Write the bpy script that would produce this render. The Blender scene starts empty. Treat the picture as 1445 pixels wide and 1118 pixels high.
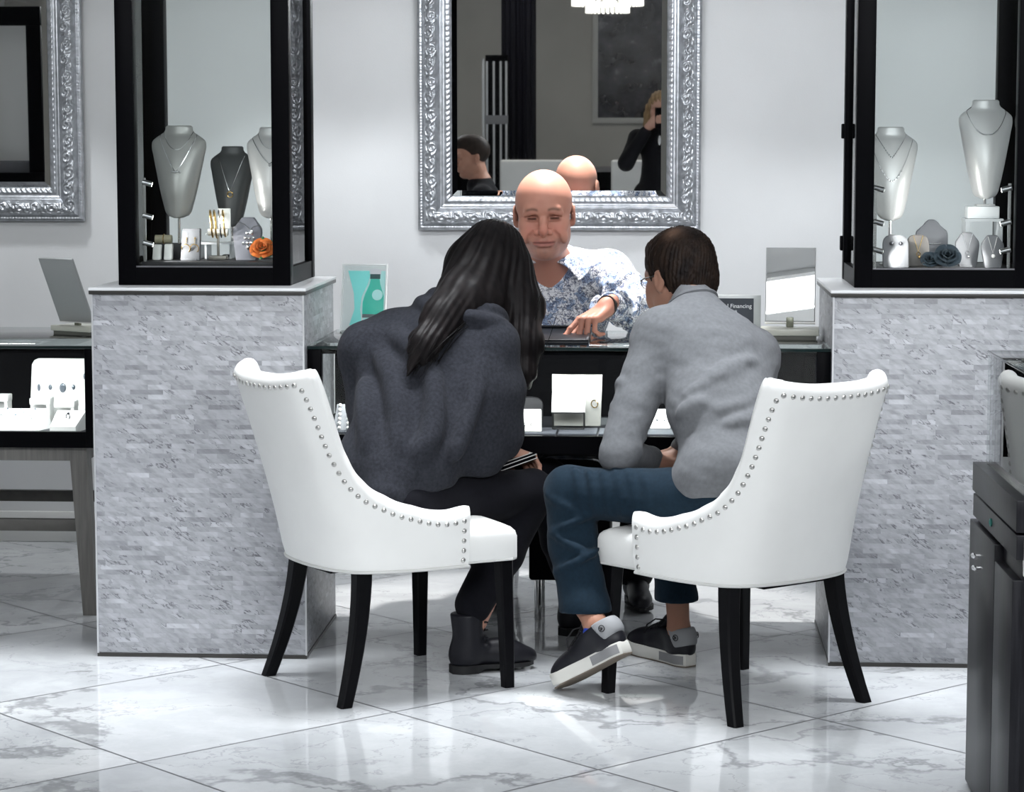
import bpy, bmesh, math, random
import numpy as np
from math import sin, cos, pi, radians, atan, sqrt
from mathutils import Vector, Matrix

random.seed(7)
np.random.seed(7)
SC = bpy.context.scene
COL = SC.collection

# ------------------------------------------------------------------ camera, world, light, exposure
cam_data = bpy.data.cameras.new('camera')
cam_data.sensor_fit = 'HORIZONTAL'
cam_data.sensor_width = 36.0
cam_data.lens = 3400.0 / 1445.0 * 36.0
cam_data.clip_start = 0.05
cam_data.clip_end = 60.0
cam = bpy.data.objects.new('camera', cam_data)
COL.objects.link(cam)
cam.location = (0.0, 0.0, 1.48)
cam.rotation_euler = (radians(90) - atan(354 / 3400), 0.0, radians(3.6))
SC.camera = cam

world = bpy.data.worlds.new('world')
SC.world = world
world.use_nodes = True
world.node_tree.nodes['Background'].inputs[0].default_value = (0.9, 0.95, 1.0, 1)
world.node_tree.nodes['Background'].inputs[1].default_value = 0.05

SC.view_settings.view_transform = 'Standard'
SC.view_settings.look = 'None'
SC.view_settings.gamma = 1.0
SC.view_settings.use_curve_mapping = False
SC.view_settings.exposure = 0.0


def area_light(name, loc, size, power, color=(1, 1, 1), aim=(0, 0, -1), spread=180):
    d = bpy.data.lights.new(name, 'AREA')
    d.shape = 'RECTANGLE'
    d.size, d.size_y = size
    d.energy = power
    d.color = color
    d.spread = radians(spread)
    o = bpy.data.objects.new(name, d)
    COL.objects.link(o)
    o.location = loc
    o.rotation_euler = Vector(aim).to_track_quat('-Z', 'Y').to_euler()
    return o


def spot_light(name, loc, aim, power, angle, blend=0.3, radius=0.03, color=(1, 1, 1), parent=None):
    d = bpy.data.lights.new(name, 'SPOT')
    d.energy = power
    d.spot_size = radians(angle)
    d.spot_blend = blend
    d.shadow_soft_size = radius
    d.color = color
    o = bpy.data.objects.new(name, d)
    COL.objects.link(o)
    o.location = loc
    o.rotation_euler = (Vector(aim) - Vector(loc)).to_track_quat('-Z', 'Y').to_euler()
    return o


COOL = (0.93, 0.965, 1.0)
# added fill lights from the entrance side, brightening upright faces under the bulkhead
area_light('fill_panel', (1.3, 1.5, 2.92), (3.6, 0.8), 175, COOL, (-0.20, 0.88, -0.48))
area_light('fill_panel', (-2.4, 1.5, 2.92), (1.6, 0.8), 62, COOL, (0.05, 0.88, -0.48))
# strip of downlights just in front of the bulkhead: cut off sharply by its edge
area_light('front_strip', (-0.55, 6.54, 2.98), (4.4, 0.08), 31, COOL, (0, -0.05, -1), 46)
# added fill strips under the bulkhead, to brighten the back wall
area_light('wall_fill', (0.45, 6.95, 2.28), (1.6, 0.06), 10, COOL, (0, 1, -0.35), 130)
area_light('wall_fill', (-0.9, 6.95, 2.28), (1.2, 0.06), 5, COOL, (0, 1, -0.35), 130)
area_light('wall_fill', (-2.4, 6.95, 2.28), (1.2, 0.06), 1.8, (0.97, 0.98, 0.95), (0, 1, -0.35), 130)
# downlights over the work side of the counters
for lx, ly, pw in ((-2.45, 8.2, 34), (-1.33, 8.2, 22), (0.78, 8.1, 26), (0.20, 8.1, 26), (-0.85, 8.2, 26)):
    spot_light('work_downlight', (lx, ly, 2.29), (lx, ly, 0), pw, 88, 0.35, 0.05, COOL)
spot_light('work_downlight', (-0.30, 7.62, 2.29), (-0.30, 7.45, 0.9), 270, 52, 0.3, 0.03, (1, 0.98, 0.95))
# the far side of the store, seen in the mirror
area_light('back_panel', (-1.0, -1.6, 3.15), (2.5, 1.2), 26, (1, 0.97, 0.9))

# ------------------------------------------------------------------ helpers
MATS = {}


def mat(name, color=(0.8, 0.8, 0.8), rough=0.5, metal=0.0, spec=0.5, coat=0.0, sheen=0.0, emit=None, estr=0.0,
        noise=None, bump=None, trans=0.0, ior=1.45, sss=0.0, colattr=False):
    """noise=(scale, amount) varies the colour, bump=(scale, strength, distance) roughens the surface"""
    if name in MATS:
        return MATS[name]
    m = bpy.data.materials.new(name)
    m.use_nodes = True
    nt = m.node_tree
    b = nt.nodes['Principled BSDF']
    b.inputs['Base Color'].default_value = (*color, 1)
    b.inputs['Roughness'].default_value = rough
    b.inputs['Metallic'].default_value = metal
    b.inputs['Specular IOR Level'].default_value = spec
    b.inputs['Coat Weight'].default_value = coat
    b.inputs['Coat Roughness'].default_value = 0.05
    b.inputs['Sheen Weight'].default_value = sheen
    b.inputs['Sheen Roughness'].default_value = 0.5
    b.inputs['IOR'].default_value = ior
    b.inputs['Transmission Weight'].default_value = trans
    if sss:
        b.inputs['Subsurface Weight'].default_value = sss
        b.inputs['Subsurface Radius'].default_value = (0.012, 0.005, 0.003)
        b.inputs['Subsurface Scale'].default_value = 1.0
    if emit:
        b.inputs['Emission Color'].default_value = (*emit, 1)
        b.inputs['Emission Strength'].default_value = estr
    src = None
    if colattr:
        a = nt.nodes.new('ShaderNodeVertexColor')
        a.layer_name = 'Col'
        src = a.outputs['Color']
    if noise or bump:
        tc = nt.nodes.new('ShaderNodeTexCoord')
    if noise:
        n = nt.nodes.new('ShaderNodeTexNoise')
        n.inputs['Scale'].default_value = noise[0]
        n.inputs['Detail'].default_value = 5
        nt.links.new(tc.outputs['Object'], n.inputs['Vector'])
        mr = nt.nodes.new('ShaderNodeMapRange')
        mr.inputs['From Min'].default_value = 0.3
        mr.inputs['From Max'].default_value = 0.7
        mr.inputs['To Min'].default_value = 1 - noise[1]
        mr.inputs['To Max'].default_value = 1 + noise[1]
        nt.links.new(n.outputs['Fac'], mr.inputs['Value'])
        mx = nt.nodes.new('ShaderNodeVectorMath')
        mx.operation = 'SCALE'
        if src:
            nt.links.new(src, mx.inputs[0])
        else:
            mx.inputs[0].default_value = color
        nt.links.new(mr.outputs['Result'], mx.inputs['Scale'])
        src = mx.outputs['Vector']
    if src:
        nt.links.new(src, b.inputs['Base Color'])
    if bump:
        n = nt.nodes.new('ShaderNodeTexNoise')
        n.inputs['Scale'].default_value = bump[0]
        n.inputs['Detail'].default_value = 4
        nt.links.new(tc.outputs['Object'], n.inputs['Vector'])
        bp = nt.nodes.new('ShaderNodeBump')
        bp.inputs['Strength'].default_value = bump[1]
        bp.inputs['Distance'].default_value = bump[2]
        nt.links.new(n.outputs['Fac'], bp.inputs['Height'])
        nt.links.new(bp.outputs['Normal'], b.inputs['Normal'])
    MATS[name] = m
    return m


def glass_mat(name, tint=(0.97, 0.99, 0.985), ior=1.5, rough=0.0):
    """thin clear pane: transparent plus a Fresnel reflection"""
    if name in MATS:
        return MATS[name]
    m = bpy.data.materials.new(name)
    m.use_nodes = True
    nt = m.node_tree
    nt.nodes.clear()
    o = nt.nodes.new('ShaderNodeOutputMaterial')
    t = nt.nodes.new('ShaderNodeBsdfTransparent')
    t.inputs['Color'].default_value = (*tint, 1)
    g = nt.nodes.new('ShaderNodeBsdfGlossy')
    g.inputs['Roughness'].default_value = rough
    f = nt.nodes.new('ShaderNodeFresnel')
    f.inputs['IOR'].default_value = ior
    mx = nt.nodes.new('ShaderNodeMixShader')
    nt.links.new(f.outputs['Fac'], mx.inputs['Fac'])
    nt.links.new(t.outputs['BSDF'], mx.inputs[1])
    nt.links.new(g.outputs['BSDF'], mx.inputs[2])
    nt.links.new(mx.outputs['Shader'], o.inputs['Surface'])
    MATS[name] = m
    return m


def link_mesh(name, V, Fc, material, parent=None, smooth=False, loc=None, cols=None, auto=None):
    me = bpy.data.meshes.new(name)
    V = np.asarray(V, dtype=float)
    if isinstance(Fc, np.ndarray):
        me.vertices.add(len(V))
        me.vertices.foreach_set('co', V.ravel())
        n, k = Fc.shape
        me.loops.add(n * k)
        me.loops.foreach_set('vertex_index', Fc.ravel().astype(np.int32))
        me.polygons.add(n)
        me.polygons.foreach_set('loop_start', np.arange(0, n * k, k, dtype=np.int32))
        me.update(calc_edges=True)
    else:
        me.from_pydata([tuple(v) for v in V], [], Fc)
        me.update()
    me.validate()
    if cols is not None:
        ca = me.color_attributes.new('Col', 'FLOAT_COLOR', 'POINT')
        c4 = np.ones((len(V), 4), dtype=np.float32)
        c4[:, :3] = cols
        ca.data.foreach_set('color', c4.ravel())
    if smooth:
        me.polygons.foreach_set('use_smooth', np.ones(len(me.polygons), dtype=bool))
    if auto is not None:
        me.polygons.foreach_set('use_smooth', np.ones(len(me.polygons), dtype=bool))
        me.set_sharp_from_angle(angle=radians(auto))
    if material:
        me.materials.append(material)
    o = bpy.data.objects.new(name, me)
    COL.objects.link(o)
    if parent:
        o.parent = parent
    if loc is not None:
        o.location = loc
    return o


class MB:
    """collects solids into one mesh; off = the parent's base, taken away from every point"""

    def __init__(self, off=(0, 0, 0)):
        self.v, self.f, self.off = [], [], np.array(off, float)

    def add(self, V, Fc):
        n = len(self.v)
        self.v.extend([tuple(np.asarray(p, float) - self.off) for p in V])
        self.f.extend([tuple(i + n for i in f) for f in Fc])
        return self

    def bm(self, b, M=None):
        b.verts.ensure_lookup_table()
        b.verts.index_update()
        vs = [(M @ v.co if M else v.co) for v in b.verts]
        self.add([tuple(v) for v in vs], [[v.index for v in f.verts] for f in b.faces])
        b.free()
        return self

    def box(self, lo, hi, bev=0.0, seg=2, M=None):
        lo, hi = np.array(lo, float), np.array(hi, float)
        b = bmesh.new()
        bmesh.ops.create_cube(b, size=1)
        for v in b.verts:
            v.co = Vector([lo[i] + (v.co[i] + 0.5) * (hi[i] - lo[i]) for i in range(3)])
        if bev > 0:
            bmesh.ops.bevel(b, geom=b.edges[:], offset=bev, segments=seg, profile=0.5, affect='EDGES')
        return self.bm(b, M)

    def hexa(self, P):
        """8 corners: bottom ring 0-3, top ring 4-7"""
        return self.add(P, [(3, 2, 1, 0), (4, 5, 6, 7), (0, 1, 5, 4), (1, 2, 6, 5), (2, 3, 7, 6), (3, 0, 4, 7)])

    def tube(self, pts, r, n=8, closed=False, caps=True):
        P = [np.array(p, float) for p in pts]
        m = len(P)
        R = r if isinstance(r, (list, tuple, np.ndarray)) else [r] * m
        base = len(self.v)
        V = []
        up = None
        for i in range(m):
            if closed:
                t = P[(i + 1) % m] - P[i - 1]
            else:
                t = P[min(i + 1, m - 1)] - P[max(i - 1, 0)]
            t = t / (np.linalg.norm(t) + 1e-12)
            if up is None:
                up = np.array([0, 0, 1.0]) if abs(t[2]) < 0.9 else np.array([1.0, 0, 0])
            a = up - t * (up @ t)
            a /= np.linalg.norm(a) + 1e-12
            up = a
            b = np.cross(t, a)
            for k in range(n):
                w = 2 * pi * k / n
                V.append(P[i] + R[i] * (cos(w) * a + sin(w) * b))
        Fc = []
        for i in range(m if closed else m - 1):
            j = (i + 1) % m
            for k in range(n):
                l = (k + 1) % n
                Fc.append((i * n + k, i * n + l, j * n + l, j * n + k))
        if caps and not closed:
            Fc.append(tuple(range(n - 1, -1, -1)))
            Fc.append(tuple((m - 1) * n + k for k in range(n)))
        return self.add(V, Fc)

    def cyl(self, a, b, r, r2=None, n=20):
        return self.tube([a, b], [r, r if r2 is None else r2], n)

    def lathe(self, prof, c=(0, 0, 0), n=24, M=None):
        V, Fc = [], []
        for (r, z) in prof:
            for k in range(n):
                w = 2 * pi * k / n
                V.append((c[0] + r * cos(w), c[1] + r * sin(w), c[2] + z))
        m = len(prof)
        for i in range(m - 1):
            for k in range(n):
                l = (k + 1) % n
                Fc.append((i * n + k, i * n + l, (i + 1) * n + l, (i + 1) * n + k))
        Fc.append(tuple(range(n - 1, -1, -1)))
        Fc.append(tuple((m - 1) * n + k for k in range(n)))
        if M is not None:
            V = [tuple(M @ Vector(v)) for v in V]
        return self.add(V, Fc)

    def ball(self, c, r, n=12, M=None):
        r = (r, r, r) if not hasattr(r, '__len__') else r
        b = bmesh.new()
        bmesh.ops.create_uvsphere(b, u_segments=n, v_segments=max(6, n * 2 // 3), radius=1)
        for v in b.verts:
            q = Vector((v.co[0] * r[0], v.co[1] * r[1], v.co[2] * r[2]))
            v.co = (M @ q if M else q) + Vector(c)
        return self.bm(b)

    def torus(self, c, R, r, axis=(0, 0, 1), n=24, k=8, arc=2 * pi):
        q = Vector((0, 0, 1)).rotation_difference(Vector(axis))
        m = n if arc >= 2 * pi - 1e-6 else n + 1
        pts = [Vector(c) + q @ Vector((R * cos(arc * i / n), R * sin(arc * i / n), 0)) for i in range(m)]
        return self.tube(pts, r, k, closed=arc >= 2 * pi - 1e-6)

    def prism(self, poly, d0, d1, fn):
        """poly of (u, w); fn(u, w, d) -> point; d from d0 to d1"""
        n = len(poly)
        V = [fn(u, w, d0) for u, w in poly] + [fn(u, w, d1) for u, w in poly]
        Fc = [tuple(range(n - 1, -1, -1)), tuple(range(n, 2 * n))]
        for i in range(n):
            j = (i + 1) % n
            Fc.append((i, j, n + j, n + i))
        return self.add(V, Fc)

    def grid(self, G, flip=False, wrap_u=False, cap=False):
        """G[i][j] points"""
        n, m = len(G), len(G[0])
        V = [p for row in G for p in row]
        Fc = []
        for i in range(n - 1):
            for j in range(m if wrap_u else m - 1):
                k = (j + 1) % m
                q = (i * m + j, i * m + k, (i + 1) * m + k, (i + 1) * m + j)
                Fc.append(q[::-1] if flip else q)
        if cap:
            Fc.append(tuple(range(m - 1, -1, -1)))
            Fc.append(tuple((n - 1) * m + j for j in range(m)))
        return self.add(V, Fc)

    def build(self, name, material, parent=None, smooth=False, auto=35, fixn=True):
        o = link_mesh(name, self.v, self.f, material, parent)
        me = o.data
        if fixn:
            b = bmesh.new()
            b.from_mesh(me)
            bmesh.ops.recalc_face_normals(b, faces=b.faces[:])
            b.to_mesh(me)
            b.free()
        me.polygons.foreach_set('use_smooth', np.ones(len(me.polygons), dtype=bool))
        if not smooth:
            me.set_sharp_from_angle(angle=radians(auto))
        return o


def thing(name, label, cat, loc=(0, 0, 0), rz=0.0, group=None):
    o = bpy.data.objects.new(name, None)
    o.empty_display_size = 0.1
    COL.objects.link(o)
    o.location = loc
    o.rotation_euler = (0, 0, rz)
    return tag(o, label, cat, group)


def tag(o, label, cat, group=None):
    o['label'] = label
    o['category'] = cat
    if group:
        o['group'] = group
    return o


def struct(o):
    o['kind'] = 'structure'
    return o


def copy_thing(root, loc=None, rz=None, label=None):
    r = root.copy()
    COL.objects.link(r)
    if loc is not None:
        r.location = loc
    if rz is not None:
        r.rotation_euler = (0, 0, rz)
    if label:
        r['label'] = label
    for ch in list(root.children):
        c = ch.copy()
        COL.objects.link(c)
        c.parent = r
        for g in ch.children:
            d = g.copy()
            COL.objects.link(d)
            d.parent = c
    return r


# ------------------------------------------------------------------ materials with patterns
def nodes_of(name):
    m = bpy.data.materials.new(name)
    m.use_nodes = True
    MATS[name] = m
    nt = m.node_tree
    return m, nt, nt.nodes['Principled BSDF'], nt.links.new


def N(nt, kind, **kw):
    n = nt.nodes.new(kind)
    for k, v in kw.items():
        if k.startswith('i_'):
            n.inputs[k[2:].replace('_', ' ')].default_value = v
        else:
            setattr(n, k, v)
    return n


def ramp(nt, stops, interp='LINEAR'):
    r = nt.nodes.new('ShaderNodeValToRGB')
    e = r.color_ramp.elements
    r.color_ramp.interpolation = interp
    while len(e) < len(stops):
        e.new(0.5)
    for s, (p, c) in zip(e, stops):
        s.position = p
        s.color = (c, c, c, 1) if not hasattr(c, '__len__') else (*c, 1)
    return r


def marble_floor():
    m, nt, b, L = nodes_of('marble_floor_tiles')
    tc = N(nt, 'ShaderNodeTexCoord')
    T = 0.7815
    mp = N(nt, 'ShaderNodeMapping', vector_type='POINT')
    mp.inputs['Location'].default_value = (0, 0, 0)
    # tile grid: turned 45 degrees, one corner at (-0.70, 6.17)
    rot = radians(45)
    px, py = -0.70, 6.17
    qx = (px * cos(-rot) - py * sin(-rot)) / T
    qy = (px * sin(-rot) + py * cos(-rot)) / T
    mp.inputs['Rotation'].default_value = (0, 0, -rot)
    mp.inputs['Scale'].default_value = (1 / T, 1 / T, 1 / T)
    mp.inputs['Location'].default_value = (-qx, -qy, 0)
    L(tc.outputs['Object'], mp.inputs['Vector'])
    fr = N(nt, 'ShaderNodeVectorMath', operation='FRACTION')
    fl = N(nt, 'ShaderNodeVectorMath', operation='FLOOR')
    L(mp.outputs['Vector'], fr.inputs[0])
    L(mp.outputs['Vector'], fl.inputs[0])
    sx = N(nt, 'ShaderNodeSeparateXYZ')
    L(fr.outputs['Vector'], sx.inputs[0])

    def edge(o):
        a = N(nt, 'ShaderNodeMath', operation='SUBTRACT')
        a.inputs[0].default_value = 1
        L(o, a.inputs[1])
        mi = N(nt, 'ShaderNodeMath', operation='MINIMUM')
        L(o, mi.inputs[0])
        L(a.outputs[0], mi.inputs[1])
        return mi.outputs[0]
    mi = N(nt, 'ShaderNodeMath', operation='MINIMUM')
    L(edge(sx.outputs['X']), mi.inputs[0])
    L(edge(sx.outputs['Y']), mi.inputs[1])
    gr = N(nt, 'ShaderNodeMath', operation='LESS_THAN')
    gr.inputs[1].default_value = 0.0042
    L(mi.outputs[0], gr.inputs[0])
    # each tile its own slice of stone
    wn = N(nt, 'ShaderNodeTexWhiteNoise', noise_dimensions='3D')
    L(fl.outputs['Vector'], wn.inputs['Vector'])
    sc_ = N(nt, 'ShaderNodeVectorMath', operation='SCALE')
    sc_.inputs['Scale'].default_value = 17
    L(wn.outputs['Color'], sc_.inputs[0])
    ad = N(nt, 'ShaderNodeVectorMath', operation='ADD')
    L(tc.outputs['Object'], ad.inputs[0])
    L(sc_.outputs['Vector'], ad.inputs[1])
    # warp
    nz = N(nt, 'ShaderNodeTexNoise', i_Scale=2.2, i_Detail=6, i_Roughness=0.6)
    L(ad.outputs['Vector'], nz.inputs['Vector'])
    wsc = N(nt, 'ShaderNodeVectorMath', operation='SCALE')
    wsc.inputs['Scale'].default_value = 0.9
    L(nz.outputs['Color'], wsc.inputs[0])
    ad2 = N(nt, 'ShaderNodeVectorMath', operation='ADD')
    L(ad.outputs['Vector'], ad2.inputs[0])
    L(wsc.outputs['Vector'], ad2.inputs[1])

    def vein(scale, width, off, stretch):
        mp2 = N(nt, 'ShaderNodeMapping')
        mp2.inputs['Location'].default_value = off
        mp2.inputs['Scale'].default_value = stretch
        mp2.inputs['Rotation'].default_value = (0, 0, 0.5)
        L(ad2.outputs['Vector'], mp2.inputs['Vector'])
        n = N(nt, 'ShaderNodeTexNoise', i_Scale=scale, i_Detail=3.5, i_Roughness=0.5)
        L(mp2.outputs['Vector'], n.inputs['Vector'])
        s = N(nt, 'ShaderNodeMath', operation='SUBTRACT')
        s.inputs[1].default_value = 0.5
        L(n.outputs['Fac'], s.inputs[0])
        a = N(nt, 'ShaderNodeMath', operation='ABSOLUTE')
        L(s.outputs[0], a.inputs[0])
        r = N(nt, 'ShaderNodeMapRange', interpolation_type='SMOOTHSTEP')
        r.inputs['From Min'].default_value = 0
        r.inputs['From Max'].default_value = width
        r.inputs['To Min'].default_value = 1
        r.inputs['To Max'].default_value = 0
        L(a.outputs[0], r.inputs['Value'])
        return r.outputs['Result']
    v1 = vein(0.7, 0.016, (0, 0, 3), (1, 1.6, 1))
    v2 = vein(1.9, 0.010, (5, 2, 1), (1, 1.4, 1))
    v3 = vein(0.6, 0.10, (9, 4, 0), (1, 1.5, 1))
    big = N(nt, 'ShaderNodeTexNoise', i_Scale=1.6, i_Detail=6, i_Roughness=0.62)
    L(ad2.outputs['Vector'], big.inputs['Vector'])
    msk = N(nt, 'ShaderNodeMapRange', interpolation_type='SMOOTHSTEP')
    msk.inputs['From Min'].default_value = 0.42
    msk.inputs['From Max'].default_value = 0.62
    L(big.outputs['Fac'], msk.inputs['Value'])
    base = ramp(nt, [(0.25, (0.44, 0.455, 0.47)), (0.5, (0.59, 0.605, 0.62)), (0.72, (0.73, 0.74, 0.75))])
    L(big.outputs['Fac'], base.inputs['Fac'])

    def mixc(fac, a, col, amt):
        mm = N(nt, 'ShaderNodeMath', operation='MULTIPLY')
        mm.inputs[1].default_value = amt
        L(fac, mm.inputs[0])
        mx = N(nt, 'ShaderNodeMix', data_type='RGBA')
        L(mm.outputs[0], mx.inputs[0])
        L(a, mx.inputs[6])
        mx.inputs[7].default_value = (*col, 1)
        return mx.outputs[2]
    mk = N(nt, 'ShaderNodeMath', operation='MULTIPLY')
    L(v1, mk.inputs[0])
    L(msk.outputs['Result'], mk.inputs[1])
    c = mixc(v3, base.outputs['Color'], (0.40, 0.415, 0.43), 0.4)
    c = mixc(v1, c, (0.20, 0.205, 0.215), 0.62)
    c = mixc(v2, c, (0.25, 0.26, 0.27), 0.4)
    c = mixc(gr.outputs[0], c, (0.05, 0.05, 0.055), 0.92)
    L(c, b.inputs['Base Color'])
    rr = N(nt, 'ShaderNodeMath', operation='MULTIPLY_ADD')
    L(gr.outputs[0], rr.inputs[0])
    rr.inputs[1].default_value = 0.4
    rr.inputs[2].default_value = 0.06
    L(rr.outputs[0], b.inputs['Roughness'])
    b.inputs['Specular IOR Level'].default_value = 0.75
    return m


def mosaic(name='marble_strip_mosaic', c1=(0.28, 0.285, 0.305), c2=(0.53, 0.54, 0.57)):
    m, nt, b, L = nodes_of(name)
    tc = N(nt, 'ShaderNodeTexCoord')
    s = N(nt, 'ShaderNodeSeparateXYZ')
    L(tc.outputs['Object'], s.inputs[0])
    a = N(nt, 'ShaderNodeMath', operation='ADD')
    L(s.outputs['X'], a.inputs[0])
    L(s.outputs['Y'], a.inputs[1])
    cb = N(nt, 'ShaderNodeCombineXYZ')
    L(a.outputs[0], cb.inputs['X'])
    L(s.outputs['Z'], cb.inputs['Y'])
    br = N(nt, 'ShaderNodeTexBrick')
    br.offset = 0.37
    br.squash = 1.45
    br.squash_frequency = 3
    br.inputs['Color1'].default_value = (0, 0, 0, 1)
    br.inputs['Color2'].default_value = (1, 1, 1, 1)
    br.inputs['Mortar'].default_value = (0.35, 0.35, 0.35, 1)
    br.inputs['Scale'].default_value = 1
    br.inputs['Mortar Size'].default_value = 0.00025
    br.inputs['Brick Width'].default_value = 0.066
    br.inputs['Row Height'].default_value = 0.0142
    L(cb.outputs[0], br.inputs['Vector'])
    # stone figure, shifted brick by brick
    w = N(nt, 'ShaderNodeVectorMath', operation='SCALE')
    w.inputs['Scale'].default_value = 3.0
    L(br.outputs['Color'], w.inputs[0])
    ad = N(nt, 'ShaderNodeVectorMath', operation='ADD')
    L(cb.outputs[0], ad.inputs[0])
    L(w.outputs['Vector'], ad.inputs[1])
    mp = N(nt, 'ShaderNodeMapping')
    mp.inputs['Rotation'].default_value = (0, 0, 0.62)
    L(ad.outputs['Vector'], mp.inputs['Vector'])
    mps = N(nt, 'ShaderNodeMapping')
    mps.inputs['Scale'].default_value = (1, 3.6, 1)
    L(mp.outputs['Vector'], mps.inputs['Vector'])
    nz = N(nt, 'ShaderNodeTexNoise', i_Scale=15, i_Detail=3, i_Roughness=0.55)
    L(mps.outputs['Vector'], nz.inputs['Vector'])
    vs = N(nt, 'ShaderNodeMath', operation='SUBTRACT')
    vs.inputs[1].default_value = 0.5
    L(nz.outputs['Fac'], vs.inputs[0])
    va = N(nt, 'ShaderNodeMath', operation='ABSOLUTE')
    L(vs.outputs[0], va.inputs[0])
    vr = N(nt, 'ShaderNodeMapRange')
    vr.inputs['From Max'].default_value = 0.035
    vr.inputs['To Min'].default_value = 1
    vr.inputs['To Max'].default_value = 0
    L(va.outputs[0], vr.inputs['Value'])
    # keep only some of the veins
    n2 = N(nt, 'ShaderNodeTexNoise', i_Scale=9, i_Detail=2)
    L(ad.outputs['Vector'], n2.inputs['Vector'])
    m2 = N(nt, 'ShaderNodeMapRange', interpolation_type='SMOOTHSTEP')
    m2.inputs['From Min'].default_value = 0.5
    m2.inputs['From Max'].default_value = 0.62
    L(n2.outputs['Fac'], m2.inputs['Value'])
    mv = N(nt, 'ShaderNodeMath', operation='MULTIPLY')
    L(vr.outputs['Result'], mv.inputs[0])
    L(m2.outputs['Result'], mv.inputs[1])
    mid = tuple((p + q) / 2 for p, q in zip(c1, c2))
    dk = tuple(p * 0.55 + q * 0.45 for p, q in zip(c1, c2))
    lt = tuple(p * 0.3 + q * 0.7 for p, q in zip(c1, c2))
    rp = ramp(nt, [(0.0, c1), (0.10, dk), (0.5, mid), (0.9, lt), (1.0, c2)])
    L(br.outputs['Color'], rp.inputs['Fac'])
    mx = N(nt, 'ShaderNodeMix', data_type='RGBA', blend_type='MULTIPLY')
    mx.inputs[0].default_value = 1.0
    r2 = ramp(nt, [(0.28, 0.72), (0.5, 1.0), (0.72, 1.2)])
    L(nz.outputs['Fac'], r2.inputs['Fac'])
    L(rp.outputs['Color'], mx.inputs[6])
    L(r2.outputs['Color'], mx.inputs[7])
    mx2 = N(nt, 'ShaderNodeMix', data_type='RGBA')
    L(mv.outputs[0], mx2.inputs[0])
    L(mx.outputs[2], mx2.inputs[6])
    mx2.inputs[7].default_value = (0.13, 0.13, 0.145, 1)
    L(mx2.outputs[2], b.inputs['Base Color'])
    b.inputs['Roughness'].default_value = 0.38
    b.inputs['Specular IOR Level'].default_value = 0.4
    bp = N(nt, 'ShaderNodeBump')
    bp.inputs['Strength'].default_value = 0.5
    bp.inputs['Distance'].default_value = 0.0015
    L(br.outputs['Color'], bp.inputs['Height'])
    L(bp.outputs['Normal'], b.inputs['Normal'])
    return m


def wood(name, c1, c2, rough=0.4, axis=2, scale=3.0, spec=0.5):
    m, nt, b, L = nodes_of(name)
    tc = N(nt, 'ShaderNodeTexCoord')
    mp = N(nt, 'ShaderNodeMapping')
    sc_ = [28.0, 28.0, 28.0]
    sc_[axis] = 1.6
    mp.inputs['Scale'].default_value = sc_
    L(tc.outputs['Object'], mp.inputs['Vector'])
    nz = N(nt, 'ShaderNodeTexNoise', i_Scale=scale, i_Detail=6, i_Roughness=0.6)
    L(mp.outputs['Vector'], nz.inputs['Vector'])
    rp = ramp(nt, [(0.35, c1), (0.65, c2)])
    L(nz.outputs['Fac'], rp.inputs['Fac'])
    L(rp.outputs['Color'], b.inputs['Base Color'])
    b.inputs['Roughness'].default_value = rough
    b.inputs['Specular IOR Level'].default_value = spec
    bp = N(nt, 'ShaderNodeBump')
    bp.inputs['Strength'].default_value = 0.15
    bp.inputs['Distance'].default_value = 0.001
    L(nz.outputs['Fac'], bp.inputs['Height'])
    L(bp.outputs['Normal'], b.inputs['Normal'])
    return m


M_FLOOR = marble_floor()
M_MOSAIC = mosaic()
M_WALL = mat('grey_wall_paint', (0.66, 0.665, 0.67), 0.85, noise=(2.0, 0.05), bump=(160, 0.12, 0.002))
M_CEIL = mat('ceiling_paint', (0.75, 0.75, 0.75), 0.9)
M_BASE = mat('pale_baseboard', (0.72, 0.72, 0.70), 0.5)
M_BLACK = mat('black_satin_lacquer', (0.0030, 0.0030, 0.0040), 0.38, spec=0.04)
M_BLACKIN = mat('black_felt', (0.005, 0.005, 0.006), 0.8, spec=0.05)
M_GLASS = glass_mat('clear_glass')
M_GLASSAR = glass_mat('showcase_glass', (0.97, 0.985, 0.98), 1.27)
M_GEDGE = mat('glass_edge', (0.010, 0.022, 0.022), 0.12, spec=0.5)
M_GTOP = glass_mat('counter_glass', (0.90, 0.95, 0.94))
M_CHROME = mat('chrome', (0.8, 0.8, 0.8), 0.12, 1.0)
M_SILVER = mat('polished_silver', (0.85, 0.85, 0.86), 0.2, 1.0)
M_GOLD = mat('yellow_gold', (0.9, 0.62, 0.25), 0.22, 1.0)
M_STONEW = mat('white_stone_slab', (0.85, 0.86, 0.87), 0.25, noise=(6, 0.06))
M_SLABEDGE = mat('dark_slab_edge', (0.045, 0.043, 0.04), 0.3)
M_GREYWOOD = wood('grey_washed_wood', (0.13, 0.125, 0.115), (0.19, 0.182, 0.168), 0.5, 2)
M_EBONY = wood('dark_ebony_wood', (0.005, 0.005, 0.007), (0.016, 0.016, 0.019), 0.36, 2, 3.0, 0.2)
M_LEG = mat('black_stained_leg', (0.004, 0.004, 0.005), 0.36, spec=0.12)
M_LED = mat('led_emitter', (1, 1, 1), 0.5, emit=(1, 0.99, 0.96), estr=25)

# ------------------------------------------------------------------ the room
WALL_Y = 8.82


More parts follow.
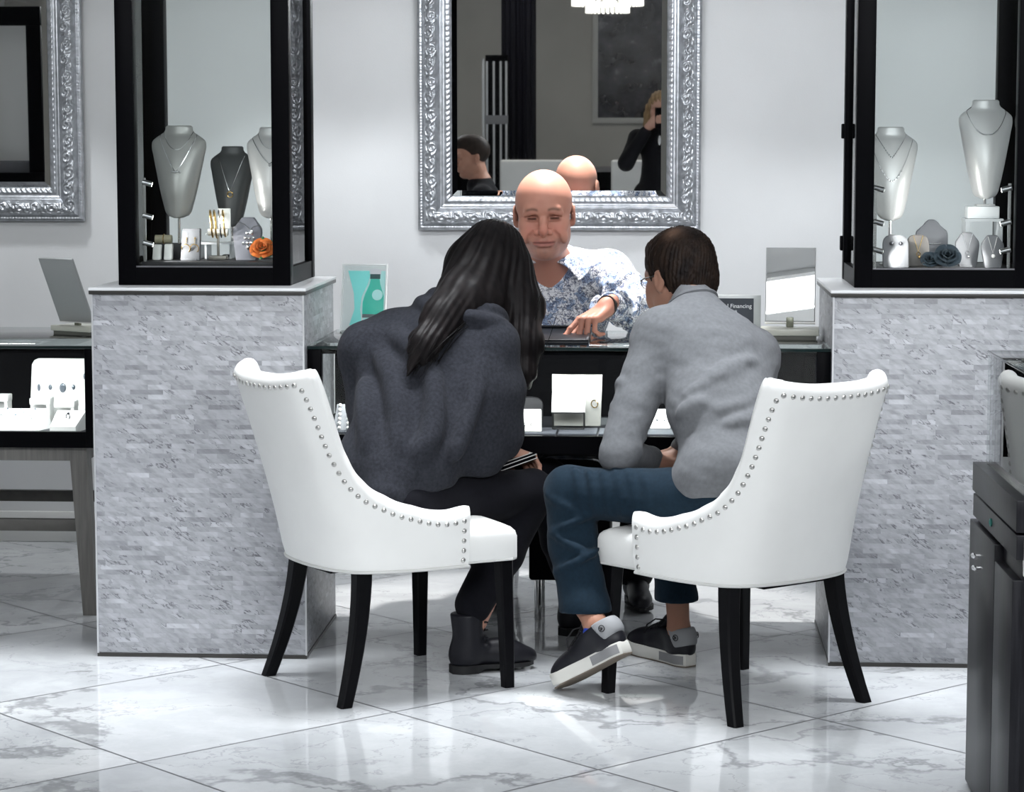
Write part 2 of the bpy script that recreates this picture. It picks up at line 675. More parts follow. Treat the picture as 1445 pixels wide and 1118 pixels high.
def room():
    o = MB().box((-6.0, -4.3, -0.1), (4.2, WALL_Y, 0)).build('floor', M_FLOOR)
    struct(o)
    struct(MB().box((-6.0, WALL_Y, 0), (4.2, WALL_Y + 0.12, 3.3)).build('wall_back', M_WALL))
    struct(MB().box((-6.0, -4.42, 0), (4.2, -4.3, 3.3)).build('wall_front', mat('front_wall_paint', (0.50, 0.49, 0.46), 0.9, noise=(2, 0.05))))
    struct(MB().box((-6.12, -4.3, 0), (-6.0, WALL_Y, 3.3)).build('wall_left', M_WALL))
    struct(MB().box((4.2, -4.3, 0), (4.32, WALL_Y, 3.3)).build('wall_right', M_WALL))
    struct(MB().box((-6.0, -4.3, 3.2), (4.2, WALL_Y, 3.3)).build('ceiling', M_CEIL))
    struct(MB().box((-6.0, 6.62, 2.32), (4.2, WALL_Y, 2.36)).box((-6.0, 6.62, 2.36), (4.2, 6.70, 3.2)).build('light_cutoff_bulkhead', M_CEIL))  # unseen ceiling drop, added to end the front strip's light in a straight edge
    struct(MB().box((-6.0, WALL_Y - 0.016, 0), (4.2, WALL_Y, 0.115), 0.004).build('baseboard_back', M_BASE))


room()


# ------------------------------------------------------------------ tiled pedestals
def pedestal(x0, x1, label):
    y0, y1, zt = 6.81, 7.44, 1.055
    c = ((x0 + x1) / 2, (y0 + y1) / 2, 0)
    t = thing('tiled_pedestal', label, 'pedestal', c, 0, 'mosaic pedestals under the glass towers')
    MB(c).box((x0, y0, 0.010), (x1, y1, zt), 0.003).build('body', M_MOSAIC, t)
    MB(c).box((x0 - 0.002, y0 - 0.003, 0), (x1 + 0.002, y1, 0.010)).build('base_strip', M_SLABEDGE, t)
    MB(c).box((x0 - 0.008, y0 - 0.008, zt), (x1 + 0.008, y1 + 0.005, zt + 0.011), 0.001).build('slab_edge', M_SLABEDGE, t)
    MB(c).box((x0 - 0.009, y0 - 0.009, zt + 0.011), (x1 + 0.009, y1 + 0.006, zt + 0.019), 0.001).build('top_slab', M_STONEW, t)
    for x in (x0, x1):
        MB(c).box((x - 0.0025, y0 - 0.0025, 0.01), (x + 0.0025, y0 + 0.003, zt)).build('corner_trim', mat('brushed_trim', (0.7, 0.71, 0.73), 0.35, 0.6), t)
    return t


pedestal(-1.635, -1.025, 'grey marble mosaic pedestal under the left glass tower, left of the white chairs')
pedestal(0.478, 1.088, 'grey marble mosaic pedestal under the right glass tower, behind the right white chair')
PZ = 1.074


# ------------------------------------------------------------------ glass towers
def tower(x0, x1, deck, poles, label):
    y0, y1, zt, w = 6.94, 7.43, 2.30, 0.052
    c = ((x0 + x1) / 2, (y0 + y1) / 2, PZ)
    t = thing('glass_display_tower', label, 'display case', c, 0, 'glass towers on the pedestals')
    for x in (x0, x1 - w):
        for y in (y0, y1 - w):
            MB(c).box((x, y, PZ), (x + w, y + w, zt), 0.002).build('post', M_BLACK, t)
    for nm, z0, z1 in (('base_rail', PZ, PZ + 0.052), ('top_rail', zt - 0.05, zt)):
        m = MB(c)
        m.box((x0 + 0.001, y0 + 0.002, z0), (x1 - 0.001, y0 + 0.04, z1)).box((x0 + 0.001, y1 - 0.04, z0), (x1 - 0.001, y1 - 0.002, z1))
        m.box((x0 + 0.002, y0 + 0.04, z0), (x0 + 0.04, y1 - 0.04, z1)).box((x1 - 0.04, y0 + 0.04, z0), (x1 - 0.002, y1 - 0.04, z1))
        m.build(nm, M_BLACK, t)

    MB(c).box((x0 + 0.004, y0 + 0.004, zt - 0.05), (x1 - 0.004, y1 - 0.004, zt - 0.02)).build('roof_panel', M_BLACK, t)
    MB(c).box((x0 + 0.03, y0 + 0.03, PZ + 0.004), (x1 - 0.03, y1 - 0.03, deck - 0.018)).build('bottom_panel', M_BLACKIN, t)
    MB(c).box((x0 + 0.056, y0 + 0.056, deck - 0.018), (x1 - 0.03, y1 - 0.056, deck), 0.002).build('display_deck', mat('dark_grey_deck', (0.028, 0.028, 0.032), 0.45), t)
    g = 0.006
    zb = PZ + 0.052
    for nm, lo, hi in (('front_pane', (x0 + w, y0 + 0.012, zb), (x1 - w, y0 + 0.012 + g, zt - 0.05)),
                       ('back_pane', (x0 + w, y1 - 0.012 - g, zb), (x1 - w, y1 - 0.012, zt - 0.05)),
                       ('side_pane', (x0 + 0.012, y0 + w, zb), (x0 + 0.012 + g, y1 - w, zt - 0.05)),
                       ('side_pane', (x1 - 0.012 - g, y0 + w, zb), (x1 - 0.012, y1 - w, zt - 0.05))):
        MB(c).box(lo, hi).build(nm, M_GLASSAR, t)
    m = MB(c)
    m.box((x0 + w - 0.004, y0 + 0.006, zb - 0.003), (x1 - w + 0.004, y0 + 0.012, zb + 0.004))
    m.build('pane_bead', mat('grey_bead', (0.25, 0.25, 0.27), 0.3, 0.5), t)
    for zz in (1.16, 1.50):
        MB(c).box((x0 - 0.008, y1 - 0.03, zz), (x0 + 0.004, y1 + 0.002, zz + 0.045), 0.003).build('hinge', M_BLACK, t)
    # slim poles with three little swivel spots each
    for px, py, sgn in poles:
        p = MB(c).box((px - 0.004, py - 0.004, deck), (px + 0.004, py + 0.004, deck + 0.245)).build('light_pole', M_SILVER, t)
        for zz in (0.055, 0.135, 0.232):
            a = Vector((px, py, deck + zz))
            d = Vector((sgn * 1.0, 0.25, -0.28)).normalized()
            MB(c).cyl(a - d * 0.006, a + d * 0.024, 0.0080, n=14).build('swivel_spot', mat('dark_chrome', (0.45, 0.45, 0.46), 0.3, 1.0), p)
            MB(c).cyl(a + d * 0.024, a + d * 0.0245, 0.0068, n=14).build('spot_lens', M_LED, p)
            spot_light('tower_spot', a + d * 0.03, a + d * 0.5, 2.2, 105, 0.6, 0.006, (1, 0.985, 0.95))
    return t


tower(-1.587, -1.081, 1.140, [(-1.520, 7.000, 1)],
      'black framed glass tower on the left pedestal, with grey and dark busts')
tower(0.545, 1.051, 1.126, [(0.607, 7.000, 1), (0.988, 7.000, -1)],
      'black framed glass tower on the right pedestal, with silver busts and dark rose')


# ------------------------------------------------------------------ glass-topped display tables
def display_table(x0, x1, label, right_inset=0.05, dims=(7.40, 8.15, 0.857, 0.535), stand=True):
    y0, y1, zt, zb = dims
    c = ((x0 + x1) / 2, (y0 + y1) / 2, 0)
    t = thing('glass_display_table', label, 'display table', c, 0, 'black glass topped display tables between the pedestals')
    m = MB(c)
    w = 0.04
    for x in (x0, x1 - w):
        for y in (y0, y1 - w):
            m.box((x, y, zb), (x + w, y + w, zt - 0.010), 0.002)
    m.box((x0, y0 + 0.001, zb), (x1, y0 + 0.03, zb + 0.050)).box((x0, y1 - 0.03, zb), (x1, y1, zb + 0.05))
    m.box((x0 + 0.001, y0 + 0.03, zb), (x0 + 0.03, y1 - 0.03, zb + 0.05)).box((x1 - 0.03, y0 + 0.03, zb), (x1 - 0.001, y1 - 0.03, zb + 0.05))
    m.box((x0 + w, y1 - 0.03, zt - 0.045), (x1 - w, y1 - 0.002, zt - 0.010))
    m.build('case_frame', M_BLACK, t)
    MB(c).box((x0 + 0.03, y0 + 0.03, zb + 0.004), (x1 - 0.03, y1 - 0.03, zb + 0.042)).build('case_floor', mat('charcoal_case_floor', (0.05, 0.052, 0.06), 0.6), t)
    MB(c).box((x0 + w, y1 - 0.032, zb + 0.05), (x1 - w, y1 - 0.03, zt - 0.045)).build('back_panel', M_BLACKIN, t)
    MB(c).box((x0 + w, y0 + 0.006, zb + 0.05), (x1 - w, y0 + 0.012, zt - 0.011)).build('front_glass', M_GLASSAR, t)
    MB(c).box((x0, y0 - 0.005, zt - 0.010), (x1, y0 - 0.002, zt), 0.001).build('glass_edge', M_GEDGE, t)
    MB(c).box((x0, y0 - 0.002, zt - 0.010), (x1, y1 + 0.002, zt), 0.0015).build('glass_top', M_GTOP, t)
    MB(c).box((x0 + w, y0 + 0.014, zt - 0.024), (x1 - w, y0 + 0.026, zt - 0.012)).build('led_rail', M_BLACK, t)
    area_light('case_led', ((x0 + x1) / 2, y0 + 0.024, zt - 0.027), (x1 - x0 - 0.12, 0.008), 5.5 * (x1 - x0), (0.97, 0.99, 1.0), (0, 0.75, -1))
    if not stand:
        return t
    # wooden stand
    m = MB(c)
    for y in (y0 + 0.03, y1 - 0.07):
        m.box((x0 + right_inset, y, zb - 0.045), (x1 - right_inset, y + 0.04, zb), 0.002)
    for x in (x0 + right_inset, x1 - right_inset - 0.035):
        m.box((x, y0 + 0.07, zb - 0.045), (x + 0.035, y1 - 0.07, zb), 0.002)
    m.build('apron', M_GREYWOOD, t)
    for sx in (-1, 1):
        for sy in (-1, 1):
            xt = (x0 + right_inset) if sx < 0 else (x1 - right_inset)
            yt = y0 + 0.03 if sy < 0 else y1 - 0.03
            xb, yb = xt + sx * 0.028, yt + sy * 0.02
            P = []
            for (xx, yy, zz, a) in ((xb, yb, 0.0, 0.044), (xt, yt, zb - 0.002, 0.056)):
                xi, yi = xx - sx * a, yy - sy * a
                P += [(min(xx, xi), min(yy, yi), zz), (max(xx, xi), min(yy, yi), zz), (max(xx, xi), max(yy, yi), zz), (min(xx, xi), max(yy, yi), zz)]
            MB(c).hexa(P).build('leg', M_GREYWOOD, t)
    for y in (y0 + 0.05, y1 - 0.07):
        MB(c).box((x0 + right_inset + 0.02, y, 0.262), (x1 - right_inset - 0.02, y + 0.026, 0.300), 0.002).build('stretcher', mat('grey_wood_rail', (0.10, 0.096, 0.088), 0.5, noise=(20, 0.15)), t)
    for x in (x0 + right_inset + 0.005, x1 - right_inset - 0.03):
        MB(c).box((x, y0 + 0.07, 0.205), (x + 0.026, y1 - 0.07, 0.243), 0.002).build('stretcher', mat('grey_wood_rail'), t)
    return t


display_table(-3.25, -1.765, 'black glass topped display table on grey wooden legs, left of the left pedestal', 0.045)
display_table(-1.0235, 0.4765, 'black glass topped counter between the two pedestals, where the three people meet', 0.03, (6.87, 7.49, 0.905, 0.597), False)
TZ, CZ = 0.857, 0.905


# ------------------------------------------------------------------ ornate wall mirrors
def ornate_mirror(cx, z0, w, h, tilt, label, M_ORN):
    """hangs on the back wall, leaning out at its top; frame swept round with carved scrolls"""
    t = thing('ornate_mirror', label, 'mirror', (cx, WALL_Y - 0.012, z0), 0, 'silver framed mirrors on the back wall')
    t.rotation_euler = (tilt, 0, 0)
    B = 0.126

    # profile: distance from the outer edge -> height off the wall
    def prof(q):
        pts = [(0, 0.0), (0.0, 0.022), (0.008, 0.026), (0.016, 0.024), (0.020, 0.030), (0.030, 0.046), (0.048, 0.055), (0.066, 0.050),
               (0.078, 0.036), (0.082, 0.030), (0.088, 0.031), (0.092, 0.026), (0.100, 0.026), (0.103, 0.030), (0.120, 0.024), (0.126, 0.014), (0.126, 0.0)]
        return pts
    base = prof(0)
    fine = []
    for (a, b) in zip(base[:-1], base[1:]):
        n = 10 if a[0] >= 0.019 and b[0] <= 0.0781 else 3
        for i in range(n):
            f = i / n
            fine.append((a[0] + (b[0] - a[0]) * f, a[1] + (b[1] - a[1]) * f))
    fine.append(base[-1])
    Q = np.array(fine)
    # carved motif: running scroll with leaves, one repeat every PER metres
    PER = 0.118
    poly = []
    for k in range(2):
        s0, sg = PER * (0.25 + 0.5 * k), (1 if k == 0 else -1)
        for i in range(34):
            a = i / 33
            th = a * 2.6 * pi
            r = 0.023 * (1 - 0.72 * a)
            poly.append((s0 - sg * 0 + r * cos(th + (pi if k else 0)), sg * 0.004 + r * 0.92 * sin(th + (pi if k else 0))))
    poly = np.array(poly)
    rs = np.random.RandomState(5)
    leaves = np.array([(rs.uniform(0, PER), rs.uniform(-0.026, 0.026), rs.uniform(0, pi), rs.uniform(0.004, 0.008)) for _ in range(20)])

    def carve(s, u):
        s = np.mod(s, PER)
        d = np.full(s.shape, 1.0)
        for p in poly:
            for sh in (-PER, 0, PER):
                d = np.minimum(d, (s - p[0] - sh) ** 2 + (u - p[1]) ** 2)
        hgt = 0.0085 * np.exp(-d / (2 * 0.0030 ** 2))
        for lx, lu, la, lr in leaves:
            for sh in (-PER, 0, PER):
                dx, du = s - lx - sh, u - lu
                a = dx * cos(la) + du * sin(la)
                b = -dx * sin(la) + du * cos(la)
                hgt = np.maximum(hgt, 0.0075 * np.exp(-((a / (2.0 * lr)) ** 2 + (b / (0.62 * lr)) ** 2)))
        return hgt
    corners = [(-w / 2, 0), (w / 2, 0), (w / 2, h), (-w / 2, h)]
    tb = MB()
    inner = []
    for k in range(4):
        a, b = np.array(corners[k]), np.array(corners[(k + 1) % 4])
        d = (b - a) / np.linalg.norm(b - a)
        nin = np.array([-d[1], d[0]])
        Lk = np.linalg.norm(b - a)
        ns = int(Lk / 0.0042)
        S, QQ = np.meshgrid(np.linspace(0, 1, ns), Q[:, 0], indexing='ij')
        Z = np.tile(Q[:, 1], (ns, 1))
        s_m = QQ + S * (Lk - 2 * QQ)
        um = QQ - 0.049
        on = np.clip((0.0285 - np.abs(um)) / 0.004, 0, 1)
        Z = Z + on * carve(s_m + k * 0.03, um)
        bead = np.clip(1 - np.abs(QQ - 0.011) / 0.006, 0, 1)
        Z = Z + bead * 0.0035 * np.sqrt(np.clip(np.sin(s_m * 2 * pi / 0.011), 0, 1)) * (Z > 0.015)
        bead = np.clip(1 - np.abs(QQ - 0.111) / 0.007, 0, 1)
        Z = Z + bead * 0.003 * np.sin(s_m * 2 * pi / 0.019 + 260 * (QQ - 0.111)) * (Z > 0.016)
        PX = a[0] + d[0] * s_m + nin[0] * QQ
        PZ_ = a[1] + d[1] * s_m + nin[1] * QQ
        G = np.stack([PX, -Z, PZ_], -1)
        n, mm = G.shape[:2]
        V = G.reshape(-1, 3)
        ii, jj = np.meshgrid(np.arange(n - 1), np.arange(mm - 1), indexing='ij')
        q = np.stack([ii * mm + jj, (ii + 1) * mm + jj, (ii + 1) * mm + jj + 1, ii * mm + jj + 1], -1).reshape(-1, 4)
        inner.append((V, q))
    off = 0
    VV, FF = [], []
    for V, q in inner:
        VV.append(V)
        FF.append(q + off)
        off += len(V)
    link_mesh('carved_frame', np.concatenate(VV), np.concatenate(FF), M_ORN, t, smooth=True)
    MB().box((-w / 2 + 0.004, -0.016, 0.004), (w / 2 - 0.004, 0.0, h - 0.004)).build('backing_board', M_BLACK, t)
    # bevelled glass
    gx, gz0, gz1, bv = w / 2 - B + 0.001, B - 0.001, h - B + 0.001, 0.019
    m = MB()
    m.add([(-gx, -0.017, gz0), (gx, -0.017, gz0), (gx, -0.017, gz1), (-gx, -0.017, gz1),
           (-gx + bv, -0.0186, gz0 + bv), (gx - bv, -0.0186, gz0 + bv), (gx - bv, -0.0186, gz1 - bv), (-gx + bv, -0.0186, gz1 - bv),
           (-gx, -0.0165, gz0), (gx, -0.0165, gz0), (gx, -0.0165, gz1), (-gx, -0.0165, gz1)],
          [(4, 5, 6, 7), (0, 1, 5, 4), (1, 2, 6, 5), (2, 3, 7, 6), (3, 0, 4, 7), (11, 10, 9, 8), (8, 9, 1, 0), (9, 10, 2, 1), (10, 11, 3, 2), (11, 8, 0, 3)])
    o = m.build('mirror_glass', mat('mirror_silvering', (0.86, 0.87, 0.86), 0.012, 1.0), t, auto=0.5)
    return t


M_ORNATE = mat('antique_silver_leaf', (0.46, 0.475, 0.50), 0.34, 0.85, noise=(40, 0.25))
ornate_mirror(-0.382, 1.172, 1.028, 1.30, radians(0.67), 'large ornate silver framed mirror on the wall behind the bald man', M_ORNATE)
ornate_mirror(-2.647, 1.202, 1.028, 1.30, radians(0.67), 'ornate silver framed mirror at the left edge, left of the left glass tower', M_ORNATE)


# ------------------------------------------------------------------ dark cabinet with a glass case, right foreground
def foreground_cabinet():
    c = (0.717, 5.554, 0)
    t = thing('showcase_cabinet', 'dark wooden locking cabinet under a glass case at the right edge', 'cabinet', c, radians(1.0))
    # local: x to the right, y toward the wall; left face on x = 0, near face on y = -0.62
    D = -0.62
    W = 0.62
    MB().box((0.012, D + 0.01, 0), (W, 0, 0.655), 0.002).build('carcass', M_EBONY, t)
    MB().box((-0.004, D, 0.690), (W, 0.0, 0.756), 0.002).build('top_frame', M_EBONY, t)
    dr = MB().box((-0.002, D + 0.004, 0.632), (0.02, -0.004, 0.684), 0.002).build('drawer', M_EBONY, t)
    MB().lathe([(0.009, 0), (0.0095, 0.003), (0.006, 0.0045), (0.003, 0.002)], n=16, M=Matrix.Translation((-0.002, -0.28, 0.658)) @ Matrix.Rotation(-pi / 2, 4, 'Y')).build('drawer_lock', mat('green_enamel', (0.05, 0.22, 0.19), 0.3, 0.5), dr)
    d1 = MB().box((-0.008, -0.37, 0.008), (0.014, -0.003, 0.624), 0.002).build('door', M_EBONY, t)
    d2 = MB().box((-0.008, D + 0.006, 0.008), (0.014, -0.376, 0.590), 0.002).build('door', M_EBONY, t)
    for dz, yy in ((0.565, -0.165), (0.540, -0.18)):
        MB().cyl((-0.008, yy, dz), (-0.020, yy, dz), 0.005, n=14).ball((-0.023, yy, dz), (0.006, 0.010, 0.006), 12).cyl((-0.022, yy, dz), (-0.022, yy - 0.03, dz - 0.002), 0.0035, n=10).build('key', M_SILVER, d1)
    MB().box((0.012, D - 0.003, 0.60), (0.075, D + 0.008, 0.675), 0.001).box((0.02, D - 0.006, 0.61), (0.03, D - 0.001, 0.625)).build('steel_slide', M_SILVER, t)
    # glass case on top
    zt, zb = 1.015, 0.756
    x0, x1, y0, y1 = 0.022, W - 0.02, D + 0.03, -0.03
    MB().box((x0, y0, zb), (x0 + 0.006, y1, zt - 0.006)).build('side_glass', M_GLASS, t)
    MB().box((x1 - 0.006, y0, zb), (x1, y1, zt - 0.006)).build('side_glass', M_GLASS, t)
    MB().box((x0 + 0.006, y1 - 0.006, zb), (x1 - 0.006, y1, zt - 0.006)).build('back_glass', M_GLASS, t)
    MB().box((x0 + 0.006, y0, zb), (x1 - 0.006, y0 + 0.006, zt - 0.006)).build('front_glass', M_GLASS, t)
    MB().box((x0 - 0.002, y0 - 0.002, zt - 0.006), (x1 + 0.002, y1 + 0.002, zt), 0.001).build('glass_top', glass_mat('smoked_glass', (0.35, 0.42, 0.42)), t)
    MB().box((x0 + 0.02, y0 + 0.02, zb), (x1 - 0.02, y1 - 0.02, zb + 0.006)).build('case_floor', mat('white_case_floor', (0.7, 0.7, 0.7), 0.6), t)
    return t


foreground_cabinet()

# ------------------------------------------------------------------ white dining chairs
M_LEATHER = mat('white_leather', (0.80, 0.80, 0.78), 0.42, spec=0.4, bump=(220, 0.08, 0.001), noise=(7, 0.025))
M_WELT = mat('white_welt', (0.62, 0.62, 0.60), 0.5)
M_NAIL = mat('nickel_nailhead', (0.55, 0.54, 0.52), 0.28, 1.0)


def cr(xs, ys, x):
    """smooth monotone-ish interpolation"""
    x = np.asarray(x, float)
    xs, ys = np.array(xs, float), np.array(ys, float)
    d = np.gradient(ys, xs)
    i = np.clip(np.searchsorted(xs, x) - 1, 0, len(xs) - 2)
    h = xs[i + 1] - xs[i]
    t = np.clip((x - xs[i]) / h, 0, 1)
    return ((2 * t**3 - 3 * t**2 + 1) * ys[i] + (t**3 - 2 * t**2 + t) * h * d[i] + (-2 * t**3 + 3 * t**2) * ys[i + 1] + (t**3 - t**2) * h * d[i + 1])


# plan of the shell at seat height, u = 0 back centre .. 1 arm front (x forward, y to the side)
PU = [0, 0.12, 0.25, 0.37, 0.47, 0.60, 0.80, 1.0]
PXs = [-0.262, -0.256, -0.235, -0.192, -0.130, -0.062, 0.025, 0.105]
PYs = [0.0, 0.085, 0.168, 0.226, 0.254, 0.270, 0.280, 0.282]
# top edge height
TU = [0, 0.12, 0.22, 0.285, 0.312, 0.326, 0.333, 0.339, 0.348, 0.370, 0.415, 0.495, 0.62, 0.82, 1.0]
TZs = [0.880, 0.882, 0.890, 0.897, 0.899, 0.888, 0.850, 0.800, 0.725, 0.655, 0.595, 0.553, 0.525, 0.508, 0.516]
ZB = 0.352


def shell_pt(u, z):
    """outer surface"""
    a = abs(u)
    x = float(cr(PU, PXs, a))
    y = float(cr(PU, PYs, a))
    k = max(0.0, (z - ZB) / 0.53)
    back = max(0.0, 1 - a / 0.62)
    x -= 0.145 * k ** 1.25 * min(1.0, back * 1.7)
    y *= 0.97 + 0.10 * k
    if z < ZB + 0.05:                       # rounds under at the bottom
        f = (ZB + 0.05 - z) / 0.05
        x += 0.008 * f * f * back
        y *= 1 - 0.02 * f * f
    return np.array([x, y if u >= 0 else -y, z])


def chair(loc, rz, label):
    t = thing('dining_chair', label, 'chair', loc, rz, 'white chairs with nailhead trim in front of the counter')
    us = np.concatenate([np.linspace(-1, -0.972, 5)[:-1], np.unique(np.round(np.concatenate([np.linspace(-0.972, 0.972, 81), np.linspace(0.30, 0.38, 41), -np.linspace(0.30, 0.38, 41), np.linspace(0.38, 0.50, 21), -np.linspace(0.38, 0.50, 21)]), 5)), np.linspace(0.972, 1, 5)[1:]])
    TH = 0.062
    G = []
    for u in us:
        zt = float(cr(TU, TZs, abs(u)))
        e = (1 - abs(u)) / 0.028
        th = TH * (sqrt(max(0.0, 1 - (1 - min(1, e)) ** 2)) * 0.7 + 0.3)
        if abs(u) < 0.42:
            th *= 0.85
        du = 0.01
        z0 = zt - TH / 2
        ring = []
        def outer(z):
            return shell_pt(u, z)
        def nrm(z):
            a, b = shell_pt(max(-1, u - du), z), shell_pt(min(1, u + du), z)
            tt = b - a
            n = np.array([tt[1], -tt[0], 0])
            n /= np.linalg.norm(n) + 1e-9
            return n                        # inward
        for f in np.linspace(0, 1, 16):
            ring.append(outer(ZB + (z0 - ZB) * f))
        n0 = nrm(z0)
        o0 = outer(z0)
        cen = o0 + n0 * th / 2
        for w in np.linspace(0, pi, 9)[1:-1]:
            ring.append(cen - n0 * (th / 2) * cos(w) + np.array([0, 0, TH / 2 * sin(w)]))
        for f in np.linspace(1, 0, 12):
            z = ZB + 0.03 + (z0 - ZB - 0.03) * f
            p = outer(z) + nrm(z) * th
            # the padding thickens behind the seat
            if abs(u) < 0.4:
                p = p + nrm(z) * 0.02 * sin(pi * f)
            ring.append(p)
        G.append(ring)
    MB().grid(G, cap=True).build('back_shell', M_LEATHER, t, auto=50)
    # seat cushion
    plan = []
    for y in np.linspace(-1, 1, 25):
        plan.append(y)
    n, mgrid = 28, 24

    def seat(f, g, top):
        # f: 0 back .. 1 front, g: -1..1
        x = -0.205 + f * 0.46
        wy = 0.215 + 0.05 * f
        if f > 0.66:
            wy += 0.010
        if f < 0.40:
            wy *= 0.50 + 0.50 * sin(pi / 2 * f / 0.40)
        edge = min(1.0, (1 - abs(g)) / 0.10, (1 - f) / 0.09, f / 0.09)
        rd = sqrt(max(0.0, 1 - (1 - max(0, edge)) ** 2))
        fr = 0.018 * (1 - g * g) * f
        if top:
            z = 0.425 + 0.030 * rd + 0.020 * (1 - g * g) * sin(pi * min(1, f * 1.0))
        else:
            z = 0.358 + 0.006 * (1 - rd)
        return (x + fr, wy * g, z)
    fs = np.unique(np.concatenate([np.linspace(0, 1, 18), [0.01, 0.03, 0.06, 0.94, 0.97, 0.99]]))
    gs = np.unique(np.concatenate([np.linspace(-1, 1, 18), [-0.99, -0.97, -0.94, 0.94, 0.97, 0.99]]))
    top = [[seat(f, g, True) for g in gs] for f in fs]
    bot = [[seat(f, g, False) for g in gs] for f in fs]
    m = MB()
    m.grid(top).grid(bot, flip=True)
    for A in (0, -1):
        m.grid([top[A], bot[A]])
    m.grid([[r[0] for r in top], [r[0] for r in bot]]).grid([[r[-1] for r in top], [r[-1] for r in bot]])
    b = bmesh.new()
    vs = [b.verts.new(v) for v in m.v]
    for f in m.f:
        try:
            b.faces.new([vs[i] for i in f])
        except ValueError:
            pass
    bmesh.ops.remove_doubles(b, verts=b.verts[:], dist=1e-5)
    m2 = MB().bm(b)
    m2.build('seat_cushion', M_LEATHER, t, auto=50)
    # welt along the lower edge of shell and seat
    pts = [shell_pt(u, ZB + 0.004) + np.array([0, 0, -0.003]) for u in np.linspace(-1, 1, 70)]
    MB().tube(pts, 0.0045, 8).build('welt', M_WELT, t)
    pts = [(0.0, -0.232, 0.358), (0.10, -0.250, 0.358), (0.242, -0.272, 0.360), (0.2585, -0.262, 0.360), (0.268, -0.13, 0.360), (0.271, 0, 0.360),
           (0.268, 0.13, 0.360), (0.2585, 0.262, 0.360), (0.242, 0.272, 0.360), (0.10, 0.250, 0.358), (0.0, 0.232, 0.358)]
    MB().tube(pts, 0.004, 8).build('welt', M_WELT, t)
    MB().box((-0.19, -0.19, 0.340), (0.235, 0.19, 0.362)).box((-0.235, -0.12, 0.340), (-0.19, 0.12, 0.362)).build('under_frame', M_BLACK, t)

    # legs: straight tapered in front, raked sabre legs behind
    def leg(path, wid):
        m = MB()
        G = []
        for (p, w) in zip(path, wid):
            h = w / 2
            c = h * 0.25
            ring = [(-h + c, -h), (h - c, -h), (h, -h + c), (h, h - c), (h - c, h), (-h + c, h), (-h, h - c), (-h, -h + c)]
            G.append([(p[0] + a, p[1] + b_, p[2]) for a, b_ in ring])
        m.grid(G, wrap_u=True, cap=True)
        return m
    for sy in (-1, 1):
        leg([(0.243, sy * 0.246, 0), (0.240, sy * 0.240, 0.18), (0.236, sy * 0.232, 0.375)], [0.030, 0.036, 0.043]).build('leg', M_LEG, t)
    for sy in (-1, 1):
        pts, wd = [], []
        for f in np.linspace(0, 1, 9):
            z = 0.37 * (1 - f)
            pts.append((-0.175 - 0.078 * f ** 1.7, sy * (0.185 + 0.045 * f ** 1.3), z))
            wd.append(0.047 - 0.013 * f)
        leg(pts, wd).build('leg', M_LEG, t)
    # nailheads: along the top edge, down both wings, and down the arm fronts
    line = []
    drop = 0.040
    path = []
    for u in np.linspace(-0.955, 0.955, 2401):
        a = abs(u)
        # stay one trim-width inside the edge, measured across it
        z = min(float(cr(TU, TZs, abs(a + k))) - sqrt(max(0, 1 - (k / 0.05) ** 2)) * 0.036 for k in np.linspace(-0.05, 0.05, 11) if 0 <= a + k <= 1)
        path.append((u, z))
    zz = np.array([z for _, z in path])
    ker = np.ones(41) / 41
    zz = np.convolve(np.pad(zz, 20, mode='edge'), ker, 'valid')
    path = [(u, z) for (u, _), z in zip(path, zz)]
    P = np.array([shell_pt(u, z) for u, z in path])
    seg = np.concatenate([[0], np.cumsum(np.linalg.norm(np.diff(P, axis=0), axis=1))])
    cnt = int(seg[-1] / 0.0268)
    spots = []
    for k in range(cnt + 1):
        s = seg[-1] * k / cnt
        spots.append((float(np.interp(s, seg, [q[0] for q in path])), float(np.interp(s, seg, [q[1] for q in path]))))
    for sg in (-1, 1):
        for z in np.arange(ZB + 0.018, 0.465, 0.0268):
            spots.append((sg * 0.955, z))
    dome = MB().lathe([(0.0072, 0), (0.0070, 0.0012), (0.0055, 0.0034), (0.003, 0.0046), (0.0006, 0.005)], n=12)
    first = None
    for u, z in spots:
        p = shell_pt(u, z)
        a, b_ = shell_pt(max(-1, u - 0.012), z), shell_pt(min(1, u + 0.012), z)
        c = shell_pt(u, z + 0.01) - shell_pt(u, z - 0.01)
        nr = np.cross(b_ - a, c)
        nr /= np.linalg.norm(nr)
        if nr @ np.array([p[0] - 0.05, p[1], 0]) < 0:
            nr = -nr
        if first is None:
            first = dome.build('nailhead', M_NAIL, t, smooth=True)
            o = first
        else:
            o = first.copy()
            COL.objects.link(o)
            o.parent = t
        o.location = p - nr * 0.0006
        o.rotation_euler = Vector(nr).to_track_quat('Z', 'Y').to_euler()
    return t


chair((-0.760, 6.548, 0), radians(35), 'white leather nailhead chair on the left, under the woman in the grey shawl')
chair((0.202, 6.412, 0), radians(130.5), 'white leather nailhead chair on the right, under the man in the grey sweater')

# ------------------------------------------------------------------ sculpting by distance fields
def axis_pts(lo, hi, coarse, fine=()):
    """grid lines from lo to hi; fine = [(a, b, step)]"""
    out, x = [], lo
    while x < hi + coarse:
        out.append(x)
        h = coarse
        for a, b, st in fine:
            if a - 1e-6 <= x < b:
                h = min(h, st)
            elif x < a < x + h:
                h = max(st, a - x)
        x += h
    return np.array(out)


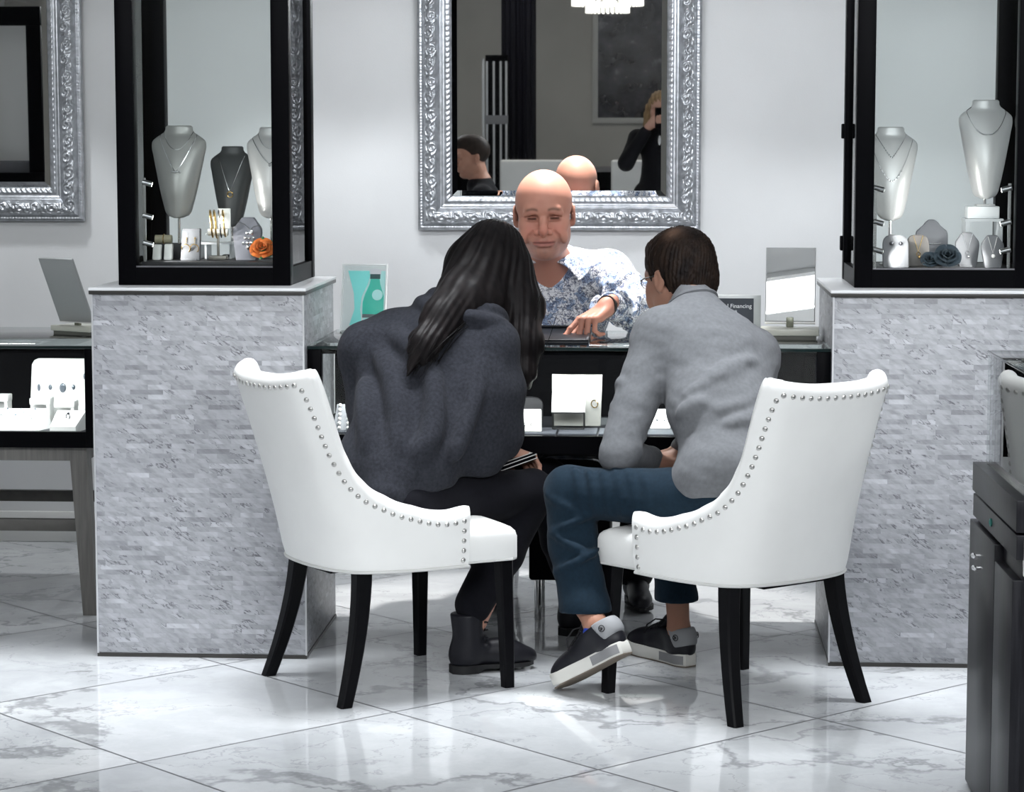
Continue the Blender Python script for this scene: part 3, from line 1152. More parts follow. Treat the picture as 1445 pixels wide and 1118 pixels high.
class Sculpt:
    def __init__(self, lo, hi, step, fine=((), (), ())):
        self.ax = [axis_pts(lo[i], hi[i], step, fine[i]) for i in range(3)]
        self.D = np.full(tuple(len(a) for a in self.ax), 0.5, dtype=np.float32)

    def _win(self, lo, hi, pad):
        s = []
        for i in range(3):
            a = int(np.searchsorted(self.ax[i], lo[i] - pad))
            b = int(np.searchsorted(self.ax[i], hi[i] + pad)) + 1
            s.append(slice(max(0, a - 1), max(0, b)))
        return tuple(s)

    def _xyz(self, w):
        return (self.ax[0][w[0]][:, None, None], self.ax[1][w[1]][None, :, None], self.ax[2][w[2]][None, None, :])

    def _put(self, w, d, k, op):
        a = self.D[w]
        if a.size == 0:
            return
        d = d.astype(np.float32)
        if op == 'add':
            if k > 0:
                h = np.clip(0.5 + 0.5 * (a - d) / k, 0, 1)
                self.D[w] = a + (d - a) * h - k * h * (1 - h)
            else:
                self.D[w] = np.minimum(a, d)
        elif op == 'sub':
            d = -d
            if k > 0:
                h = np.clip(0.5 - 0.5 * (a - d) / k, 0, 1)
                self.D[w] = a + (d - a) * h + k * h * (1 - h)
            else:
                self.D[w] = np.maximum(a, d)

    def cap(self, a, b, ra, rb=None, k=0.02, op='add', flat=None):
        a, b = np.array(a, float), np.array(b, float)
        rb = ra if rb is None else rb
        R = max(ra, rb)
        w = self._win(np.minimum(a, b) - R, np.maximum(a, b) + R, k + 0.02)
        X, Y, Z = self._xyz(w)
        d = b - a
        L2 = d @ d + 1e-12
        t = np.clip(((X - a[0]) * d[0] + (Y - a[1]) * d[1] + (Z - a[2]) * d[2]) / L2, 0, 1)
        q = (X - a[0] - t * d[0], Y - a[1] - t * d[1], Z - a[2] - t * d[2])
        dist = np.sqrt(q[0] ** 2 + q[1] ** 2 + q[2] ** 2) - (ra + (rb - ra) * t)
        self._put(w, dist, k, op)
        return self

    def chain(self, pts, rs, k=0.02, op='add'):
        for i in range(len(pts) - 1):
            self.cap(pts[i], pts[i + 1], rs[i], rs[i + 1], k, op)
        return self

    def ell(self, c, r, R=None, k=0.02, op='add'):
        """R columns are the ellipsoid's own axes"""
        c, r = np.array(c, float), np.array(r, float)
        m = max(r)
        w = self._win(c - m, c + m, k + 0.02)
        X, Y, Z = self._xyz(w)
        X, Y, Z = X - c[0], Y - c[1], Z - c[2]
        if R is None:
            P = (X, Y, Z)
        else:
            R = np.array(R, float)
            P = tuple(R[0, i] * X + R[1, i] * Y + R[2, i] * Z for i in range(3))
        k0 = np.sqrt((P[0] / r[0]) ** 2 + (P[1] / r[1]) ** 2 + (P[2] / r[2]) ** 2)
        k1 = np.sqrt((P[0] / r[0] ** 2) ** 2 + (P[1] / r[1] ** 2) ** 2 + (P[2] / r[2] ** 2) ** 2)
        d = k0 * (k0 - 1) / np.maximum(k1, 1e-6)
        self._put(w, d, k, op)
        return self

    def half(self, p, n, k=0.004):
        """cut away everything on the n side of p"""
        X, Y, Z = self._xyz((slice(None),) * 3)
        p, n = np.array(p, float), np.array(n, float)
        n = n / np.linalg.norm(n)
        d = (X - p[0]) * n[0] + (Y - p[1]) * n[1] + (Z - p[2]) * n[2]
        self._put((slice(None),) * 3, -d, k, 'sub')
        return self

    def disp(self, fn):
        X, Y, Z = self._xyz((slice(None),) * 3)
        near = np.abs(self.D) < 0.05
        I = np.nonzero(near)
        self.D[I] += fn(self.ax[0][I[0]], self.ax[1][I[1]], self.ax[2][I[2]]).astype(np.float32)
        return self

    def mesh(self):
        """surface nets"""
        D = self.D
        S = D < 0
        n = [s - 1 for s in D.shape]
        c8 = [(i, j, k) for i in (0, 1) for j in (0, 1) for k in (0, 1)]
        cnt = np.zeros(n, np.int8)
        for i, j, k in c8:
            cnt += S[i:i + n[0], j:j + n[1], k:k + n[2]]
        C = np.argwhere((cnt > 0) & (cnt < 8))
        acc = np.zeros((len(C), 3))
        num = np.zeros(len(C))
        for a in c8:
            for ax in range(3):
                if a[ax]:
                    continue
                b = list(a)
                b[ax] = 1
                da = D[C[:, 0] + a[0], C[:, 1] + a[1], C[:, 2] + a[2]]
                db = D[C[:, 0] + b[0], C[:, 1] + b[1], C[:, 2] + b[2]]
                x = (da < 0) != (db < 0)
                t = np.where(x, da / np.where(x, da - db, 1), 0)
                p = np.tile(np.array(a, float), (len(C), 1))
                p[:, ax] += t
                acc += np.where(x[:, None], p, 0)
                num += x
        P = C + acc / num[:, None]
        V = np.stack([np.interp(P[:, i], np.arange(len(self.ax[i])), self.ax[i]) for i in range(3)], -1)
        idx = np.full(n, -1, np.int64)
        idx[C[:, 0], C[:, 1], C[:, 2]] = np.arange(len(C))
        F = []
        for ax in range(3):
            u, v = (ax + 1) % 3, (ax + 2) % 3
            sl0 = [slice(None)] * 3
            sl1 = [slice(None)] * 3
            sl0[ax] = slice(0, -1)
            sl1[ax] = slice(1, None)
            s0, s1 = S[tuple(sl0)], S[tuple(sl1)]
            E = np.argwhere(s0 != s1)
            E = E[(E[:, u] > 0) & (E[:, v] > 0) & (E[:, u] < D.shape[u] - 1) & (E[:, v] < D.shape[v] - 1)]
            o = s0[E[:, 0], E[:, 1], E[:, 2]]
            q = []
            for du, dv in ((0, 0), (-1, 0), (-1, -1), (0, -1)):
                g = E.copy()
                g[:, u] += du
                g[:, v] += dv
                q.append(idx[g[:, 0], g[:, 1], g[:, 2]])
            q = np.stack(q, -1)
            q[~o] = q[~o][:, ::-1]
            F.append(q)
        F = np.concatenate(F)
        F = F[(F >= 0).all(1)]
        return V, F

    def build(self, name, material, parent=None, off=(0, 0, 0), colfn=None, smooth_it=1, biggest=False):
        V, F = self.mesh()
        # a little relaxation takes the grid stepping out
        for _ in range(smooth_it):
            acc = np.zeros_like(V)
            num = np.zeros(len(V))
            for i in range(4):
                a, b = F[:, i], F[:, (i + 1) % 4]
                np.add.at(acc, a, V[b])
                np.add.at(acc, b, V[a])
                np.add.at(num, a, 1)
                np.add.at(num, b, 1)
            V = V * 0.5 + 0.5 * acc / np.maximum(num, 1)[:, None]
        cols = colfn(V) if colfn else None
        o = link_mesh(name, V - np.array(off, float), F, material, parent, smooth=True, cols=cols)
        return o


def frame(fwd, up=(0, 0, 1)):
    """columns: forward, left, up"""
    f = np.array(fwd, float)
    f /= np.linalg.norm(f)
    u = np.array(up, float)
    l = np.cross(u, f)
    l /= np.linalg.norm(l)
    u = np.cross(f, l)
    return np.stack([f, l, u], 1)


def rot_frame(R, pitch=0.0, roll=0.0):
    """nod the head down by pitch, lean it to its right by roll"""
    f, l, u = R[:, 0], R[:, 1], R[:, 2]
    f2 = f * cos(pitch) - u * sin(pitch)
    u2 = u * cos(pitch) + f * sin(pitch)
    u3 = u2 * cos(roll) - l * sin(roll)
    l3 = l * cos(roll) + u2 * sin(roll)
    return np.stack([f2, l3, u3], 1)


def head_sdf(S, c, R, sc=1.0, face=True, wide=1.0, nose=1.0, mw=1.0):
    """c lies midway between chin and crown; R from frame()"""
    c = np.array(c, float)

    def p(f, l, u):
        return c + R @ (np.array([f, l * wide, u]) * sc)

    def e(f, l, u, rf, rl, ru, k=0.02, op='add', Q=None):
        S.ell(p(f, l, u), np.array([rf, rl * wide, ru]) * sc, R if Q is None else Q, k * sc, op)
    e(-0.010, 0, 0.036, 0.096, 0.074, 0.083)
    e(0.018, 0, 0.030, 0.078, 0.068, 0.072, 0.03)
    e(0.022, 0, -0.040, 0.066, 0.060, 0.070, 0.03)
    e(0.040, 0, -0.072, 0.046, 0.046, 0.042, 0.03)
    e(0.068, 0, -0.100, 0.022, 0.026, 0.018, 0.025)
    for s in (-1, 1):
        e(0.008, s * 0.050, -0.062, 0.034, 0.017, 0.036, 0.03)
        e(0.060, s * 0.042, -0.024, 0.026, 0.024, 0.020, 0.025)
    if face:
        S.cap(p(0.083, -0.035, 0.021), p(0.083, 0.035, 0.021), 0.0145 * sc, None, 0.014 * sc)
        for s in (-1, 1):
            e(0.097, s * 0.031, -0.002, 0.026, 0.022, 0.0140, 0.010, 'sub')
            e(0.0625, s * 0.031, -0.003, 0.0145, 0.0150, 0.0125, 0.003)       # eyeball under the lid
            S.chain([p(0.0745, s * 0.017, -0.004), p(0.0780, s * 0.031, 0.0008), p(0.0715, s * 0.046, -0.003)], [0.0030 * sc] * 3, 0.002 * sc)   # lid edge
            S.cap(p(0.080, s * 0.050, 0.010), p(0.090, s * 0.030, 0.016), 0.0055 * sc, None, 0.008 * sc)
            S.cap(p(0.086, s * 0.020, -0.014), p(0.080, s * 0.044, -0.014), 0.003 * sc, None, 0.006 * sc)     # under-eye pouch
            # cheek fold
            e(0.074, s * 0.040, -0.046, 0.018, 0.018, 0.016, 0.02)
        S.chain([p(0.086, 0, 0.010), p(0.098, 0, -0.010), p(0.111 * nose, 0, -0.032), p(0.106, 0, -0.041)],
                [0.008 * sc, 0.0085 * sc, 0.0115 * sc, 0.009 * sc], 0.010 * sc)
        for s in (-1, 1):
            e(0.097, s * 0.0145 * mw, -0.038, 0.011, 0.0085 * mw, 0.009, 0.005)
            e(0.102, s * 0.008, -0.047, 0.004, 0.0035, 0.004, 0.003, 'sub')
        e(0.080, 0, -0.066, 0.022, 0.030, 0.020, 0.012)
        S.chain([p(0.087, -0.025 * mw, -0.0675), p(0.098, -0.009 * mw, -0.063), p(0.0985, 0, -0.0645), p(0.098, 0.009 * mw, -0.063), p(0.087, 0.025 * mw, -0.0675)],
                [0.003 * sc, 0.0046 * sc, 0.0042 * sc, 0.0046 * sc, 0.003 * sc], 0.004 * sc)
        S.chain([p(0.086, -0.023 * mw, -0.072), p(0.096, -0.008 * mw, -0.0765), p(0.096, 0.008 * mw, -0.0765), p(0.086, 0.023 * mw, -0.072)],
                [0.003 * sc, 0.0060 * sc, 0.0060 * sc, 0.003 * sc], 0.004 * sc)
        S.chain([p(0.091, -0.028 * mw, -0.0695), p(0.1035, 0, -0.0690), p(0.091, 0.028 * mw, -0.0695)], [0.0022 * sc, 0.0022 * sc, 0.0022 * sc], 0.003 * sc, 'sub')
        for s in (-1, 1):
            S.chain([p(0.096, s * 0.023 * mw, -0.038), p(0.0925, s * 0.031 * mw, -0.050), p(0.086, s * 0.037 * mw, -0.064), p(0.079, s * 0.039 * mw, -0.078)],
                    [0.0030 * sc, 0.0038 * sc, 0.0032 * sc, 0.0015 * sc], 0.007 * sc, 'sub')
            S.ell(p(0.078, s * 0.046 * mw, -0.062), np.array([0.010, 0.010, 0.014]) * sc, R, 0.014 * sc)
        S.cap(p(0.094, -0.012, -0.086), p(0.094, 0.012, -0.086), 0.004 * sc, None, 0.010 * sc, 'sub')
    for s in (-1, 1):
        Q = R @ np.array(Matrix.Rotation(radians(-14), 3, 'Y'))
        Q2 = Q @ np.array(Matrix.Rotation(radians(s * 18), 3, 'Z'))
        e(-0.012, s * 0.079, -0.010, 0.019, 0.0065, 0.031, 0.006, 'add', Q2)
        e(-0.006, s * 0.075, -0.034, 0.010, 0.006, 0.010, 0.006, 'add', Q2)
        e(-0.007, s * 0.087, -0.008, 0.0105, 0.006, 0.019, 0.004, 'sub', Q2)
        e(-0.001, s * 0.080, -0.012, 0.005, 0.005, 0.008, 0.004, 'add', Q2)
    return p


def ridge(S, pts, r, k, op='add'):
    S.chain(pts, [r] * len(pts), k, op)


def vnoise(seed):
    rs = np.random.RandomState(seed)
    w = [(rs.normal(size=3), rs.uniform(0, 6.28), rs.uniform(0.6, 1.0)) for _ in range(14)]

    def f(X, Y, Z, sc):
        v = 0
        for d, ph, a in w:
            v = v + a * np.sin((d[0] * X + d[1] * Y + d[2] * Z) * sc + ph)
        return v / 6.0
    return f


M_SKIN = mat('skin', (0.5, 0.3, 0.22), 0.5, spec=0.24, sss=0.08, colattr=True, bump=(420, 0.05, 0.001))


def knit(name, color, rough=0.9, sheen=0.3, amount=0.12, scale=60, bump=(240, 0.25, 0.002)):
    return mat(name, color, rough, spec=0.15, sheen=sheen, noise=(scale, amount), bump=bump)


M_SOLE = mat('pale_sole_rubber', (0.62, 0.61, 0.57), 0.6)
M_SHOE = mat('black_shoe_leather', (0.010, 0.010, 0.014), 0.45, spec=0.35, bump=(90, 0.08, 0.001))


def sneaker(parent, off, heel, toe_dir, pitch, roll=0.0):
    """low skate shoe; heel = back of the sole on the ground side; local x toward the toe"""
    x = np.array([*toe_dir, 0.0])
    x /= np.linalg.norm(x)
    z = np.array([0, 0, 1.0])
    x, z = x * cos(pitch) - z * sin(pitch), z * cos(pitch) + x * sin(pitch)
    y = np.cross(z, x)
    R = np.stack([x, y, z], 1)
    heel = np.array(heel, float)
    Lg = 0.288

    def p(a, b, c):
        return heel + R @ np.array([a, b, c])

    def half_w(t):
        return float(cr([0, 0.06, 0.25, 0.45, 0.7, 0.88, 0.97, 1.0], [0.018, 0.030, 0.034, 0.037, 0.047, 0.041, 0.024, 0.006], t))
    # sole: loft round the foot outline
    m = MB(off)
    ts = np.linspace(0, pi, 26)
    out = []
    for s in (1, -1):
        rng = np.linspace(0, 1, 28) if s > 0 else np.linspace(1, 0, 28)[1:-1]
        for t in rng:
            tt = 0.5 - 0.5 * cos(pi * t)
            out.append((tt * Lg, s * half_w(tt)))
    rings = []
    for zz, sc_ in ((0.0, 0.96), (0.004, 1.0), (0.030, 1.0), (0.034, 0.97)):
        rg = []
        for a, b in out:
            toe_up = 0.010 * max(0, (a / Lg - 0.75) / 0.25) ** 2
            rg.append(p(a * (1 if zz in (0.004, 0.030) else 0.985) + (0 if zz in (0.004, 0.030) else 0.002), b * sc_, zz + toe_up))
        rings.append(rg)
    m.grid(rings, wrap_u=True, cap=True)
    sole = m.build('shoe_sole', M_SOLE, parent)
    g = MB(off)
    for s in (1, -1):
        G = []
        for t in np.linspace(0.02, 0.36, 14):
            G.append([p(t * Lg, s * (half_w(t) + 0.0012), 0.0045), p(t * Lg, s * (half_w(t) + 0.0012), 0.0295)])
        G2 = [[q - R[:, 1] * s * 0.004 for q in r] for r in G]
        g.grid(G).grid(G2, flip=True)
    g.build('sole_patch', mat('grey_sole_patch', (0.22, 0.22, 0.225), 0.6), sole)
    b = MB(off)
    b.grid([[p(a, bb, -0.0004) for a, bb in out], [p(a * 0.99, bb * 0.985, -0.003) for a, bb in out]], wrap_u=True, cap=True)
    b.build('outsole', mat('brown_outsole', (0.16, 0.13, 0.10), 0.7), sole)
    # upper
    lo = np.min([p(a, bb, c) for a in (-0.02, 0.31) for bb in (-0.07, 0.07) for c in (0, 0.13)], 0)
    hi = np.max([p(a, bb, c) for a in (-0.02, 0.31) for bb in (-0.07, 0.07) for c in (0, 0.13)], 0)
    S = Sculpt(lo, hi, 0.0035)
    S.ell(p(0.232, 0, 0.036), (0.055, 0.041, 0.030), R, 0.01)
    S.ell(p(0.165, 0, 0.042), (0.085, 0.038, 0.042), R, 0.03)
    S.ell(p(0.060, 0, 0.050), (0.062, 0.034, 0.055), R, 0.03)
    S.cap(p(0.045, 0, 0.05), p(0.055, 0, 0.092), 0.037, 0.040, 0.02)
    S.cap(p(0.150, 0, 0.055), p(0.088, 0, 0.092), 0.032, 0.036, 0.02)
    S.cap(p(0.060, 0, 0.094), p(0.064, 0, 0.16), 0.032, 0.038, 0.006, 'sub')
    S.half(p(0, 0, 0.028), -R[:, 2])
    S.half(p(0.04, 0, 0.103), R[:, 2] + 0.12 * R[:, 0])
    up = S.build('shoe_upper', M_SHOE, parent, off)
    # tongue and laces
    S = Sculpt(lo, hi + 0.03, 0.004)
    S.chain([p(0.175, 0, 0.073), p(0.130, 0, 0.096), p(0.108, 0, 0.122)], [0.014, 0.015, 0.012], 0.01)
    S.build('tongue', M_SHOE, up, off)
    m = MB(off)
    for i in range(5):
        a = 0.178 - i * 0.017
        zt = 0.083 + i * 0.0075
        m.tube([p(a + 0.004, -0.024, zt - 0.008), p(a, -0.012, zt + 0.003), p(a - 0.003, 0, zt + 0.008), p(a, 0.012, zt + 0.003), p(a + 0.004, 0.024, zt - 0.008)], 0.0028, 6)
    m.tube([p(0.112, 0.004, 0.116), p(0.13, 0.030, 0.118), p(0.15, 0.045, 0.10), p(0.155, 0.05, 0.075)], 0.0022, 6)
    m.tube([p(0.112, -0.004, 0.116), p(0.13, -0.030, 0.118), p(0.15, -0.047, 0.10), p(0.158, -0.05, 0.072)], 0.0022, 6)
    m.build('laces', mat('black_lace', (0.008, 0.008, 0.01), 0.8), up)
    # grey heel tab with its round emblem
    S = Sculpt(lo, hi, 0.003)
    S.ell(p(0.040, 0, 0.075), (0.0475, 0.040, 0.046), R, 0.0)
    S.cap(p(0.045, 0, 0.05), p(0.055, 0, 0.094), 0.0395, 0.0425, 0.01)
    S.cap(p(0.060, 0, 0.060), p(0.064, 0, 0.16), 0.034, 0.037, 0.004, 'sub')
    S.half(p(0.052, 0, 0.09), R[:, 0] * 1.0 - R[:, 2] * 0.55)
    S.half(p(0.0, 0, 0.060), -R[:, 2] - 0.35 * R[:, 0])
    S.half(p(0.02, 0, 0.108), R[:, 2] + 0.15 * R[:, 0])
    tab = S.build('heel_tab', mat('grey_heel_tab', (0.26, 0.265, 0.275), 0.7), up, off)
    m = MB(off)
    for s in (1, -1):
        cc = p(0.0225, s * 0.0395, 0.082)
        ax = R[:, 1] * s - 0.30 * R[:, 0]
        m.torus(cc, 0.0085, 0.0012, ax, 20, 6)
        ax = ax / np.linalg.norm(ax)
        xx = R[:, 0] - ax * (R[:, 0] @ ax)
        m.tube([cc + R[:, 2] * 0.004 + xx * 0.002, cc - xx * 0.003, cc - R[:, 2] * 0.004 + xx * 0.002], 0.0012, 6)
        m.tube([cc + R[:, 2] * 0.004 + xx * 0.006, cc + xx * 0.001, cc - R[:, 2] * 0.004 + xx * 0.006], 0.0011, 6)
    m.build('heel_emblem', mat('black_print', (0.01, 0.01, 0.012), 0.6), tab)
    return up


def skin_cols(base, var=0.06, seed=3):
    ns = vnoise(seed)

    def fn(V):
        n = ns(V[:, 0], V[:, 1], V[:, 2], 55)[:, None]
        return np.clip(np.array(base) * (1 + var * n * np.array([0.6, 1.0, 1.0])), 0, 1)
    return fn


def hand_sdf(S, w, R, sc=1.0, curls=(0.5, 0.5, 0.55, 0.6), thumb=0.5, side=1, k=0.006):
    """w wrist; R columns: toward the fingers, toward the thumb, out of the back of the hand. curls: index .. little, 0 straight .. 1 closed"""
    w = np.array(w, float)

    def p(a, b, c):
        return w + R @ (np.array([a, b, c]) * sc)
    S.cap(p(-0.03, 0, 0), p(0.01, 0, 0), 0.025 * sc, 0.024 * sc, 0.01)
    kn = [(0.088, 0.029, 0.004), (0.092, 0.009, 0.007), (0.086, -0.011, 0.005), (0.076, -0.029, 0.001)]
    for a, b, c in kn:
        S.cap(p(0.008, b * 0.6, -0.002), p(a - 0.006, b, c - 0.004), 0.0145 * sc, 0.0115 * sc, 0.010)
        S.ell(p(a, b, c), np.array([0.0105, 0.0095, 0.0095]) * sc, R, 0.004)
    S.cap(p(0.012, 0.022, -0.008), p(0.045, 0.034, -0.012), 0.016 * sc, 0.013 * sc, 0.010)
    S.cap(p(0.012, -0.018, -0.008), p(0.055, -0.026, -0.008), 0.015 * sc, 0.012 * sc, 0.010)
    lens = [(0.042, 0.026, 0.021), (0.046, 0.030, 0.022), (0.042, 0.027, 0.021), (0.033, 0.020, 0.019)]
    tips = []
    for i, ((a, b, c), L, cu) in enumerate(zip(kn, lens, curls)):
        ang = 0.15 + cu * 1.25
        spread = (0.08, 0.0, -0.06, -0.13)[i] * (1 - cu)
        q = np.array([a, b, c - 0.002])
        pts = [q]
        for j, l in enumerate(L):
            d = np.array([cos(ang) * cos(spread), sin(spread), -sin(ang)])
            q = q + d * l
            pts.append(q)
            ang += cu * (1.5 if j == 0 else 1.0)
        rs = [0.0098, 0.0088, 0.0080, 0.0068]
        if i == 3:
            rs = [r * 0.86 for r in rs]
        P = [p(*x) for x in pts]
        S.chain(P, [r * sc for r in rs], 0.0025)
        for x in P[1:3]:
            S.ell(x + R[:, 2] * 0.0012 * sc, np.array([0.0075, 0.0085, 0.0085]) * sc * (0.88 if i == 3 else 1), R, 0.003)
        tips.append((P[-1], P[-1] - P[-2]))
    t0, t1 = np.array([0.020, 0.030, -0.010]), np.array([0.052, 0.052, -0.020])
    t2 = t1 + np.array([0.030, 0.004 + 0.012 * (1 - thumb), -0.010 - 0.010 * thumb])
    t3 = t2 + np.array([0.024, -0.006 * thumb, -0.008 * thumb])
    S.chain([p(*t0), p(*t1), p(*t2), p(*t3)], [0.0145 * sc, 0.0115 * sc, 0.0098 * sc, 0.0078 * sc], 0.006)
    return tips


def hair_cols(dark, light, seed, crown=None, crown_col=(0.2, 0.13, 0.09), cr_r=0.03):
    ns = vnoise(seed)

    def fn(V):
        n = np.clip(0.5 + 0.5 * ns(V[:, 0], V[:, 1], V[:, 2] * 0.3, 160), 0, 1)[:, None]
        c = np.array(dark) * (1 - n) + np.array(light) * n
        if crown is not None:
            d = np.linalg.norm(V - np.array(crown), axis=1)[:, None]
            f = np.exp(-(d / cr_r) ** 2)
            c = c * (1 - f) + np.array(crown_col) * f
        return c
    return fn


M_HAIR = mat('hair', (0.02, 0.015, 0.012), 0.50, spec=0.14, colattr=True)


# ------------------------------------------------------------------ the man in grey on the right chair
def man_in_grey():
    O = (0.20, 6.41, 0.0)
    V3 = lambda *a: np.array(a, float)
    pel, mid, chest, nb = V3(0.19, 6.42, 0.555), V3(0.15, 6.545, 0.76), V3(0.118, 6.66, 0.915), V3(0.085, 6.755, 1.03)
    SL, EL, WL = V3(-0.015, 6.635, 0.955), V3(-0.118, 6.47, 0.650), V3(-0.035, 6.63, 0.618)
    SR, ER, WR = V3(0.250, 6.785, 0.893), V3(0.250, 6.765, 0.68), V3(0.06, 6.745, 0.625)
    hc = V3(0.046, 6.895, 1.108)
    HR = rot_frame(frame((-0.60, 0.80, 0)), 0.24)
    hipL, knL, anL = V3(0.12, 6.385, 0.535), V3(-0.25, 6.485, 0.545), V3(-0.175, 6.360, 0.200)
    hipR, knR, anR = V3(0.28, 6.50, 0.525), V3(-0.01, 6.90, 0.515), V3(0.050, 6.80, 0.10)
    # body
    S = Sculpt((-0.36, 6.2, 0.04), (0.42, 7.08, 1.27), 0.0095,
               ([(-0.09, 0.16, 0.0038)], [(6.76, 7.03, 0.0038)], [(0.97, 1.26, 0.0038), (0.55, 0.66, 0.0045)]))
    S.chain([pel, mid, chest, nb], [0.10, 0.085, 0.085, 0.050], 0.04)
    S.cap(SL, SR, 0.045, None, 0.05)
    S.cap(nb, hc + HR @ V3(-0.02, 0, -0.075), 0.056, 0.054, 0.03)
    for A in ((SL, EL, WL), (SR, ER, WR)):
        S.chain(A, [0.045, 0.036, 0.026], 0.02)
    for A in ((hipL, knL, anL), (hipR, knR, anR)):
        S.cap(A[0], A[1], 0.07, 0.05, 0.03)
        S.chain([A[1], (V3(-0.205, 6.405, 0.25) if A[0][0] < 0.2 else V3(0.044, 6.815, 0.21)), A[2]], [0.046, 0.035, 0.0305], 0.01)
        S.cap(A[2], A[2] - V3(0, 0, 0.045), 0.030, 0.024, 0.02)
    head_sdf(S, hc, HR, 1.07)
    f = V3(0.75, 0.62, -0.20)
    R = frame(f, (0.1, 0.0, 1.0))
    hand_sdf(S, WL + f * 0.012, R, 1.0, (0.35, 0.45, 0.5, 0.55), side=-1)
    f2 = V3(-0.93, -0.2, -0.18)
    hand_sdf(S, WR + f2 * 0.012, frame(f2, (0, 0, 1)), 1.0, (0.4, 0.45, 0.5, 0.55))
    base = skin_cols((0.36, 0.19, 0.135), 0.07)

    def cols(V):
        c = base(V)
        low = V[:, 2] < 0.3
        c[low] = c[low] * np.array([1.0, 0.98, 0.95])
        return c
    body = S.build('person', M_SKIN, None, O, cols)
    body.location = O
    tag(body, 'man in grey sweater and navy trousers seated on the right white chair', 'person')
    # sweater
    M_SW = knit('heather_grey_jersey', (0.130, 0.134, 0.143), 0.95, 0.05, 0.10, 90, (500, 0.15, 0.0006))
    S = Sculpt((-0.24, 6.18, 0.45), (0.44, 7.1, 1.09), 0.0058)
    sp = (nb - pel) / np.linalg.norm(nb - pel)
    lat = (SR - SL) / np.linalg.norm(SR - SL)
    fw = np.cross(sp, lat)
    lat2 = np.cross(fw, sp)
    Q = np.stack([lat2, fw, sp], 1)
    S.ell(chest + V3(0.02, 0.0, -0.015), (0.190, 0.115, 0.150), Q, 0.04)
    S.ell(mid + V3(0.012, -0.005, 0), (0.165, 0.118, 0.19), Q, 0.06)
    S.ell(pel + V3(-0.005, 0.0, 0.03), (0.172, 0.135, 0.12), Q, 0.06)
    S.ell(pel + V3(-0.06, -0.03, 0.01), (0.10, 0.11, 0.07), Q, 0.03)
    S.cap(SL, SR, 0.066, 0.072, 0.05)
    S.cap(nb - sp * 0.05, nb + sp * 0.012, 0.082, 0.060, 0.05)
    S.cap(nb - sp * 0.03, SL + V3(0.03, 0, 0.01), 0.055, 0.06, 0.05)
    for A, rr in (((SL, EL, WL), (0.071, 0.050, 0.036)), ((SR, ER, WR), (0.075, 0.056, 0.04))):
        S.cap(A[0], A[1], rr[0], rr[1] + 0.004, 0.028)
        S.cap(A[1], A[2], rr[1], rr[2], 0.012)
    # crease network: armpit, waist, elbow
    P = lambda a, b, t: a + (b - a) * t
    for i, (t, dz) in enumerate(((0.15, 0.0), (0.30, -0.03), (0.45, -0.065), (0.6, -0.02), (0.75, -0.05))):
        a = SL + V3(0.035, -0.005, -0.05 - 0.036 * i)
        b = a + lat * (0.20 + 0.02 * i) + V3(0, -0.06, 0.035 - 0.012 * i)
        pts = []
        for u in np.linspace(0, 1, 7):
            q = P(a, b, u) - fw * (0.082 + 0.035 * sin(pi * min(1, u + 0.25)))
            pts.append(q)
        ridge(S, pts, 0.0022, 0.030)
    rs = np.random.RandomState(4)
    for i in range(9):
        z = rs.uniform(0.58, 0.80)
        c0 = P(pel, mid, (z - 0.555) / 0.2)
        w0 = rs.uniform(-1.3, 0.2)
        sl = rs.uniform(0.02, 0.07)
        pts = [c0 - fw * (0.118 * cos(w)) + lat2 * (0.163 * sin(w)) + sp * sl * (w - w0) for w in np.linspace(w0, w0 + rs.uniform(0.5, 1.1), 7)]
        ridge(S, pts, rs.uniform(0.001, 0.004), 0.028)
    for i in range(4):
        c0 = P(SL, EL, 0.52 + 0.13 * i)
        d = (EL - SL) / np.linalg.norm(EL - SL)
        e1 = np.cross(d, V3(0, 0, 1))
        e1 /= np.linalg.norm(e1)
        e2 = np.cross(d, e1)
        r0 = 0.0595 - 0.003 * i
        pts = [c0 + (e1 * cos(w) + e2 * sin(w)) * r0 + d * 0.022 * sin(2 * w + i) for w in np.linspace(-1.2 + i * 0.7, 1.3 + i * 0.7, 8)]
        ridge(S, pts, 0.0045, 0.018)
    ns = vnoise(11)
    S.disp(lambda X, Y, Z: 0.0034 * ns(X * 1.0, Y * 0.8, Z * 1.8, 26) + 0.0016 * ns(Y, X, Z * 2.2, 55))
    # hem cut and hem roll
    S.ell(V3(0.0, 6.30, 0.36), (0.30, 0.40, 0.145), None, 0.01, 'sub')
    sw = S.build('sweater', M_SW, body, O)
    # crew neck rib
    m = MB(O)
    ax = (sp * 0.75 + V3(-0.12, 0.12, 0.30))
    ax /= np.linalg.norm(ax)
    m.torus(nb + sp * 0.016, 0.066, 0.0075, ax, 36, 8)
    m.build('neck_rib', M_SW, sw)
    # trousers
    M_TR = knit('navy_chino', (0.0065, 0.0165, 0.028), 0.85, 0.04, 0.15, 120, (600, 0.2, 0.0006))
    S = Sculpt((-0.36, 6.18, 0.14), (0.44, 7.08, 0.68), 0.0058)
    S.ell(pel + V3(0, 0, -0.025), (0.155, 0.15, 0.085), None, 0.03)
    S.cap(hipL, knL, 0.088, 0.066, 0.03)
    S.cap(hipR, knR, 0.088, 0.066, 0.03)
    cufL, cufR = V3(-0.205, 6.405, 0.232), V3(0.044, 6.815, 0.190)
    S.chain([knL, V3(-0.238, 6.462, 0.40), cufL, cufL - V3(-0.01, 0.02, 0.08)], [0.068, 0.066, 0.066, 0.066], 0.02)
    S.chain([knR, V3(0.02, 6.87, 0.38), cufR, cufR - V3(-0.005, 0.01, 0.08)], [0.066, 0.060, 0.058, 0.058], 0.02)
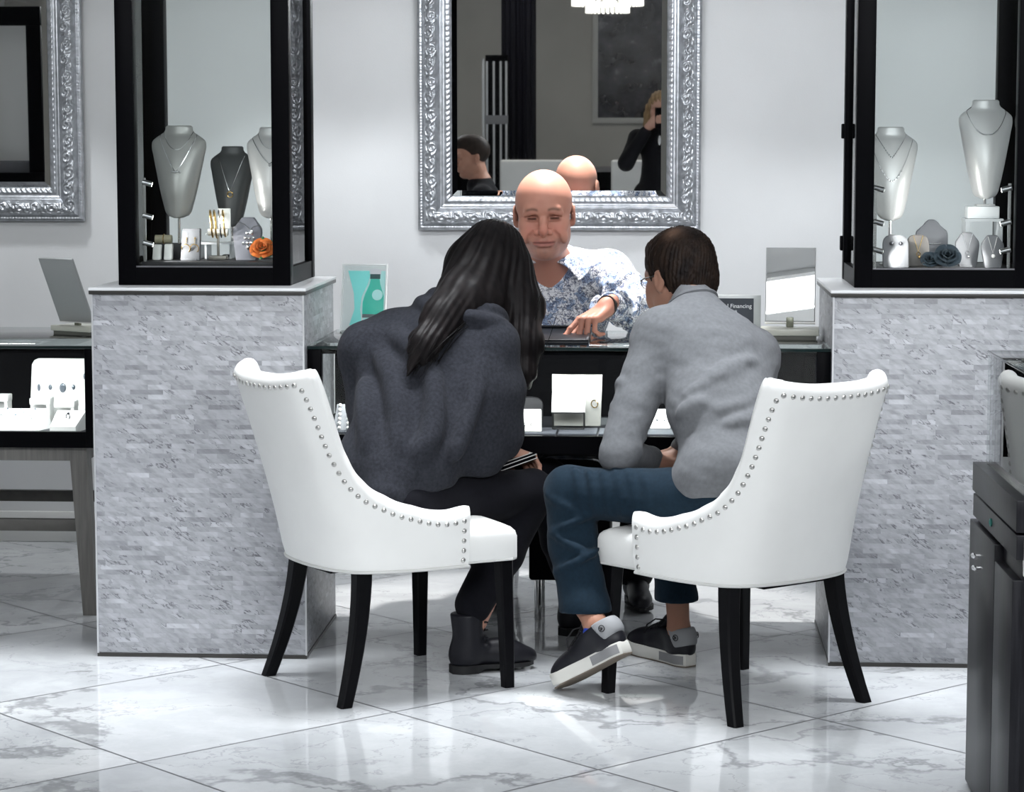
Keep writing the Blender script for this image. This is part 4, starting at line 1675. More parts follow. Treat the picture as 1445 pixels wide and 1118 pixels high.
    # wrinkles behind the knee and across the lap
    for i in range(6):
        t = 0.06 + 0.10 * i
        c0 = P(knL, hipL, t)
        pts = [c0 + V3(0.012 * cos(w) + 0.05 * (w - 1.2) * 0.5, -0.072 * sin(w), 0.072 * cos(w)) for w in np.linspace(0.3, 2.5, 8)]
        ridge(S, pts, 0.004, 0.018)
    for i in range(4):
        c0 = P(knL, cufL, 0.10 + 0.16 * i)
        pts = [c0 + V3(-0.064 * cos(w), -0.066 * sin(w), 0.03 * (w - 1.3) * (1 if i % 2 else -1)) for w in np.linspace(0.1, 2.6, 8)]
        ridge(S, pts, 0.0035, 0.018)
    ns2 = vnoise(21)
    S.disp(lambda X, Y, Z: 0.0035 * ns2(X, Y, Z * 0.7, 24) + 0.0016 * ns2(Z, X, Y, 70))
    for c, r in ((cufL, 0.4), (cufR, 0.3)):
        d = V3(0.03, -0.08, -1) if c is cufL else V3(0, 0, -1)
        d /= np.linalg.norm(d)
        S.ell(c + d * r, (r, r, r), None, 0.003, 'sub')
    for c, a in ((cufL, anL), (cufR, anR)):
        S.cap(c + V3(0, 0, 0.005), c - V3(0, 0, 0.05), 0.046, 0.050, 0.004, 'sub')
    S.build('trousers', M_TR, body, O)
    sneaker(body, O, (-0.088, 6.287, 0.143), (-0.75, 0.66), radians(28.5))
    sneaker(body, O, (0.085, 6.765, 0.004), (-0.60, 0.80), 0.0)
    # blue sock lining
    m = MB(O)
    m.tube([(-0.181, 6.363, 0.150), (-0.176, 6.362, 0.174), (-0.172, 6.358, 0.192), (-0.171, 6.357, 0.199)], [0.028, 0.034, 0.0362, 0.0335], 24)
    m.build('ankle_sock', mat('blue_sock', (0.02, 0.06, 0.42), 0.8), body)
    m = MB(O)
    m.tube([(0.048, 6.812, 0.04), (0.050, 6.806, 0.08), (0.0505, 6.803, 0.098), (0.0505, 6.803, 0.104)], [0.036, 0.0355, 0.035, 0.0325], 24)
    m.build('ankle_sock', mat('dark_sock', (0.012, 0.014, 0.03), 0.8), body)
    # hair
    S = Sculpt(hc - 0.16, hc + 0.17, 0.0034)
    sc = 1.07
    p = lambda a, b, c: hc + HR @ (V3(a, b, c) * sc)
    S.ell(p(-0.013, 0, 0.036), V3(0.108, 0.086, 0.096) * sc, HR, 0)
    S.ell(p(-0.055, 0, -0.015), V3(0.058, 0.076, 0.075) * sc, HR, 0.02)
    S.ell(p(0.045, 0.0, 0.086), V3(0.045, 0.050, 0.022) * sc, HR, 0.03)
    S.ell(p(0.105, 0, -0.035), V3(0.090, 0.12, 0.095) * sc, HR, 0.006, 'sub')
    for s in (-1, 1):
        S.ell(p(-0.002, s * 0.090, -0.032), V3(0.024, 0.03, 0.046) * sc, HR, 0.006, 'sub')
        S.ell(p(0.022, s * 0.090, -0.030), V3(0.022, 0.04, 0.040) * sc, HR, 0.004, 'sub')
    S.half(p(-0.05, 0, -0.080), -HR[:, 2] - 0.15 * HR[:, 0], 0.006)
    whorl = p(-0.068, 0.012, 0.105)

    def strands(X, Y, Z):
        D = (np.stack([X, Y, Z], -1) - whorl) @ HR
        ph = np.arctan2(D[:, 1], D[:, 0])
        r = np.linalg.norm(D, axis=1)
        return 0.0022 * np.sin(34 * ph + 14 * r / 0.1) * np.clip(r / 0.05, 0, 1) + 0.0014 * np.sin(71 * ph - 40 * r)
    S.disp(strands)
    S.build('short_hair', M_HAIR, body, O, hair_cols((0.006, 0.0042, 0.004), (0.028, 0.017, 0.012), 4, p(-0.055, 0.045, 0.112), (0.15, 0.088, 0.060), 0.026))
    # spectacle arm by the ear
    m = MB(O)
    m.tube([p(0.0, 0.080, 0.004), p(0.05, 0.078, 0.006), p(0.082, 0.070, 0.006)], 0.0016, 6)
    m.tube([p(0.0, -0.080, 0.004), p(0.05, -0.078, 0.006), p(0.082, -0.070, 0.006)], 0.0016, 6)
    for s in (-1, 1):
        pts = [p(0.098, s * 0.033 + 0.024 * cos(w), 0.0 + 0.017 * sin(w)) for w in np.linspace(0, 2 * pi, 20)[:-1]]
        m.tube(pts, 0.0013, 6, closed=True)
    m.tube([p(0.098, -0.010, 0.003), p(0.104, 0, 0.006), p(0.098, 0.010, 0.003)], 0.0013, 6)
    m.tube([p(0.082, 0.070, 0.006), p(0.098, 0.056, 0.004)], 0.0013, 6)
    m.tube([p(0.082, -0.070, 0.006), p(0.098, -0.056, 0.004)], 0.0013, 6)
    m.build('spectacles', mat('dark_wire', (0.05, 0.05, 0.05), 0.3, 0.8), body)
    return body


man_in_grey()


def patterned_shirt():
    m, nt, b, L = nodes_of('filigree_print_cotton')
    tc = N(nt, 'ShaderNodeTexCoord')
    nz = N(nt, 'ShaderNodeTexNoise', i_Scale=26, i_Detail=3, i_Roughness=0.55)
    L(tc.outputs['Object'], nz.inputs['Vector'])
    sc_ = N(nt, 'ShaderNodeVectorMath', operation='SCALE')
    sc_.inputs['Scale'].default_value = 0.05
    L(nz.outputs['Color'], sc_.inputs[0])
    ad = N(nt, 'ShaderNodeVectorMath', operation='ADD')
    L(tc.outputs['Object'], ad.inputs[0])
    L(sc_.outputs['Vector'], ad.inputs[1])

    def band(scale, width, seed):
        mp = N(nt, 'ShaderNodeMapping')
        mp.inputs['Location'].default_value = (seed, seed * 2, 0)
        L(ad.outputs['Vector'], mp.inputs['Vector'])
        n = N(nt, 'ShaderNodeTexNoise', i_Scale=scale, i_Detail=2.0, i_Roughness=0.5)
        L(mp.outputs['Vector'], n.inputs['Vector'])
        s = N(nt, 'ShaderNodeMath', operation='SUBTRACT')
        s.inputs[1].default_value = 0.5
        L(n.outputs['Fac'], s.inputs[0])
        a = N(nt, 'ShaderNodeMath', operation='ABSOLUTE')
        L(s.outputs[0], a.inputs[0])
        r = N(nt, 'ShaderNodeMapRange')
        r.inputs['From Max'].default_value = width
        r.inputs['To Min'].default_value = 1
        r.inputs['To Max'].default_value = 0
        L(a.outputs[0], r.inputs['Value'])
        return r.outputs['Result']
    n2 = N(nt, 'ShaderNodeTexNoise', i_Scale=30, i_Detail=4, i_Roughness=0.6)
    L(ad.outputs['Vector'], n2.inputs['Vector'])
    n2r = ramp(nt, [(0.50, 0.0), (0.56, 1.0)])
    L(n2.outputs['Fac'], n2r.inputs['Fac'])
    c = N(nt, 'ShaderNodeMix', data_type='RGBA')
    L(n2r.outputs['Color'], c.inputs[0])
    c.inputs[6].default_value = (0.80, 0.81, 0.84, 1)
    c.inputs[7].default_value = (0.27, 0.35, 0.50, 1)
    out = c.outputs[2]
    for scale, width, seed, col in ((44, 0.050, 3, (0.05, 0.055, 0.09)), (75, 0.05, 8, (0.10, 0.12, 0.20))):
        x = N(nt, 'ShaderNodeMix', data_type='RGBA')
        L(band(scale, width, seed), x.inputs[0])
        L(out, x.inputs[6])
        x.inputs[7].default_value = (*col, 1)
        out = x.outputs[2]
    L(out, b.inputs['Base Color'])
    b.inputs['Roughness'].default_value = 0.75
    b.inputs['Specular IOR Level'].default_value = 0.25
    return m


def dress_boot(parent, off, heel, dirn, shaft=0.15, Lg=0.262, ankle_fwd=0.055, name='ankle_boot'):
    x = np.array([*dirn, 0.0])
    x /= np.linalg.norm(x)
    z = np.array([0, 0, 1.0])
    y = np.cross(z, x)
    R = np.stack([x, y, z], 1)
    heel = np.array([*heel, 0.0])
    p = lambda a, b, c: heel + R @ np.array([a, b, c])
    c8 = [p(a, b, c) for a in (-0.04, Lg + 0.03) for b in (-0.075, 0.075) for c in (-0.01, shaft + 0.07)]
    S = Sculpt(np.min(c8, 0), np.max(c8, 0), 0.004)
    S.ell(p(Lg - 0.055, 0, 0.040), (0.056, 0.038, 0.028), R, 0.01)
    S.ell(p(Lg - 0.012, 0, 0.034), (0.020, 0.022, 0.018), R, 0.02)
    S.ell(p(0.135, 0, 0.052), (0.075, 0.035, 0.042), R, 0.03)
    S.ell(p(0.042, 0, 0.050), (0.046, 0.033, 0.048), R, 0.02)
    S.cap(p(ankle_fwd, 0, 0.06), p(ankle_fwd - 0.008, 0, shaft), 0.040, 0.046, 0.03)
    for i in range(4):
        q = 0.075 + 0.022 * i
        S.chain([p(ankle_fwd + 0.045, -0.03, q + 0.004), p(ankle_fwd + 0.052 - i * 0.004, 0, q), p(ankle_fwd + 0.045, 0.03, q - 0.004)], [0.004] * 3, 0.008)
    S.half(p(0, 0, 0.022), -z)
    S.half(p(0, 0, shaft), z)
    o = S.build(name, M_SHOE, parent, off)
    m = MB(off)
    out = []
    for s in (1, -1):
        rng = np.linspace(0, 1, 20) if s > 0 else np.linspace(1, 0, 20)[1:-1]
        for t in rng:
            tt = 0.5 - 0.5 * cos(pi * t)
            w = float(cr([0, 0.08, 0.3, 0.5, 0.72, 0.9, 1], [0.016, 0.032, 0.033, 0.034, 0.043, 0.034, 0.008], tt))
            out.append((tt * Lg, s * w))
    m.grid([[p(a, b, 0.012 if a > 0.08 else 0.0) for a, b in out], [p(a, b, 0.024) for a, b in out]], wrap_u=True, cap=True)
    m.build('boot_sole', mat('black_rubber', (0.008, 0.008, 0.009), 0.6), o)
    return o


# ------------------------------------------------------------------ the bald man behind the counter
def bald_man():
    V3 = lambda *a: np.array(a, float)
    O = (-0.35, 7.86, 0.0)
    pel, mid, chest, nb = V3(-0.347, 7.865, 0.585), V3(-0.347, 7.819, 0.80), V3(-0.347, 7.706, 1.001), V3(-0.364, 7.565, 1.128)
    SL, EL, WL = V3(-0.170, 7.615, 1.075), V3(-0.074, 7.45, 0.970), V3(-0.168, 7.255, 0.998)
    SR, ER, WR = V3(-0.549, 7.603, 1.072), V3(-0.648, 7.470, 0.970), V3(-0.520, 7.27, 0.950)
    hc = V3(-0.368, 7.420, 1.275)
    HR = rot_frame(frame((0.02, -1.0, 0)), 0.16, 0.03)
    sc = 1.085
    S = Sculpt((-0.76, 7.02, 0.05), (0.04, 8.02, 1.42), 0.0105,
               ([(-0.50, -0.255, 0.0026), (-0.255, -0.12, 0.0034)], [(7.28, 7.56, 0.0026), (7.08, 7.28, 0.0034)], [(1.11, 1.41, 0.0026), (0.88, 1.05, 0.0032)]))
    S.chain([pel, mid, chest, nb], [0.115, 0.115, 0.11, 0.06], 0.05)
    S.cap(SL, SR, 0.05, None, 0.05)
    S.cap(nb, hc + HR @ V3(-0.025, 0, -0.08), 0.064, 0.056, 0.03)
    for A in ((SL, EL, WL), (SR, ER, WR)):
        S.chain(A, [0.05, 0.04, 0.028], 0.02)
    hips = ((V3(-0.265, 7.83, 0.56), V3(-0.050, 7.54, 0.500), V3(-0.085, 7.735, 0.10)), (V3(-0.43, 7.83, 0.56), V3(-0.605, 7.54, 0.500), V3(-0.56, 7.75, 0.10)))
    for A in hips:
        S.chain(A, [0.075, 0.052, 0.036], 0.03)
    p = head_sdf(S, hc, HR, sc, True, 1.04, 0.98, 1.22)
    # fleshy neck and jaw
    S.ell(p(0.015, 0, -0.104), V3(0.050, 0.046, 0.026) * sc, HR, 0.03)
    f = V3(-0.66, -0.62, -0.42)
    R = frame(f, (0.0, 0.0, 1.0))
    R = np.stack([R[:, 0], -R[:, 1], R[:, 2]], 1)
    hand_sdf(S, WL + f * 0.006, R, 1.02, (0.10, 0.60, 0.66, 0.70), 0.6)
    f2 = V3(0.85, -0.5, -0.05)
    hand_sdf(S, WR + f2 * 0.01, frame(f2, (0, 0, 1)), 1.0, (0.25, 0.3, 0.35, 0.4), 0.3)
    base = skin_cols((0.43, 0.205, 0.150), 0.05, 9)
    nz = vnoise(31)

    def cols(V):
        c = base(V)
        q = (V - hc) @ HR / sc
        fx, l, u = q[:, 0], q[:, 1], q[:, 2]
        hd = (u > -0.16) & (np.abs(l) < 0.1) & (fx > -0.13) & (V[:, 2] > 1.05)

        def blend(w, col):
            w = np.clip(w, 0, 1)[:, None] * hd[:, None]
            return c * (1 - w) + np.array(col) * w
        g = lambda a, s: np.exp(-(a / s) ** 2)
        # stubble round the mouth, chin and jaw
        st = np.clip((-0.050 - u) / 0.02, 0, 1) * np.clip((fx + 0.0) / 0.03, 0, 1) * (0.45 + 0.25 * nz(V[:, 0], V[:, 1], V[:, 2], 300))
        c = blend(st * 1.0, (0.215, 0.145, 0.122))
        # cropped sides
        sd = np.clip((np.abs(l) - 0.050) / 0.02, 0, 1) * np.clip((0.02 - fx) / 0.03, 0, 1) * np.clip((0.055 - u) / 0.03, 0, 1) * np.clip((u + 0.08) / 0.04, 0, 1)
        c = blend(sd * 0.55, (0.19, 0.115, 0.09))
        for s in (-1, 1):
            br = g(u - 0.0235 - 0.004 * np.sin((np.abs(l) - 0.012) / 0.034 * pi), 0.0042) * np.clip((s * l - 0.011) / 0.006, 0, 1) * np.clip((0.053 - s * l) / 0.01, 0, 1) * (fx > 0.05)
            c = blend(br * 0.8, (0.09, 0.05, 0.035))
            la = g(u + 0.0035, 0.0042) * np.clip((s * l - 0.017) / 0.004, 0, 1) * np.clip((0.047 - s * l) / 0.004, 0, 1) * (fx > 0.06)
            c = blend(la * 0.9, (0.02, 0.012, 0.01))
            ck = np.exp(-((l - s * 0.040) / 0.018) ** 2 - ((u + 0.030) / 0.018) ** 2) * (fx > 0.03)
            c = blend(ck * 0.35, (0.50, 0.165, 0.13))
        nsx = np.exp(-(l / 0.018) ** 2 - ((u + 0.030) / 0.018) ** 2) * (fx > 0.08)
        c = blend(nsx * 0.35, (0.50, 0.165, 0.13))
        lp = np.exp(-((u + 0.0695) / 0.0085) ** 2) * np.clip((0.032 - np.abs(l)) / 0.006, 0, 1) * (fx > 0.075)
        c = blend(lp * 0.7, (0.34, 0.11, 0.10))
        ml = np.exp(-((u + 0.0690) / 0.0024) ** 2) * np.clip((0.033 - np.abs(l)) / 0.004, 0, 1) * (fx > 0.075)
        c = blend(ml * 0.75, (0.10, 0.035, 0.03))
        return c
    body = S.build('person', M_SKIN, None, O, cols)
    body.location = O
    tag(body, 'bald man in patterned shirt leaning on the counter and pointing', 'person')
    M_SH = patterned_shirt()
    S = Sculpt((-0.78, 7.20, 0.50), (0.06, 8.06, 1.18), 0.0055)
    lat = V3(1, 0.03, 0)
    for a, r, k in ((chest, (0.188, 0.127, 0.15), 0.04), (mid, (0.175, 0.132, 0.18), 0.05), (pel, (0.17, 0.135, 0.12), 0.05)):
        S.ell(a, r, None, k)
    S.ell(chest + V3(0, -0.02, -0.085), (0.165, 0.13, 0.14), None, 0.05)
    S.cap(SL, SR, 0.066, None, 0.05)
    S.cap(nb + V3(-0.075, 0.055, -0.03), nb + V3(0.075, 0.055, -0.03), 0.062, None, 0.04)
    S.chain([SL, EL], [0.076, 0.058], 0.03)
    S.chain([SR, ER], [0.076, 0.058], 0.03)
    S.cap(EL, WL + (EL - WL) * 0.12, 0.056, 0.038, 0.012)
    S.cap(ER, WR + (ER - WR) * 0.12, 0.055, 0.038, 0.012)
    rs = np.random.RandomState(12)
    for A, B, r0 in ((SL, EL, 0.070), (EL, WL, 0.052), (SR, ER, 0.07)):
        d = (B - A) / np.linalg.norm(B - A)
        e1 = np.cross(d, V3(0.1, 0, 1))
        e1 /= np.linalg.norm(e1)
        e2 = np.cross(d, e1)
        for i in range(7):
            c0 = A + (B - A) * rs.uniform(0.2, 1.0)
            w0 = rs.uniform(0, 6.28)
            pts = [c0 + (e1 * cos(w) + e2 * sin(w)) * r0 * 1.0 + d * rs.uniform(0.01, 0.03) * (w - w0) for w in np.linspace(w0, w0 + 1.5, 6)]
            ridge(S, pts, 0.005, 0.016)
    for i in range(6):
        x0 = rs.uniform(-0.5, -0.2)
        pts = [V3(x0 + 0.04 * t, 7.585 + 0.05 * t, 1.08 - 0.20 * t) for t in np.linspace(0, 1, 6)]
        ridge(S, pts, 0.004, 0.02)
    ns = vnoise(17)
    S.disp(lambda X, Y, Z: 0.004 * ns(X, Y, Z * 0.7, 24) + 0.0012 * ns(Y, Z, X, 70))
    # open neck
    nk = hc + HR @ V3(-0.02, 0, -0.08)
    S.chain([nb + V3(0.004, 0.02, -0.05), nb + V3(0.004, -0.03, 0.02), nk], [0.047, 0.073, 0.075], 0.006, 'sub')
    S.chain([nb + V3(0.0, -0.055, -0.055), nb + V3(0.0, -0.09, 0.02)], [0.014, 0.045], 0.006, 'sub')
    sh = S.build('patterned_shirt', M_SH, body, O)
    # spread collar: a stand and two pointed leaves
    for s in (-1, 1):
        S = Sculpt(nb - V3(0.16, 0.17, 0.12), nb + V3(0.16, 0.15, 0.12), 0.0036)
        top, bot = [], []
        for t in np.linspace(0, 1, 12):
            a = t * pi * 0.86
            rx, ry = 0.077, 0.075
            c0 = nb + V3(0.002, 0.005, 0.0)
            q = c0 + V3(s * rx * sin(a), ry * cos(a) * (1 if a < pi / 2 else 1.15), 0.050 - 0.058 * t ** 1.2)
            top.append(q)
            e = c0 + V3(s * (rx + 0.030 + 0.012 * t) * sin(a * 0.93) + s * 0.030 * t ** 2, (ry + 0.03) * cos(a * 0.92) * (1 if a < pi / 2 else 1.18), 0.012 - 0.045 * t - 0.030 * t ** 3)
            bot.append(e)
        for g in np.linspace(0, 1, 11):
            pts = [top[i] * (1 - g) + bot[i] * g + V3(0, 0, 0.010 * sin(pi * g)) for i in range(12)]
            S.chain(pts, [0.0045] * 12, 0.003)
        S.build('collar', M_SH, sh, O)
    m = MB(O)
    d = (WL - EL) / np.linalg.norm(WL - EL)
    cu = WL + (EL - WL) * 0.10
    m.tube([cu - d * 0.03, cu - d * 0.012, cu + d * 0.006, cu + d * 0.010], [0.044, 0.046, 0.045, 0.041], 28)
    m.build('shirt_cuff', M_SH, sh)
    m = MB(O)
    m.tube([WL - d * 0.004, WL + d * 0.010], 0.032, 24)
    m.build('wrist_band', mat('dark_strap', (0.02, 0.016, 0.014), 0.5), body)
    # trousers and shoes
    M_BT = knit('black_wool', (0.008, 0.008, 0.010), 0.9, 0.03, 0.1, 80, (400, 0.15, 0.0006))
    S = Sculpt((-0.72, 7.42, 0.06), (0.06, 8.04, 0.72), 0.009)
    S.ell(pel + V3(0, 0, -0.02), (0.175, 0.15, 0.09), None, 0.03)
    for A in hips:
        S.chain([A[0], A[1], A[2]], [0.092, 0.072, 0.060], 0.02)
    S.build('trousers', M_BT, body, O)
    dress_boot(body, O, (-0.088, 7.79), (0.10, -1), 0.12, 0.27, name='dress_shoe')
    dress_boot(body, O, (-0.56, 7.805), (0.0, -1), 0.12, 0.27, name='dress_shoe')
    # ring on the ring finger
    return body


bald_man()


def counter_stool():
    c = (-0.35, 7.94, 0)
    t = thing('counter_stool', 'black stool under the bald man behind the counter', 'stool', c)
    MB().lathe([(0.0, 0.42), (0.16, 0.42), (0.175, 0.432), (0.178, 0.455), (0.165, 0.475), (0.0, 0.478)], n=28).build('seat', M_BLACK, t)
    for sx in (-1, 1):
        for sy in (-1, 1):
            MB().cyl((sx * 0.15, sy * 0.15, 0), (sx * 0.11, sy * 0.11, 0.43), 0.013, n=12).build('leg', M_CHROME, t)
    MB().torus((0, 0, 0.20), 0.185, 0.009, n=28).build('foot_ring', M_CHROME, t)


counter_stool()


# ------------------------------------------------------------------ the woman in the grey shawl on the left chair
def woman_in_shawl():
    V3 = lambda *a: np.array(a, float)
    O = (-0.74, 6.56, 0.0)
    pel, mid, chest, nb = V3(-0.735, 6.555, 0.545), V3(-0.675, 6.635, 0.73), V3(-0.615, 6.72, 0.90), V3(-0.552, 6.80, 1.015)
    SR, ER, WR = V3(-0.475, 6.735, 0.925), V3(-0.455, 6.72, 0.67), V3(-0.435, 6.82, 0.605)
    SL, EL, WL = V3(-0.765, 6.80, 0.930), V3(-0.842, 6.755, 0.900), V3(-0.72, 6.96, 0.972)
    hc = V3(-0.487, 6.925, 1.137)
    HR = rot_frame(frame((0.45, 0.89, 0)), 0.25)
    hipR, knR, anR = V3(-0.69, 6.50, 0.50), V3(-0.375, 6.83, 0.492), V3(-0.530, 6.675, 0.12)
    hipL, knL, anL = V3(-0.80, 6.62, 0.50), V3(-0.335, 7.03, 0.490), V3(-0.272, 7.215, 0.12)
    S = Sculpt((-0.98, 6.35, 0.05), (-0.22, 7.45, 1.29), 0.010,
               ([(-0.60, -0.36, 0.0038)], [(6.78, 7.06, 0.0038)], [(1.0, 1.28, 0.0038), (0.54, 0.66, 0.004)]))
    S.chain([pel, mid, chest, nb], [0.09, 0.07, 0.065, 0.045], 0.03)
    S.cap(SL, SR, 0.035, None, 0.05)
    S.cap(nb, hc + HR @ V3(-0.02, 0, -0.07), 0.045, 0.045, 0.03)
    for A in ((SL, EL, WL), (SR, ER, WR)):
        S.chain(A, [0.038, 0.030, 0.022], 0.02)
    for A in ((hipR, knR, anR), (hipL, knL, anL)):
        S.chain(A, [0.065, 0.045, 0.03], 0.03)
    head_sdf(S, hc, HR, 0.98)
    f = V3(0.55, 0.62, -0.30)
    hand_sdf(S, WR + f * 0.006, frame(f, (-0.5, 0.0, 1)), 0.92, (0.45, 0.5, 0.55, 0.6), 0.4)
    f2 = V3(0.25, 0.95, -0.05)
    R2 = frame(f2, (0, 0, 1))
    hand_sdf(S, WL + f2 * 0.006, np.stack([R2[:, 0], -R2[:, 1], R2[:, 2]], 1), 0.92, (0.3, 0.3, 0.35, 0.4), 0.3)
    body = S.build('person', M_SKIN, None, O, skin_cols((0.52, 0.29, 0.215), 0.05, 41))
    body.location = O
    tag(body, 'long haired woman in dark grey shawl seated on the left white chair', 'person')
    # shawl
    M_SHAWL = knit('charcoal_wool', (0.023, 0.0245, 0.031), 0.95, 0.02, 0.26, 110, (320, 0.4, 0.0015))
    S = Sculpt((-1.0, 6.36, 0.43), (-0.34, 7.24, 1.10), 0.006)
    sp = (nb - pel) / np.linalg.norm(nb - pel)
    lat = (SR - SL) / np.linalg.norm(SR - SL)
    fw = np.cross(sp, lat)
    fw /= np.linalg.norm(fw)
    lat2 = np.cross(fw, sp)
    Q = np.stack([lat2, fw, sp], 1)
    S.ell(chest + V3(-0.005, 0, -0.01), (0.185, 0.105, 0.15), Q, 0.04)
    S.ell(mid + V3(0.0, 0.0, 0.0), (0.185, 0.12, 0.20), Q, 0.06)
    S.ell(pel + V3(0.0, 0.005, 0.045), (0.175, 0.13, 0.13), Q, 0.06)
    S.cap(SL, SR, 0.066, 0.068, 0.05)
    S.cap(nb - sp * 0.07, nb + sp * 0.005, 0.095, 0.066, 0.05)
    S.cap(SL, EL, 0.078, 0.068, 0.04)
    S.chain([SR + V3(0.0, 0, 0), V3(-0.452, 6.725, 0.80), ER, V3(-0.445, 6.755, 0.635)], [0.070, 0.062, 0.060, 0.040], 0.03)
    # cloth hanging from the raised left arm down to the seat
    S.chain([EL, V3(-0.838, 6.755, 0.74), V3(-0.808, 6.71, 0.62), V3(-0.780, 6.66, 0.52), V3(-0.775, 6.63, 0.47)], [0.068, 0.050, 0.046, 0.055, 0.050], 0.05)
    S.chain([SL + V3(0.02, -0.03, -0.04), V3(-0.765, 6.72, 0.72), V3(-0.755, 6.65, 0.58), V3(-0.75, 6.62, 0.48)], [0.08, 0.075, 0.075, 0.065], 0.05)
    S.chain([V3(-0.735, 6.585, 0.60), V3(-0.745, 6.56, 0.50)], [0.085, 0.075], 0.05)
    S.cap(V3(-0.52, 6.68, 0.78), V3(-0.53, 6.66, 0.63), 0.105, 0.095, 0.05)
    S.cap(EL, WL, 0.058, 0.042, 0.04)
    # drape folds
    def bk(l, h, out):
        """a point on the back: l to her right, h up the spine"""
        return pel + sp * h + lat2 * l - fw * out
    folds = [
        ([bk(-0.14, 0.40, 0.09), bk(-0.02, 0.34, 0.118), bk(0.05, 0.26, 0.125), bk(0.09, 0.14, 0.12), bk(0.08, 0.06, 0.12)], 0.018),
        ([bk(-0.16, 0.33, 0.09), bk(-0.07, 0.25, 0.122), bk(-0.01, 0.15, 0.13), bk(0.03, 0.05, 0.13)], 0.018),
        ([bk(-0.17, 0.24, 0.09), bk(-0.11, 0.14, 0.125), bk(-0.06, 0.04, 0.13)], 0.016),
        ([bk(0.12, 0.38, 0.07), bk(0.155, 0.25, 0.08), bk(0.165, 0.10, 0.08)], 0.014),
    ]
    for pts, r in folds:
        n = len(pts)
        T = np.linspace(0, n - 1, 5 * n)
        X = [np.array([float(cr(range(n), [q[i] for q in pts], t)) for i in range(3)]) for t in T]
        S.chain(X, [r * (0.55 + 0.45 * sin(pi * (j + 1) / (len(X) + 1))) for j in range(len(X))], 0.032)
    # rolled cowl collar
    for h, rad, r in ((-0.015, 0.088, 0.024), (-0.050, 0.112, 0.021)):
        X = [nb + sp * (h + 0.018 * cos(2 * w)) + lat2 * (rad * 1.12 * cos(w)) - fw * (rad * sin(w)) for w in np.linspace(-0.6, pi + 0.6, 22)]
        S.chain(X, [r] * 22, 0.012)
    for i, (a, b) in enumerate(((V3(-0.885, 6.74, 0.86), V3(-0.822, 6.63, 0.50)), (V3(-0.845, 6.70, 0.90), V3(-0.795, 6.60, 0.50)),
                                (V3(-0.79, 6.70, 0.90), V3(-0.765, 6.55, 0.50)), (V3(-0.735, 6.66, 0.86), V3(-0.725, 6.50, 0.55)))):
        X = [a + (b - a) * t + V3(0.012 * sin(5 * t + i), 0, 0) for t in np.linspace(0, 1, 9)]
        S.chain(X, [0.020] * 9, 0.030)
    ns = vnoise(51)
    S.disp(lambda X, Y, Z: 0.006 * ns(X, Y, Z * 0.5, 17) + 0.0022 * ns(Y, X, Z * 0.6, 46))
    # opened underneath by the lap, and a wavy hem
    S.chain([V3(-0.70, 6.42, 0.455), V3(-0.58, 6.58, 0.475), V3(-0.36, 6.84, 0.50)], [0.075, 0.09, 0.075], 0.01, 'sub')
    S.chain([V3(-0.72, 6.70, 0.43), V3(-0.33, 7.04, 0.49)], [0.06, 0.075], 0.01, 'sub')
    S.cap(V3(-0.595, 6.36, 0.40), V3(-0.42, 6.62, 0.43), 0.155, 0.14, 0.01, 'sub')
    S.chain([V3(-0.735, 6.505, 0.57), V3(-0.745, 6.465, 0.52), V3(-0.755, 6.445, 0.482)], [0.085, 0.068, 0.040], 0.03)
    shawl = S.build('shawl', M_SHAWL, body, O, None, 2)
    # trousers
    M_BJ = knit('black_denim', (0.006, 0.006, 0.009), 0.9, 0.03, 0.15, 90, (420, 0.15, 0.0006))
    S = Sculpt((-0.96, 6.36, 0.06), (-0.20, 7.36, 0.66), 0.0075)
    S.ell(pel + V3(0.0, 0.0, -0.03), (0.16, 0.14, 0.08), None, 0.03)
    S.chain([hipR, knR], [0.086, 0.066], 0.03)
    S.chain([hipL, knL], [0.086, 0.070], 0.03)
    S.chain([knR, knR * 0.5 + anR * 0.5 + V3(0, 0.0, 0.02), anR + V3(0.0, 0, 0.07)], [0.066, 0.062, 0.052], 0.015)
    S.chain([knL, knL * 0.5 + anL * 0.5, anL + V3(0, 0, 0.05)], [0.066, 0.060, 0.052], 0.015)
    ns2 = vnoise(61)
    S.disp(lambda X, Y, Z: 0.003 * ns2(X, Y, Z, 30))
    S.build('trousers', M_BJ, body, O)
    dress_boot(body, O, (-0.592, 6.648), (0.93, 0.36), 0.17, 0.245)
    dress_boot(body, O, (-0.300, 7.185), (0.60, 0.80), 0.16, 0.25)
    # hair
    S = Sculpt((-0.76, 6.49, 0.74), (-0.33, 7.08, 1.32), 0.0042)
    p = lambda a, b, c: hc + HR @ V3(a, b, c)
    S.ell(p(-0.012, 0, 0.034), V3(0.108, 0.090, 0.096), HR, 0)
    S.ell(p(-0.048, 0, -0.03), V3(0.070, 0.090, 0.11), HR, 0.03)
    S.chain([p(-0.06, 0.01, -0.02), V3(-0.530, 6.80, 1.04), V3(-0.585, 6.735, 0.985)], [0.088, 0.080, 0.06], 0.03)
    S.chain([p(-0.07, 0.03, -0.02), V3(-0.565, 6.745, 1.055), V3(-0.615, 6.672, 1.005), V3(-0.662, 6.590, 0.935), V3(-0.700, 6.552, 0.855)], [0.074, 0.066, 0.052, 0.034, 0.006], 0.04)
    S.chain([V3(-0.585, 6.70, 1.02), V3(-0.632, 6.600, 0.945), V3(-0.652, 6.565, 0.880)], [0.040, 0.026, 0.006], 0.02)
